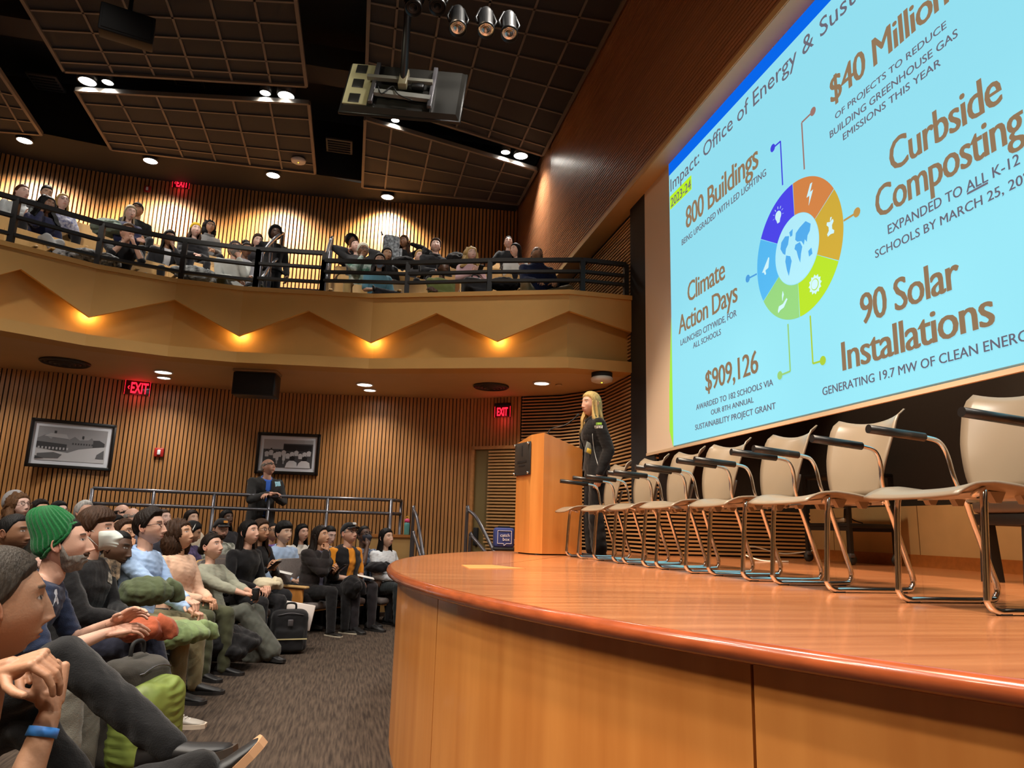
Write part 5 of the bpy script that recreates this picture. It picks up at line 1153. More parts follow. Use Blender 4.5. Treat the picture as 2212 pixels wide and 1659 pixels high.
    for s,pose in zip((1,-1),arms):
        S=P[8]+Yv*s*sw+up(8)*.03*sc-fw(8)*.01; pole=V3(-.5,s*.7,-.8); hd=None; dn=V3(0,0,1)
        if isinstance(pose,dict): W_=RZ(-yaw)@(np.array(pose['w'])-root); pole=RZ(-yaw)@np.array(pose['pole']); hd=RZ(-yaw)@np.array(pose['hd']); dn=RZ(-yaw)@np.array(pose['dn'])
        elif isinstance(pose,(tuple,list)): W_=V3(*pose[:3]); pole=V3(*pose[3]) if len(pose)>3 else pole; hd=pose[4] if len(pose)>4 else None; dn=V3(*pose[5]) if len(pose)>5 else dn
        elif pose=='lap': W_=V3(.27*sc,s*.055,h+.125); hd=(.8,-s*.55,-.2)
        elif pose=='thigh': W_=V3(.30*sc,s*.13,h+.12); hd=(.95,-s*.2,-.25)
        elif pose=='knee': W_=V3(.40*sc,s*.11,h+.11); hd=(.9,-s*.15,-.4)
        elif pose=='cross': W_=P[4]+fw(4)*(.155*wd+(.03 if s>0 else 0))-Yv*s*.09+V3(0,0,.02*s); hd=(.15,-s,.1); dn=V3(.9,0,.3); pole=V3(-.1,s,-.9)
        elif pose=='phone': W_=V3(.27*sc,s*.05,h+.22); hd=(.7,-s*.35,.35); dn=V3(.1,s*.6,-.7); pole=V3(-.3,s*.8,-.8)
        elif pose=='armrest': W_=V3(.24,s*.25,h+.15); hd=(1,-s*.1,-.1)
        elif pose=='chin': W_=Hc+hr@V3(.095,s*.03,-.20)*sc; hd=tuple((hr@V3(-.15,-s*.1,1))); dn=hr@V3(1,s*.2,.2); pole=V3(.2,s*.35,-1)
        elif pose=='mouth': W_=Hc+hr@V3(.125,s*.05,-.155)*sc; hd=tuple(hr@V3(-.25,-s*.35,.9)); dn=hr@V3(1,s*.3,.3); pole=V3(.2,s*.5,-1)
        elif pose=='cheek': W_=Hc+hr@V3(.045,s*.085,-.16)*sc; hd=tuple(hr@V3(-.05,-s*.1,1)); dn=hr@V3(.3,s*1,.1); pole=V3(.3,s*.4,-1)
        elif pose=='headside': W_=Hc+hr@V3(.02,s*.16,-.06)*sc; hd=tuple(hr@V3(-.5,-s*.55,.6)); dn=hr@V3(.2,s,.5); pole=V3(-.1,s*.9,-.5)
        elif pose=='side': W_=V3(.05,s*.26*sc,h-.04); hd=(.1,0,-1); dn=V3(.2,s,0); pole=V3(-1,s*.3,0)
        else: W_=V3(.25,s*.1,h+.12)
        E_,W_=ik(S,W_,.285*sc,.255*sc,pole)
        SH[s]=(S,E_,W_,hd,dn)
    vox={3:.0075,2:.0095,1:.014,0:.018}[lod]; svox={3:.009,2:.011,1:.016,0:.019}[lod]
    skin=np.array(SKIN[d.get('skin','fair')] if isinstance(d.get('skin','fair'),str) else d['skin'])
    # --- body
    m=MB(); loft(m,torso(-.012,.92)); ck=.052*sc if not fem else .045*sc
    capsule(m,P[9],ck*1.12,P[10]+up(10)*.02,ck); capsule(m,P[10]+up(10)*.01,ck,Hc+hr@V3(-.025,0,-.055)*sc,ck*1.02)
    for s in(-1,1):
        S,E_,W_,hd,dn=SH[s]; r=.9 if fem else 1.0
        capsule(m,S,.048*r,(S+E_)/2,.043*r); capsule(m,(S+E_)/2,.043*r,E_,.036*r); mid=E_+(W_-E_)*.35; capsule(m,E_,.037*r,mid,.039*r); capsule(m,mid,.039*r,W_,.024*r)
        hip,kn,an=J[s]; capsule(m,hip,.07,kn,.048); mid=kn+(an-kn)*.35; capsule(m,kn,.046,mid,.047); capsule(m,mid,.047,an,.033)
        capsule(m,an,.032,an+(an-kn)*.06+V3(.02,0,0),.03)
    V,N_,F_=remesh(m,vox,4); C=np.tile(skin,(len(V),1))
    h_=dict(d.get('hp',{})); h_.setdefault('w',.96 if fem else 1.0); h_.setdefault('nose',.88 if fem else 1.05); h_.setdefault('jaw',0 if fem else .5)
    hcname=d.get('hair',('short','brown')); 
    if d.get('hat',('',))[0] in('beanie','cap','hood','wrap'): h_['ht']=.25
    bc=HAIRC.get(hcname[1],hcname[1]) if isinstance(hcname[1],str) else hcname[1]
    h_.setdefault('brow',tuple(x*.6 for x in lin(bc)) if hcname[1] not in('white','blond','blondegrey') else (.16,.1,.06))
    hv,hf,hcx=head_mesh(h_,lod,skin); hs=sc*(1.06 if fem else 1.04)*d.get('hs',1.0)
    hv=(hv*hs)@hr.T+Hc; o=len(V); V=np.vstack([V,hv]); F_=F_+[tuple(i+o for i in q) for q in hf]; C=np.vstack([C,hcx])
    for s,hp in zip((1,-1),hands):
        S,E_,W_,hd,dn=SH[s]
        if hp is None: continue
        fd=W_-E_; fd/=np.linalg.norm(fd); x=np.array(hd,float) if hd is not None else fd; x/=np.linalg.norm(x); x=x*.75+fd*.25; x/=np.linalg.norm(x)
        z=np.array(dn,float); z=z-x*(z@x); z/=np.linalg.norm(z)+1e-9; y=np.cross(z,x); hvv,hff=hand(hp,lod); q=hvv*V3(1,-s,1)*(.93 if fem else 1.03)*sc
        Mx=np.stack([x,y,z],1); q=q@Mx.T+W_+x*.018; o=len(V); V=np.vstack([V,q]); F_=F_+[tuple((i+o for i in (g[::-1] if s>0 else g))) for g in hff]
        ch=np.tile(skin*np.array([1,.93,.9]),(len(q),1)); C=np.vstack([C,ch])
    body=build_np(V,F_,'body',M_skin,e,C)
    # --- hair and headgear
    def place(mm,follow):
        v=np.array(mm.v)*hs; Mx=hr if follow=='head' else hyawM@RY(R_(d.get('hairtilt',0))); mm.v=[tuple(p) for p in (v@Mx.T+Hc)]; return mm
    if hcname[0]!='none':
        hm=MB()
        for mm,fo in hair_mesh(hcname[0],h_,lod,rs): merge(hm,place(mm,fo))
        if hm.v: hm.build('hair',hairmat(hcname[1]),e)
    if 'hat' in d:
        k=d['hat']
        if k[0]=='beanie': place(beanie(h_,lod,k[2],k[3] if len(k)>3 else .0,k[4] if len(k)>4 else 0),'head').build('beanie',cloth(k[1],'knit'),e)
        if k[0]=='cap':
            a,v=ballcap(h_,lod); c_=place(a,'head').build('cap',cloth(k[1]),e); place(v,'head').build('visor',cloth(k[1]),c_)
            if len(k)>2:
                bm_=MB(); bm_.rbox((.107,0,.098),(.008,.05,.03),.004,M=Matrix.Rotation(R_(-20),3,'Y')); place(bm_,'head').build('cap_badge',cloth(k[2]),c_)
        if k[0]=='hood':
            a=cap_surface(h_,([0,45,70,90,180],[.085,.07,.02,-.09,-.10]),lambda T,P,w:.03+.01*np.sin(P)+0*w,max(lod,1)); place(a,'head').build('hood',cloth(k[1]),e)
        if k[0]=='wrap':
            a=cap_surface(h_,([0,40,80,110,180],[.058,.05,.0,-.05,-.06]),lambda T,P,w:.012+.014*np.clip(np.sin(P),0,1)+0*w,max(lod,1)); place(a,'head').build('head_wrap',cloth(k[1]),e)
        if k[0]=='band':
            bd=MB(); bd.tube([(.0+.02,(.088)*math.cos(a),.0+.128*math.sin(a)) for a in np.linspace(R_(-5),R_(185),20)],.007,6); place(bd,'head').build('headband',cloth(k[1]),e)
        if k[0]=='shades': bd=glasses_mesh(h_,lod); bd.v=[tuple(RY(R_(-52))@np.array(p)+V3(-.02,0,.045)) for p in bd.v]; place(bd,'head').build('sunglasses',M_plastic,e)
    if d.get('glasses'): place(glasses_mesh(h_,lod),'head').build('glasses',mat('glasses_%d_%d_%d'%d['glasses'],d['glasses'],.3),e)
    if d.get('mask'):
        c_=d['mask']
        mk=patch(h_,54,-.110,.0,lambda u,w,V:.010+.030*np.exp(-(np.abs(u)/.33)**1.3)*np.sin(PI*np.clip(w,0,1))**.7,lod); mo=place(mk,'head').build('face_mask',mat('mask_%d_%d_%d'%c_,c_,.8),e)
        st=MB()
        for s in(-1,1): st.tube([(.05,s*.062,-.012),(.0,s*.083,.012),(-.018,s*.081,.012)],.0022,5); st.tube([(.045,s*.058,-.085),(.0,s*.078,-.03),(-.014,s*.081,-.02)],.0022,5)
        place(st,'head').build('ear_loop',mat('mask_%d_%d_%d'%c_,c_,.8),mo)
    if d.get('beard'):
        c_=d['beard']; bd=patch(h_,88,-.121,lambda t:-.052+.06*smf(t,58,84),lambda u,w,V:(.008+.013*(1-w)*np.exp(-(u/.7)**2))*(1-.95*np.exp(-(V[...,1]/.022)**2-((V[...,2]+.069)/.009)**2)),lod,rough=.004,seed=rs); place(bd,'head').build('beard',hairmat(c_[0]),e)
        if len(c_)>1: mu=patch(h_,20,-.062,-.047,.008,lod,rough=.003); place(mu,'head').build('moustache',hairmat(c_[1]),e)
    # --- clothes
    top=d.get('top',('shirt',(120,120,120))); tn,tc=top[0],top[1]; tk=top[2] if len(top)>2 else 'plain'; t2=top[3] if len(top)>3 else None
    inf={'puffer':.034,'jacket':.020,'coat':.024,'sweater':.016,'hoodie':.020,'shirt':.012,'tshirt':.011,'blouse':.012,'vest':.016,'blazer':.018}.get(tn,.013)
    name={'puffer':'puffer_jacket','tshirt':'t_shirt'}.get(tn,tn)
    def garment(nm,inf,sleeve,mtl,bottom=.05,parent=e,seed=0,amp=None,opn=None):
        m=MB(); loft(m,torso(inf,1,bottom,.0)); r=.92 if fem else 1.0
        for s in(-1,1):
            S,E_,W_,hd,dn=SH[s]
            if sleeve>0:
                capsule(m,P[8]+Yv*s*sw*.72+up(8)*.018,.052*r+inf*.8,S,.052*r+inf*.7)
                k=min(1,sleeve*2); capsule(m,S,.050*r+inf*.75,S+(E_-S)*k,(.042+.006*(1-k))*r+inf*.75)
            if sleeve>.5:
                k=(sleeve-.5)*2; k=min(k,1)*.97; capsule(m,E_,.041*r+inf*.75,E_+(W_-E_)*k*.4,.042*r+inf*.7); capsule(m,E_+(W_-E_)*k*.4,.042*r+inf*.7,E_+(W_-E_)*k,.029*r+inf*.5)
        V,N_,F_=remesh(m,svox,3); a=amp if amp is not None else {'puffer':.004}.get(tn,.0045)
        dsp=a*nz(V,24,seed+rs)+a*.7*nz(V*V3(1,1,2.2),48,seed+rs+4)
        if tn=='puffer': dsp=dsp+.013*(np.abs(np.sin((V[:,2]-h)*PI/.10+V[:,0]*3))**.6-.6)
        V=V+N_*dsp[:,None]
        if opn:
            q=V-P[6]; fx=q@fw(6); yy_=q@Yv; zz=q@up(6); z0,z1=-.30,.22
            wv=np.interp(zz,[-.32,-.16,-.02,.14,.24],opn); hide=(np.abs(yy_)<wv)&(fx>.02)
            F_=[f for f in F_ if not all(hide[i] for i in f)]
        return build_np(V,F_,nm,mtl,parent)
    tm=cloth(tc,tk,t2)
    OPN={'blazer':[.03,.0,.03,.055,.06],'vest':[.05,.05,.055,.06,.055]}.get(tn,[.05,.045,.05,.055,.05])
    if d.get('inner'):
        garment('inner_shirt',inf-.010,0,cloth(d['inner']),.04,opn=None,amp=.002); g=garment(name,inf+.004,sleeve,tm,d.get('hem',.04),opn=OPN)
    else: g=garment(name,inf,sleeve,tm,d.get('hem',.04))
    if d.get('vest'): garment('vest',inf+.017,0,cloth((26,25,28)),.06,opn=[.06,.055,.055,.06,.055])
    nk=d.get('collar')
    if nk:
        c_=nk[1] if len(nk)>1 else tc; ring=[]; ct=P[10]+up(10)*(-.012); 
        for a in np.linspace(0,2*PI,20,endpoint=False): ring.append(Vector(ct+fw(10)*((.068 if not fem else .06)*math.cos(a))+Yv*(.074 if not fem else .064)*math.sin(a)+up(10)*(-.022*math.cos(a)+(.025 if nk[0]=='high' else .0))))
        m=MB(); m.tube(ring,{'high':.026,'round':.011,'shirt':.014,'hood':.03}[nk[0]],8,True)
        if nk[0]=='shirt':
            for s in(-1,1):
                q=[ct+fw(10)*.078+Yv*s*.006-up(10)*.012,ct+fw(10)*.045+Yv*s*.066+up(10)*.016,ct+fw(10)*.078+Yv*s*.078-up(10)*.034,ct+fw(10)*.112+Yv*s*.026-up(10)*.078]
                m.add([Vector(x) for x in q]+[Vector(x+fw(10)*.006) for x in q],[(0,1,2,3),(7,6,5,4),(0,4,5,1),(1,5,6,2),(2,6,7,3),(3,7,4,0)])
        if nk[0]=='hood': m.tube([Vector(ct-fw(10)*.08+Yv*y_-up(10)*(.02+.5*abs(y_)**1.5)) for y_ in np.linspace(-.12,.12,9)],[.02,.04,.05,.055,.055,.055,.05,.04,.02],8)
        m.build('collar',cloth(c_,tk if tk in('plain','knit','shiny') else 'plain'),g)
    bt=d.get('bottom',(30,30,34)); bm_=cloth(bt); m=MB(); f_=wd
    loft(m,[(P[0]-up(0)*.07,fw(0),Yv,.10*sc*f_,.16*sc*f_),(P[0],fw(0),Yv,.117*sc*f_,.17*sc*f_),(P[2],fw(2),Yv,.105*sc*f_,.15*sc*f_)])
    bl=d.get('flare',0)
    for s in(-1,1):
        hip,kn,an=J[s]; capsule(m,hip,.092*f_,kn,.066); an2=kn+(an-kn)*(1.08 if not bl else 1.0); capsule(m,kn,.066+bl*.3,an2,.05+bl)
    V,N_,F_=remesh(m,svox,3); V=V+N_*(.005*nz(V,22,rs+2)+.003*nz(V,50,rs+5))[:,None]; build_np(V,F_,d.get('bname','trousers'),bm_,e)
    sc_=d.get('shoe',(24,23,24)); sm=mat('shoe_%d_%d_%d'%sc_,sc_,.5,noise=.1,nscale=20); so=mat('sole_%d_%d_%d'%d.get('sole',(30,28,28)),d.get('sole',(30,28,28)),.6)
    for s in(-1,1):
        hip,kn,an=J[s]; fd=d.get('foot',{}).get(s)
        if fd is None:
            if an[2]>.2: q=an-kn; q/=np.linalg.norm(q); fd=V3(.9,0,0)+q*.35; 
            else: fd=V3(1,s*.12,0)
        upv=V3(0,0,1) if an[2]<.2 else -(an-kn)/np.linalg.norm(an-kn)
        shoe('shoe',an,fd,upv,sm,so,e,.25*sc if fem else .285*sc,lod,d.get('laces',False),d.get('swoosh',False),d.get('flatshoe',False))
    INFO[d.get('who',d['label'])]=dict(sh=SH,root=root,yaw=yaw,h=h,wr={k:RZ(yaw)@SH[k][2]+root for k in SH},kn={k:RZ(yaw)@J[k][1]+root for k in J},hc=RZ(yaw)@Hc+root,P=[RZ(yaw)@p+root for p in P],fwd=RZ(yaw)@fw(7),left=RZ(yaw)@Yv,e=e,sc=sc)
    if 'tail' in d: d['tail'](e,dict(P=P,Hc=Hc,hr=hr,SH=SH,J=J,h=h,fw=fw,up=up,Yv=Yv,sc=sc,root=root,yaw=yaw,hs=hs))
    return e

from mathutils.bvhtree import BVHTree
def decal(who,garment,px,py,mb,mats,name,sc=1.0,rot=0.0,off=.0025,parent=None):
    """print mb (x right, y up, flat) on the garment where the pixel's ray meets it"""
    I=INFO[who]; e=I['e']; g=[o for o in e.children if o.name.split('.')[0]==garment]
    if not g: return None
    g=g[0]; M=Matrix.Translation(e.location)@Matrix.Rotation(e.rotation_euler.z,4,'Z'); vs=[M@v.co for v in g.data.vertices]; fs=[tuple(p.vertices) for p in g.data.polygons]; bv=BVHTree.FromPolygons(vs,fs)
    o=Vector(CAMP); dr=Vector(ray(px,py)).normalized(); h=bv.ray_cast(o,dr)
    if h[0] is None: return None
    n=h[1]; 
    if n.dot(dr)>0: n=-n
    nh=n.normalized(); upv=Vector((0,0,1)); upv=(upv-nh*upv.dot(nh)).normalized(); rt=upv.cross(nh); c_,s_=math.cos(rot),math.sin(rot); rt,upv=rt*c_+upv*s_,upv*c_-rt*s_
    out=[]; Mi=M.inverted()
    for x,y,z in mb.v:
        q=h[0]+rt*x*sc+upv*y*sc; r=bv.ray_cast(q+nh*.12,-nh,.3); p=(r[0] if r[0] is not None else q)+nh*(off+z); out.append(tuple(Mi@p))
    mb.v=out; return mb.build(name,mats,parent or g)
def gridrect(w,h,nx=6,ny=4):
    m=MB(); P_=[(-w/2+w*i/nx,-h/2+h*j/ny,0) for i in range(nx+1) for j in range(ny+1)]; m.grid(P_,nx+1,ny+1); return m
def band(who,s,m,name='wristband',r=.031,t=.05,w=.011):
    I=INFO[who]; e=I['e']; S,E_,W_=I['sh'][s][:3]; d_=(W_-E_)/np.linalg.norm(W_-E_); c=E_+(W_-E_)*(1-t/np.linalg.norm(W_-E_)); a=np.cross(d_,V3(0,0,1)); a/=np.linalg.norm(a); b_=np.cross(d_,a)
    mb=MB(); n=18; vs=[]
    for k in range(n):
        q=a*math.cos(2*PI*k/n)+b_*math.sin(2*PI*k/n)
        for z,rr in((-w,r),(w,r*.96)): vs.append(c+d_*z+q*rr)
        for z,rr in((w,r*.9),(-w,r*.94)): vs.append(c+d_*z+q*rr)
    mb.add(vs,[(4*k+j,4*((k+1)%n)+j,4*((k+1)%n)+(j+1)%4,4*k+(j+1)%4) for k in range(n) for j in range(4)],0,True); return mb.build(name,m,e)
def at_r(px,py,r):
    q=ray(px,py); lo,hi=.8,14; f=lambda t:math.hypot(t*q[0]-SCX,t*q[1]-SCY)
    if f(.8)>r: # inside crossing first
        lo=min(np.linspace(.8,14,200),key=f)
    for _ in range(60):
        m_=(lo+hi)/2
        if f(m_)<r: lo=m_
        else: hi=m_
    return CAMP+hi*q
def face(p,tx=SCX,ty=SCY): return math.degrees(math.atan2(ty-p[1],tx-p[0]))
RINGS=[(7.75,.05),(8.65,.10),(9.55,.20),(10.45,.32)]
b=MB()
for i,(r0,z) in enumerate(RINGS):
    r1=RINGS[i+1][0] if i<3 else 11.6; vs=[]; n=40
    for k in range(n+1):
        a=128+(178-128)*k/n; 
        for r,zz in((r0,0),(r0,z),(r1,z)): q=arc(a,r,zz); vs.append(q)
    b.add(vs,[(3*k+j,3*k+3+j,3*k+4+j,3*k+1+j) for k in range(n) for j in range(2)])
struct(b.build('floor.002',M_carpet),'low carpeted risers under the rows of seats','floor')
def ringz(r):
    z=0
    for r0,zz in RINGS:
        if r>r0+.0: z=zz
    return z
def seat_for(who,group='auditorium seats on the hall floor',kind='hall'):
    I=INFO[who]; w=who.split()[:11]
    while w[-1] in('with','a','and','in','the','of','behind','an','at','on','her','his','one','beside','light','long','black','white','dark','hand'): w.pop()
    put_seat(I['root'][0],I['root'][1],I['root'][2]+I['h']-.555,I['yaw'],kind,'auditorium seat taken by the '+' '.join(w),group)
def FL(who,px,py,row=None,depth=None,seat=True,**k):
    p=at_r(px,py,row) if row else CAMP+depth*ray(px,py)
    r=math.hypot(p[0]-SCX,p[1]-SCY); k.setdefault('yaw',face(p,4.6,3.6)+k.pop('turn',0)); k.setdefault('lod',1); k.setdefault('floor',ringz(r) if row and row>7.6 else 0)
    k['head']=p; k['who']=who; k.setdefault('label',who); k.setdefault('group','audience on the hall floor'); k.setdefault('hpitch',12); k.setdefault('seed',int(px*7+py)%13)
    person(k)
    if seat: seat_for(who,kind=k.get('seatkind','hall'))
DR=[.86,1.60,2.45,3.32]
def BA(who,px,py,row,seat=True,dd=0,**k):
    q=ray(px,py); d=DR[row-1]+dd; lo,hi=4,16
    for _ in range(60):
        m_=(lo+hi)/2
        if m_*q[1]-yy(m_*q[0])<d*1.06: lo=m_
        else: hi=m_
    p=CAMP+hi*q; k.setdefault('yaw',face(p,2.6,1.5)+k.pop('turn',0)); k.setdefault('lod',0); k['floor']=TIER[row-1][1]; k['head']=p; k['who']=who; k.setdefault('label',who)
    k.setdefault('group','audience in the balcony'); k.setdefault('hpitch',2); k.setdefault('legs','back' if row==1 else 'normal'); k.setdefault('seed',int(px*3+py)%13); person(k)
    if seat: seat_for(who,'auditorium seats in the balcony','open')
# ---------------------------------------------------------------- balcony audience
BL=(26,25,28)
BA('woman in a white turtleneck holding a grey tumbler in the balcony',47,417,3,fem=1,skin='pale',hair=('tied','auburn'),top=('sweater',(206,212,214),'knit'),collar=('high',),arms=('lap','phone'),hands=('relaxed','hold'),turn=12,hyaw=8,bottom=(40,38,40))
BA('woman in black with smooth dark hair looking down at the top left of the balcony',100,417,4,fem=1,skin='asian',hair=('tied','black'),top=('jacket',BL),hpitch=-18,seat=False)
BA('curly haired woman in a navy hoodie resting her cheek on her fist',102,444,2,fem=1,skin='brown',hair=('bigcurly','black'),hp=dict(hl=.26),top=('hoodie',(36,40,72)),arms=('lap','cheek'),hands=('relaxed','fist'),legs='cross',bottom=(160,160,160),hyaw=10,lean=2)
BA('blonde woman with glasses in a blue floral blouse',135,437,3,fem=1,skin='pale',hair=('long','blond'),glasses=(70,50,50),top=('blouse',(92,98,142),'floral',(205,205,215)),sleeve=.45,fat=1.15,hpitch=14,arms=('thigh','thigh'))
BA('pale blonde woman in a navy jacket with arms crossed in the balcony',281,461,3,fem=1,skin='pale',hair=('straight','blondegrey'),hp=dict(ht0=100,hl=.22),top=('jacket',(38,42,74)),arms='cross',hpitch=-4)
BA('man in a black cap and dark jacket behind the pale blonde woman',297,455,4,skin='tan',hair=('short','black'),hat=('cap',BL),top=('jacket',(44,46,42),'camo',(24,24,24)),hyaw=-25,seat=False)
BA('man with clasped hands at his mouth leaning on the balcony rail',275,504,1,skin='fair',hair=('short','lightbrown'),top=('shirt',(22,21,24)),sleeve=.5,arms=('mouth','mouth'),hands=('fist','fist'),bottom=(92,104,118),lean=-14,spread=.24)
BA('dark haired woman in a white top and black jacket covering her mouth',365,515,2,fem=1,skin='brown',hair=('straight','black'),hp=dict(hl=.2),top=('jacket',(44,44,48)),inner=(226,226,230),arms=('mouth','lap'),hands=('fist','relaxed'),lean=0,hpitch=-6)
BA('woman in a yellow beanie and black puffer jacket',422,498,3,fem=1,skin='pale',hair=('longwave','brown'),hat=('beanie',(222,178,24),30,.01),top=('puffer',(38,38,42)),arms='lap',hpitch=6)
BA('woman with dark curls, glasses and a grey sweater',453,491,4,fem=1,skin='tan',hair=('curly','black'),glasses=(40,36,36),top=('sweater',(150,150,150),'knit'),collar=('high',(128,128,128)),hpitch=8,seat=False)
BA('bearded man in a knit cap, glasses and a white sweatshirt',507,540,1,skin='fair',hair=('short','dark'),hat=('beanie',(96,92,90),0,.0),glasses=(60,40,40),beard=('grey','brown'),top=('hoodie',(206,208,202)),arms=('chin','lap'),hands=('fist','relaxed'),bottom=(72,72,50),spread=.26,hpitch=16,lean=14)
BA('woman with a high curly bun and glasses',532,540,2,fem=1,skin='brown',hair=('bun','dark'),glasses=(120,40,40),top=('sweater',(190,190,196)),hpitch=-8)
BA('pale woman with parted brown hair in the balcony',556,521,3,fem=1,skin='pale',hair=('straight','brown'),hp=dict(ht0=95,hl=.15),top=('sweater',(40,38,42)),hpitch=-8)
BA('standing person in a black hood and cap at the top of the balcony stairs',594,505,4,seat=False,dd=-.9,stand=1,skin='dark',hair=('none','black'),hat=('hood',(16,15,17)),top=('hoodie',(16,15,17)),arms='side',bottom=(20,20,22),hpitch=-6)
BA('person with dark curly hair behind the woman with a raised arm',760,521,4,fem=1,skin='brown',hair=('afro','black'),top=('sweater',BL),seat=False)
BA('woman in dark grey with one hand raised to her head',768,534,3,fem=1,skin='pale',hair=('tied','brown'),top=('jacket',(58,58,60)),arms=('headside','headside'),hroll=12,hyaw=-12,hpitch=14)
BA('man in a cream beanie and a green and white plaid jacket',784,543,2,skin='brown',hair=('short','black'),hat=('beanie',(226,220,200),0,.015),glasses=(40,36,36),top=('jacket',(214,222,218),'plaid',(70,116,98)),arms=('lap','mouth'),hands=('relaxed','fist'),bottom=(178,150,98),spread=.3,lean=8)
BA('woman with long straight black hair behind the masked woman',835,551,2,fem=1,skin='olive',hair=('straight','black'),top=('jacket',BL),hpitch=-4)
BA('woman in a pale blue face mask with crossed legs in the balcony front row',820,566,1,fem=1,skin='fair',hair=('longwave','dark'),mask=(150,178,214),top=('tshirt',(92,142,162)),sleeve=.45,legs='fig4',cs=1,bottom=(24,22,28),arms='lap',lean=8,hyaw=-14)
BA('person in black with a raised arm beside the hanging grey coat',873,523,4,skin='brown',hair=('longwave','brown'),fem=1,top=('jacket',(16,15,17)),arms=('headside','lap'),seat=False,hyaw=-40)
BA('blonde person peering over a seat back in the balcony',906,556,3,fem=1,skin='pale',hair=('short','blond'),top=('sweater',(60,58,60)))
BA('short haired man in a black zip jacket in the balcony',941,533,3,skin='pale',hair=('side','brown'),top=('jacket',(32,32,36)),collar=('high',),hpitch=14,hyaw=-14)
BA('woman with big blonde curls in a pink top',1018,551,2,fem=1,skin='pale',hair=('bigcurly','blond'),hp=dict(hl=.24,cr=.11),top=('blouse',(214,176,182)),arms='phone',hpitch=6)
BA('person in an olive top and dark head wrap with crossed legs',957,579,1,fem=1,skin='dark',hair=('none','black'),hat=('wrap',(24,22,26)),top=('sweater',(108,116,66)),arms='cross',legs='cross',bottom=(30,32,40),lean=6,hyaw=12)
BA('woman in a black top sitting upright at the right end of the balcony wall',1098,525,4,fem=1,skin='pale',hair=('tied','dark'),top=('tshirt',(36,38,42)),sleeve=.9,hpitch=10,arms='armrest',hyaw=-10)
BA('woman in a white blouse with straight black hair seen in profile',1114,542,3,fem=1,skin='fair',hair=('straight','black'),hp=dict(hl=.24,ht0=66),top=('blouse',(208,208,204)),hyaw=-58,arms=('phone','lap'))
BA('man in a navy jacket with his head tipped back at the balcony end',1160,551,1,skin='tan',hair=('balding','saltpepper'),hp=dict(stubble=.6),top=('jacket',(30,40,76)),collar=('high',),arms='thigh',bottom=(150,138,112),spread=.3,fat=1.18,hpitch=24,lean=18)
# empty balcony seats
es=[(18,500,1),(82,512,1),(165,535,1),(165,504,2),(200,487,3),(39,478,2),(234,521,2),(344,565,1),(336,514,3),(302,530,2),(425,574,1),(443,551,2),(472,535,3),(754,604,1),(902,588,2),(902,607,1),(806,564,3),(876,566,3),(870,588,2),(980,587,2),(992,568,3),(1089,582,2),(1100,597,1),(1046,597,1),(1137,580,2),(1069,563,3),(1150,560,3),(242,548,1)]
rown=['front','second','third','fourth']; cols=sorted(es,key=lambda a:(a[2],a[0])); cnt={}
for px,py,row in cols:
    q=ray(px,py); d=DR[row-1]+.12; lo,hi=4,16
    for _ in range(60):
        m_=(lo+hi)/2
        if m_*q[1]-yy(m_*q[0])<d*1.06: lo=m_
        else: hi=m_
    p=CAMP+hi*q; cnt[row]=cnt.get(row,0)+1; o=['first','second','third','fourth','fifth','sixth','seventh','eighth','ninth','tenth','eleventh','twelfth'][cnt[row]-1]
    put_seat(p[0],p[1],TIER[row-1][1],R_(face(p,2.6,1.5)),'folded','empty folded plywood seat, %s from the left in the balcony %s row'%(o,rown[row-1]),'empty balcony seats')
# ---------------------------------------------------------------- audience on the hall floor
FL('man in a green knitted beanie with a grey beard',133,1176,depth=3.25,lod=3,skin='fair',hair=('short','dark'),hat=('beanie',(22,104,52),26,.045,.004),beard=('grey','brown'),top=('tshirt',(44,54,80)),sleeve=.4,lean=-20,curve=-14,arms=((.49,.05,.735,(-.2,.5,-1),(.85,-.3,.45),(.1,.5,.9)),(.48,-.05,.70,(-.2,-.5,-1),(.9,.3,.1),(-.1,-.4,.9))),hands=('spread','spread'),hpitch=8,hyaw=4,bottom=(128,124,112),turn=6,hp=dict(nose=1.25),spread=.2)
FL('man with cropped black hair behind the man in the green beanie',28,1152,row=7.75,lod=2,skin='brown',hair=('crop','black'),top=('jacket',(30,27,26)),hpitch=4,floor=0,hp=dict(stubble=.5))
FL('person in a white respirator mask and black printed sweatshirt',207,1148,depth=4.3,lod=3,skin='fair',hair=('fringe','brown'),mask=(214,222,216),top=('hoodie',(20,19,21)),collar=('round',),arms=((.30,-.02,.66,(-.3,.8,-.8),(.9,-.5,-.2)),(.34,-.03,.62,(-.3,-.8,-.8),(.9,.25,-.1))),bottom=(28,30,46),hpitch=6,lean=6,shoe=(176,168,156),sole=(206,190,170),laces=True,swoosh=True,fx=.16,fat=1.08)
FL('dark skinned person leaning forward behind the masked person',250,1186,depth=4.9,lod=2,skin='dark',hair=('crop','black'),top=('hoodie',(26,25,27)),lean=-12,hpitch=-4,hroll=-10,bottom=(34,34,38))
FL('woman with glasses and short brown hair covering her mouth',267,1153,row=7.95,lod=2,fem=1,skin='tan',hair=('short','brown'),glasses=(70,30,26),top=('jacket',(40,36,40)),arms=('lap','mouth'),hands=('relaxed','fist'))
FL('man in a light blue button shirt and glasses',322,1140,depth=5.15,lod=3,skin='fair',hair=('side','dark'),glasses=(70,34,28),top=('shirt',(168,194,230)),collar=('shirt',(150,180,226)),arms=((.36,.0,.66,(-.3,.8,-.8),(.95,-.2,-.35)),(.40,-.05,.60,(-.3,-.8,-.8),(.95,.15,-.4))),hands=('drape','drape'),bottom=(142,130,96),lean=4,curve=-14,hpitch=8,turn=6,hp=dict(nose=1.1,stubble=.25))
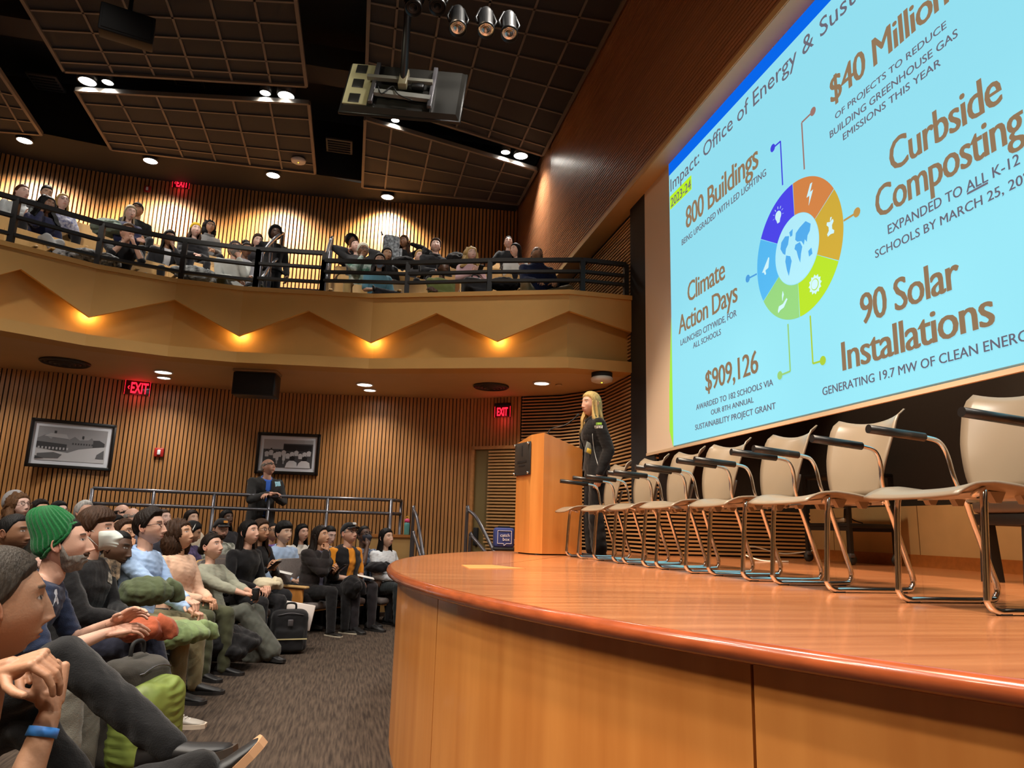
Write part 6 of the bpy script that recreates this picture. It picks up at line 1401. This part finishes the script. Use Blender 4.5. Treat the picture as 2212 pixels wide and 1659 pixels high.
FL('woman with a mass of brown curls in a peach sweater',390,1157,depth=5.9,lod=2,fem=1,skin='tan',hair=('bigcurly','brown'),hp=dict(cr=.112),top=('sweater',(226,184,156)),arms='lap',hpitch=16,lean=14,bottom=(74,76,54))
FL('older woman in a grey green sweater holding a black cup',457,1182,depth=6.5,lod=2,fem=1,skin='fair',hair=('tied','dark'),hat=('shades',),top=('sweater',(160,160,142)),sleeve=.8,arms=((.36,.06,.64,(-.3,.8,-.8),(.95,-.2,0)),(.40,-.04,.62,(-.3,-.8,-.8),(.95,.2,0))),hands=('hold','hold'),bottom=(96,98,90),bname='wide_trousers',flare=.05,legs='cross',hpitch=14,lean=18,hp=dict(nose=1.1))
FL('woman in black with long black hair brown at the ends',538,1152,depth=7.0,lod=2,fem=1,skin='fair',hair=('straight','black'),hp=dict(hl=.34,ht0=78),top=('sweater',(20,19,22)),arms=('lap','thigh'),hpitch=14,lean=6,bottom=(30,29,32))
FL('woman with glasses and very long brown hair beside the woman in black',563,1147,depth=7.55,lod=1,fem=1,skin='tan',hair=('longwave','brown'),hp=dict(hl=.42,ht0=55),glasses=(60,44,40),top=('sweater',(26,24,26)),arms='phone',hands=('hold','hold'),hpitch=6,lean=4)
FL('young man in a light blue sweatshirt with black hair',613,1152,row=7.95,lod=2,skin='asian',hair=('fringe','black'),top=('hoodie',(158,180,210)),collar=('round',),arms='lap',hpitch=4,bottom=(30,30,34))
FL('woman with glasses in a purple top',587,1150,row=8.7,fem=1,skin='olive',hair=('tied','black'),glasses=(90,80,70),top=('tshirt',(106,78,150)),sleeve=.5)
FL('woman with long black hair in a cream sweater in the middle rows',652,1152,row=8.7,fem=1,skin='fair',hair=('straight','black'),hp=dict(ht0=62),top=('sweater',(208,204,196)),inner=None,hpitch=6)
FL('woman in a long black puffer coat with her hand at her chin',692,1160,row=7.38,lod=2,fem=1,skin='tan',hair=('longwave','dark'),hat=('shades',),hp=dict(hl=.34),top=('puffer',(38,32,32)),inner=(128,126,150),hem=.16,iw=1.2,arms=('phone','chin'),hands=('hold','fist'),hyaw=4,hpitch=14,lean=4,bottom=(24,22,24),flatshoe=True,shoe=(30,27,25),sole=(190,180,160),turn=8,seatkind='end')
FL('dark haired woman looking down behind the man in orange',711,1156,row=8.05,fem=1,skin='pale',hair=('tied','black'),top=('tshirt',(210,196,190)),sleeve=.3,hpitch=-14)
FL('man in an orange shirt, black vest and black cap',754,1153,row=7.3,lod=2,skin='fair',hair=('short','grey'),hat=('cap',(22,22,24),(200,200,200)),glasses=(30,30,34),top=('tshirt',(236,150,40)),sleeve=.42,arms=('lap','lap'),bottom=(40,36,40),lean=2,hpitch=12,fat=1.15,vest=1)
FL('man in a dark face mask with his fist at his mouth',786,1157,row=7.6,skin='dark',hair=('crop','black'),mask=(34,36,48),glasses=(24,24,28),top=('tshirt',(34,34,40),'floral',(150,165,190)),sleeve=.45,arms=('lap','mouth'),hands=('relaxed','fist'))
FL('woman in a white hooded sweatshirt with long black hair',834,1163,row=7.33,lod=2,fem=1,skin='asian',hair=('straight','black'),hp=dict(ht0=64,hl=.26,open=.0035),top=('hoodie',(216,220,224)),arms='lap',hpitch=10,bottom=(34,40,42),turn=6)
FL('bearded man in a black cap with an orange badge',477,1144,row=8.75,skin='fair',hair=('short','brown'),hat=('cap',(30,29,31),(210,140,60)),beard=('brown',),top=('jacket',(70,74,62),'camo',(196,196,184)),hyaw=-14,hpitch=-4)
FL('woman with straight dark hair in a cream jacket in the rear rows',413,1123,row=9.4,fem=1,skin='asian',hair=('straight','dark'),hp=dict(hl=.28,open=.0038),top=('jacket',(206,190,168)),hpitch=12)
FL('woman with braided black hair behind the man in the badge cap',489,1122,row=9.35,fem=1,skin='dark',hair=('long','black'),top=('jacket',(40,38,42)))
FL('person with dark bobbed hair and a white headband in a purple floral top',413,1150,row=8.6,fem=1,skin='tan',hair=('bob','black'),hat=('band',(220,216,206)),top=('blouse',(104,90,128),'floral',(60,50,76)),hyaw=40,hpitch=-16)
FL('bald man in a red collared jacket',263,1113,row=9.5,skin='fair',hair=('balding','dark'),top=('jacket',(160,40,34)),collar=('high',(196,52,40)),fat=1.1)
FL('older man with glasses and a dark patterned shirt',285,1121,row=9.2,skin='fair',hair=('balding','grey'),glasses=(40,36,36),top=('shirt',(44,46,62),'floral',(120,124,140)))
FL('pale young person with brown hair in the rear rows',353,1122,row=9.45,fem=1,skin='pale',hair=('tied','brown'),top=('tshirt',(80,80,90)))
FL('woman half hidden behind the white respirator mask',249,1140,row=8.7,fem=1,skin='tan',hair=('straight','black'),hp=dict(hl=.16),top=('sweater',(50,46,50)))
FL('woman with curly light brown hair and glasses at the far left',42,1094,row=9.4,fem=1,skin='pale',hair=('bigcurly','lightbrown'),hp=dict(cr=.098,hl=.14),glasses=(110,90,80),top=('sweater',(66,62,50)),hyaw=-6)
FL('person in a grey knitted hat at the far left',30,1087,row=9.9,skin='fair',hair=('none','grey'),hat=('beanie',(176,172,172),30,.0),top=('jacket',(120,116,116)))
FL('person with a raised hand and dark hair behind the green beanie',84,1108,row=9.45,skin='tan',hair=('short','dark'),top=('sweater',(60,56,54)),arms=('lap',(.05,-.22,.98,(.2,-.6,-1),(.3,.5,.8))),hands=('relaxed','drape'))
FL('woman with parted black hair and glasses behind the green beanie',126,1108,row=9.7,fem=1,skin='pale',hair=('straight','black'),glasses=(50,46,46),top=('sweater',(44,42,46)))
FL('white haired person mostly hidden behind the masked person',181,1108,row=9.5,skin='fair',hair=('short','white'),top=('jacket',(90,88,90)))
FL('grey haired person hidden behind the woman in the puffer coat',678,1150,row=9.3,skin='fair',hair=('short','grey'),top=('jacket',(90,86,84)))
# ---------------------------------------------------------------- woman at the front left edge, hands under her chin
PX_=lambda x,y,d:CAMP+d*ray(x,y)
F1='woman in black at the left edge resting her chin on her hands'
FL(F1,-22,1310,depth=1.5,lod=3,fem=1,skin='tan',hair=('tied',(70,62,54)),top=('sweater',(22,20,21)),sleeve=.62,lean=-24,curve=-14,hpitch=4,turn=13,sc=1.0,bottom=(22,20,20),shoe=(24,22,21),sole=(196,150,110),hp=dict(open=.0042,iris=(.05,.03,.02),jaw=.3,nose=1.0,hl=.10,ht0=88,flare=.0),
  legw={-1:(PX_(150,1760,1.75),PX_(415,1668,1.9)),1:(PX_(60,1900,1.9),PX_(230,2250,2.0))},foot={-1:(.75,-.1,.66)},
  arms=(dict(w=PX_(-8,1450,1.385),pole=(-.2,.3,-1),hd=(.95,-.25,.02),dn=(.0,-.35,.94)),dict(w=PX_(108,1540,1.42),pole=(.1,-.2,-1),hd=(-.30,.2,.95),dn=(.6,-.8,.0))),hands=('drape','fist'))
G='person out of frame at the left whose crossed legs in black trousers show'
FL(G,-150,1240,depth=2.55,lod=2,skin='fair',hair=('short','dark'),top=('jacket',(30,30,32)),bottom=(20,19,20),arms='lap',lean=14,shoe=(26,24,24),sole=(58,48,40),
  legw={-1:(PX_(140,1418,2.25),PX_(352,1600,2.2)),1:(PX_(60,1560,2.3),PX_(300,1850,2.35))},foot={-1:(.85,-.25,.22)},label='person cut by the left edge, only crossed legs in black trousers and boots showing')
# ---------------------------------------------------------------- man standing at the rail and the speaker
q=aty(579,1010,posts[3][1]+.16); hd=np.array(q)
person(dict(who='standing man',head=hd,yaw=-62,lod=1,stand=1,skin='fair',hair=('balding','grey'),glasses=(60,56,54),label='man in a dark grey blazer and blue shirt standing at the railing',top=('blazer',(48,48,48)),inner=(64,112,214),collar=('shirt',(92,140,232)),hem=.20,arms=((.30,.02,1.17,(-.3,.9,-.6),(.4,-.9,-.05)),(.30,-.02,1.19,(-.3,-.9,-.6),(.4,.9,-.05))),bottom=(30,29,31),hpitch=22,hroll=-6,lean=-4,hyaw=24,sc=1.02))
q=atd(1277,874,7.2)
person(dict(who='speaker',head=np.array(q),yaw=178,lod=2,fem=1,stand=1,skin='fair',hair=('longwave',(216,186,122)),hp=dict(hl=.37,ht0=54,nose=.85,brow=(.16,.1,.06)),label='blonde woman in a black zip jacket speaking at the podium',top=('jacket',(20,19,21)),inner=(14,13,15),collar=('high',(20,19,21)),hem=.10,arms=((.02,.20,.80,(-1,.1,0),(.15,0,-1),(.2,1,0)),(.26,-.16,1.02,(-.5,-.6,-.5),(1,0,-.1))),hands=('relaxed','relaxed'),bottom=(16,15,17),hpitch=2,hyaw=22,lean=-2,curve=-4,flatshoe=True,shoe=(16,15,16),sc=1.03,flare=.03))
# ================================================================ THINGS HELD, WORN AND LEFT ABOUT
def heap(name,loc,size,col,label,cat,seed=0,yaw=0,kind='plain',c2=None,vox=.014,amp=.18,folds=None,parts=True):
    m=MB(); rs=random.Random(seed); ellipsoid(m,(0,0,size[2]*.45),(size[0]*.5,size[1]*.5,size[2]*.5))
    for k in range(6): ellipsoid(m,(rs.uniform(-.35,.35)*size[0],rs.uniform(-.35,.35)*size[1],rs.uniform(.25,.6)*size[2]),(size[0]*rs.uniform(.2,.34),size[1]*rs.uniform(.2,.34),size[2]*rs.uniform(.25,.42)))
    V,N,F=remesh(m,vox,3); V=V+N*(amp*.07*nz(V,22,seed)+amp*.04*nz(V,55,seed+3))[:,None]
    e=empty(name,loc,yaw,label,cat); build_np(V,F,'cloth',cloth(col,kind,c2),e)
    # hanging sleeve
    mm=MB(); mm.tube(smooth_path([(size[0]*.3,0,size[2]*.7),(size[0]*.5,.03,size[2]*.5),(size[0]*.55,.05,size[2]*.1)],5),.05,8); V,N,F=remesh(mm,vox,2); V=V+N*(.006*nz(V,40,seed))[:,None]; build_np(V,F,'sleeve',cloth(col,kind,c2),e)
    return e
def balpt(px,py,row,dd=0):
    q=ray(px,py); d=DR[row-1]+dd; lo,hi=4,16
    for _ in range(60):
        m_=(lo+hi)/2
        if m_*q[1]-yy(m_*q[0])<d*1.06: lo=m_
        else: hi=m_
    return Vector(CAMP+hi*q)
def cupthing(who,s,label,col,r=.036,h=.14,name='tumbler'):
    I=INFO[who]; w=I['wr'][s]; f=RZ(I['yaw'])@np.array(I['sh'][s][3] if I['sh'][s][3] is not None else (1,0,0),float); f/=np.linalg.norm(f); c=Vector(w+f*.10)
    e=empty(name,c+Vector((0,0,-h/2)),0,label,'cup'); MB().lathe([(r*.85,0),(r,.01),(r*1.05,h*.9),(r*.9,h)],16).build('body',mat('cup_%d'%col[0],col,.4),e); MB().lathe([(r*1.08,h*.9),(r*1.05,h),(r*.4,h*1.04)],16).build('lid',M_plastic,e); return e
cupthing('woman in a white turtleneck holding a grey tumbler in the balcony',-1,'grey tumbler held by the woman in the white turtleneck',(104,112,112))
cupthing('older woman in a grey green sweater holding a black cup',-1,'black drinking cup in the hands of the woman in grey green',(26,26,28),.032,.10,'drinking_cup')
def phone(who,s,label):
    I=INFO[who]; w=I['wr'][s]; f=RZ(I['yaw'])@np.array((1,0,.3)); f/=np.linalg.norm(f); e=empty('phone',Vector(w+f*.11+V3(0,0,.02)),I['yaw'],label,'phone'); M=Matrix.Rotation(R_(-35),3,'Y')
    MB().rbox((0,0,0),(.15,.074,.010),.004,2,M).build('case',M_plastic,e); MB().rbox(M@Vector((0,0,.0055)),(.135,.066,.001),.0005,1,M).build('display',mat('phone_glass',(30,34,40),.1),e)
phone('woman in a long black puffer coat with her hand at her chin',1,'black phone held by the woman in the puffer coat')
phone('woman with glasses and very long brown hair beside the woman in black',-1,'dark phone held by the woman with very long brown hair')
phone('woman with big blonde curls in a pink top',1,'phone held by the woman with big blonde curls')
# balcony belongings
heap('coat',balpt(232,494,3,.1)-Vector((0,0,.1)),(.5,.35,.26),(112,128,116),'grey green coat heaped on a seat near the pale blonde woman','coat',1)
heap('coat',balpt(988,560,3,.05)-Vector((0,0,.15)),(.42,.3,.28),(20,19,21),'black coat heaped on a seat behind the blonde curls','coat',2)
heap('coat',balpt(922,556,3,.1)-Vector((0,0,.15)),(.3,.28,.3),(22,21,23),'black coat hung over a seat beside the man in the zip jacket','coat',3)
heap('coat',balpt(192,556,1,-.2)-Vector((0,0,.1)),(.6,.3,.2),(44,44,48),'dark coat with white patches lying by the balcony rail at the left','coat',4,kind='floral',c2=(190,190,190))
heap('coat',balpt(418,592,1,-.15)-Vector((0,0,.1)),(.5,.3,.22),(200,204,204),'white and black coat lying beside the man in the white sweatshirt','coat',5,kind='camo',c2=(40,40,44))
heap('coat',balpt(872,566,2,.2)-Vector((0,0,.1)),(.36,.26,.2),(24,23,26),'black coat over a seat back right of the woman with straight hair','coat',6)
heap('handbag',balpt(1090,610,1,-.1)-Vector((0,0,.12)),(.4,.25,.2),(24,23,28),'dark bag lying on a seat left of the man in navy','bag',7)
p=balpt(843,560,4,-.35); e=empty('hanging_coat',(p.x,p.y,p.z-.38),R_(-80),'grey speckled coat hanging tall behind the balcony seats','coat'); m=MB(); m.rbox((0,0,.42),(.16,.29,.80),.05,3); V,N,F=remesh(m,.018,3); V=V+N*(.010*nz(V,16,2))[:,None]
build_np(V,F,'cloth',mat('speckled_coat',(150,156,162),.9,col2=(52,56,62),nscale=22,bump=.5,bscale=60),e); MB().tube([(0,-.16,.8),(0,-.19,.86)],.012,6).build('hanger_hook',M_black,e); MB().rbox((0,.17,.3),(.12,.05,.6),.02).build('sleeve',mat('speckled_coat',(1,1,1)),e)
def backpack(loc,yaw,w,d_,h,col,label,strap=True,name='backpack',tilt=0):
    e=empty(name,loc,yaw,label,'backpack'); e.rotation_euler.x=tilt; m=MB(); m.rbox((0,0,h*.48),(w,d_,h*.92),min(w,d_)*.32,4); m.rbox((0,-d_*.42,h*.3),(w*.78,d_*.4,h*.5),d_*.14,3); V,N,F=remesh(m,.011,3); V=V+N*(.004*nz(V,26,1))[:,None]; mt=cloth(col)
    build_np(V,F,'body',mt,e); b=MB(); b.tube(smooth_path([(-w*.14,0,h*.9),(-w*.12,0,h*1.06),(w*.12,0,h*1.06),(w*.14,0,h*.9)],5),.010,8); b.build('handle',M_black,e)
    z=MB(); z.tube([(x*w*.42,-d_*.5-.001 if abs(x)<.9 else -d_*.3,h*(.82+.06*math.cos(x*1.6))) for x in np.linspace(-1,1,9)],.004,6); z.build('zip',M_steel,e)
    if strap:
        for s in(-1,1): t=MB(); t.tube(smooth_path([(s*w*.25,d_*.45,h*.88),(s*w*.3,d_*.75,h*.7),(s*w*.32,d_*.72,h*.35),(s*w*.3,d_*.42,h*.1)],5),.022,8,flat=.35); t.build('strap',mt,e)
    return e
p=balpt(1026,632,1,-.42); backpack((p.x,p.y,TIER[0][1]+.26),R_(10),.36,.2,.40,(34,34,38),'black backpack standing at the balcony rail below the blonde curls')
# balcony stairs
nav=mat('stair_navy',(42,46,66),.9,noise=.2,nscale=40)
for k in range(6):
    d=.55+k*.5; z=ZT-.2+k*.23; x=aty(648,600,front_y(-.85)+d).x; b=MB()
    e=empty('balcony_step',(x,front_y(x)+d*1.06,z-.25),0,'navy carpeted balcony step, %s from the bottom'%['first','second','third','fourth','fifth','sixth'][k],'step','balcony steps'); e['kind']='structure'
    b.box((0,.3,.11),(.95,.7,.28)); b.build('tread',nav,e); MB().box((0,-.055,.245),(.95,.03,.022)).build('nosing',mat('nosing_silver',(170,172,178),.4,metal=.4),e)
MR=mat('balcony_handrail',(120,122,130),.28,metal=.7)
def hrail(pts,label):
    P_=[balpt(px,py,1,d-DR[0]) for px,py,d in pts]; e=empty('balcony_handrail',P_[0],0,label,'handrail','balcony stair handrails'); o=P_[0]
    for a,b_ in zip(P_,P_[1:]):
        m=MB(); A=a-o; B_=b_-o; L=B_-A; m.tube(smooth_path([A+Vector((0,0,-.75)),A+Vector((0,0,-.06)),A+L*.08,B_-L*.1,B_+Vector((0,0,-.1)),B_+Vector((0,0,-.85))],4),.026,8); m.build('rail',MR,e)
        m=MB(); m.tube([A+L*.1+Vector((0,0,-.42)),B_-L*.1+Vector((0,0,-.42))],.022,8); m.build('lower_rail',MR,e)
hrail([(566,548,.5),(588,520,1.6),(611,503,2.8)],'silver handrail on the left of the balcony stairs'); hrail([(706,548,.7),(714,520,2.0),(718,512,2.9)],'silver handrail on the right of the balcony stairs')
# floor belongings
p=atz(618,1414,0); e=backpack((p.x,p.y+.1,0),R_(8),.34,.2,.42,(24,23,25),'black backpack with a laptop sticking out, standing on the carpet in the aisle')
MB().bar((-.16,-.13,.14),(.16,-.13,.14),.006,.01).build('gold_zip',mat('zip_cream',(200,186,140),.4),e)
MB().rbox((0,-.125,.285),(.05,.012,.06),.005).build('buckle',M_steel,e)
l=empty('laptop',(p.x+.05,p.y+.16,.16),R_(4),'pale laptop with stickers standing in the black backpack','laptop'); M=Matrix.Rotation(R_(10),3,'Y')@Matrix.Rotation(R_(-6),3,'X'); MB().rbox((0,0,.17),(.32,.018,.24),.008,2,M).build('lid',mat('laptop_pale',(226,214,206),.4),l)
for x,z,r,c in [(-.06,.23,.03,(236,180,150)),(.09,.23,.022,(60,70,96)),(.0,.26,.02,(210,190,150))]: MB().lathe([(r,0),(r,.001),(.001,.0012)],16,M.to_4x4()@Matrix.Translation((x,-.0095,z))@Matrix.Rotation(PI/2,4,'X')).build('sticker',mat('sticker_%d'%c[0],c,.5),l)
p=CAMP+3.5*ray(285,1500); e=backpack((p[0],p[1],.02),R_(70),.34,.24,.55,(66,62,56),'grey backpack with a lime rain cover standing between the front seats')
m=MB(); m.rbox((.0,-.09,.22),(.37,.26,.42),.1,4); V,N,F=remesh(m,.012,3); V=V+N*(.006*np.sin(V[:,2]*160+3*nz(V,9))*np.clip(nz(V,12)+.4,0,1)+.004*nz(V,30,4))[:,None]; build_np(V,F,'rain_cover',mat('lime_nylon',(126,142,66),.5,noise=.15,nscale=12),e)
b=MB(); b.tube(smooth_path([(-.15,-.03,.43),(-.05,.0,.5),(.06,-.0,.5),(.16,-.03,.43)],5),.03,8); b.build('top_flap',mat('cloth_plain_66_62_56',(66,62,56)),e)
K4=INFO['person in a white respirator mask and black printed sweatshirt']; kk=(K4['kn'][1]+K4['kn'][-1])/2
heap('puffer_jacket',Vector(CAMP+4.75*ray(388,1362))-Vector((0,0,.08)),(.40,.42,.15),(128,146,98),'pale green puffer jacket lying across laps in the front row','jacket',11,R_(20),vox=.011)
heap('olive_jacket',Vector(CAMP+4.5*ray(318,1285))-Vector((0,0,.06)),(.32,.28,.18),(84,94,66),'dark olive jacket on the lap of the person in the respirator mask','jacket',12,R_(10),vox=.011)
heap('shoulder_bag',Vector(CAMP+3.95*ray(300,1362))-Vector((0,0,.05)),(.28,.30,.14),(168,84,54),'rust orange cloth bag lying on a lap in the front row','bag',13,R_(-10),vox=.010)
heap('tote_bag',Vector(CAMP+6.9*ray(574,1262))-Vector((0,0,.05)),(.22,.2,.12),(218,206,176),'cream canvas tote on the lap of the woman in black','bag',14,vox=.012)
heap('handbag',Vector(CAMP+8.15*ray(758,1268))-Vector((0,0,.12)),(.24,.24,.27),(26,24,26),'black handbag on the lap of the woman in the puffer coat','bag',15,vox=.014)
heap('black_bag',Vector(CAMP+8.9*ray(815,1222))-Vector((0,0,.08)),(.28,.22,.14),(26,25,28),'black bag on the lap of the woman in the white sweatshirt','bag',16,vox=.015)
heap('dark_coat',Vector(CAMP+5.9*ray(470,1390))-Vector((0,0,.12)),(.5,.5,.3),(24,23,25),'black coat slipping down over the legs in the front row','coat',17,R_(30),vox=.012)
for who,px,py,dp,lab in [('F12',612,1236,8.0,'white folded paper on the lap of the young man in light blue'),('F17',790,1246,8.45,'white paper on the lap of the man in orange')]:
    p=CAMP+dp*ray(px,py); e=tag(MB().rbox((0,0,0),(.20,.28,.006),.002,1,Matrix.Rotation(R_(12),3,'Y')).build('paper',M_white,None,p),lab,'paper')
# prints, badges, bands
MASKP='person in a white respirator mask and black printed sweatshirt'; BLUEB=mat('wristband_blue',(66,140,226),.5)
m=gridrect(.17,.13,6,5); dd=decal(MASKP,'hoodie',240,1225,m,mat('print_gold',(150,124,96),.7,col2=(30,26,24),nscale=38),'chest_print',1,R_(-28))
m=gridrect(.10,.06,4,3); decal(MASKP,'hoodie',238,1250,m,mat('print_white',(214,206,190),.7,col2=(60,54,50),nscale=50),'chest_print',1,R_(-20))
m=text_mb('LA',.085,1,.004,'CENTER',0); decal('man in a green knitted beanie with a grey beard','t_shirt',112,1310,m,mat('print_pale',(206,212,222),.7),'shirt_lettering',1,R_(8))
m=gridrect(.16,.05,6,3); decal('young man in a light blue sweatshirt with black hair','hoodie',628,1213,m,mat('print_faint',(206,216,226),.7,col2=(150,172,200),nscale=60),'chest_print')
m=gridrect(.10,.065,4,3); decal('standing man','blazer',600,1045,m,mat('badge_blue',(150,206,226),.4),'name_badge'); m=gridrect(.10,.018,4,2); decal('standing man','blazer',600,1039,m,mat('badge_top',(60,70,76),.4),'badge_strip',off=.005)
m=gridrect(.045,.02,3,2); decal('man in an orange shirt, black vest and black cap','vest',778,1184,m,M_white,'vest_logo')
S1='speaker'
m=gridrect(.085,.028,4,2); decal(S1,'jacket',1292,922,m,mat('badge_white',(226,230,226),.5,col2=(40,40,44),nscale=60),'name_badge'); m=gridrect(.055,.022,3,2); decal(S1,'jacket',1294,915,m,mat('badge_green',(150,200,70),.5),'name_badge')
I=INFO[S1]; e=I['e']; MZ=mat('zip_silver',(190,190,190),.3,metal=.6)
for px0,pts in [(0,[(1267,905),(1256,925),(1252,950),(1254,985)]),(1,[(1281,905),(1280,940),(1284,975),(1292,1005)])]:
    g=[o for o in e.children if o.name.split('.')[0]=='jacket'][0]; M=Matrix.Translation(e.location)@Matrix.Rotation(e.rotation_euler.z,4,'Z'); bv=BVHTree.FromPolygons([M@v.co for v in g.data.vertices],[tuple(p.vertices) for p in g.data.polygons]); Q=[]
    for px,py in pts:
        h=bv.ray_cast(Vector(CAMP),Vector(ray(px,py)).normalized())
        if h[0] is not None: Q.append(M.inverted()@(h[0]-Vector(ray(px,py)).normalized()*.004))
    if len(Q)>1: m=MB(); m.tube(smooth_path(Q,4),.0035,5); m.build('zip',MZ,g)
h=INFO[S1]; p=Vector(CAMP+6.98*ray(1272,968)); bd=empty('badge_holder',p,R_(20),'clear badge holder with a yellow card hanging at the waist of the speaker','badge'); MB().rbox((0,0,0),(.085,.006,.11),.004,2,Matrix.Rotation(R_(16),3,'Y')).build('holder',mat('badge_clear',(150,150,140),.2),bd); MB().rbox((.008,-.0035,-.03),(.075,.003,.045),.002,1,Matrix.Rotation(R_(16),3,'Y')).build('card',mat('card_yellow',(226,190,70),.5),bd); MB().tube([(0,.0,.05),(-.01,.02,.2)],.004,5).build('lanyard',M_black,bd)
band(F1,-1,BLUEB,r=.0285,t=.035,w=.009)
band('man in a light blue button shirt and glasses',1,BLUEB,r=.032); band('man in an orange shirt, black vest and black cap',-1,BLUEB,r=.034)
band(MASKP,-1,mat('watch_band',(196,190,180),.3,metal=.5),'watch_band',.036,.05,.010)
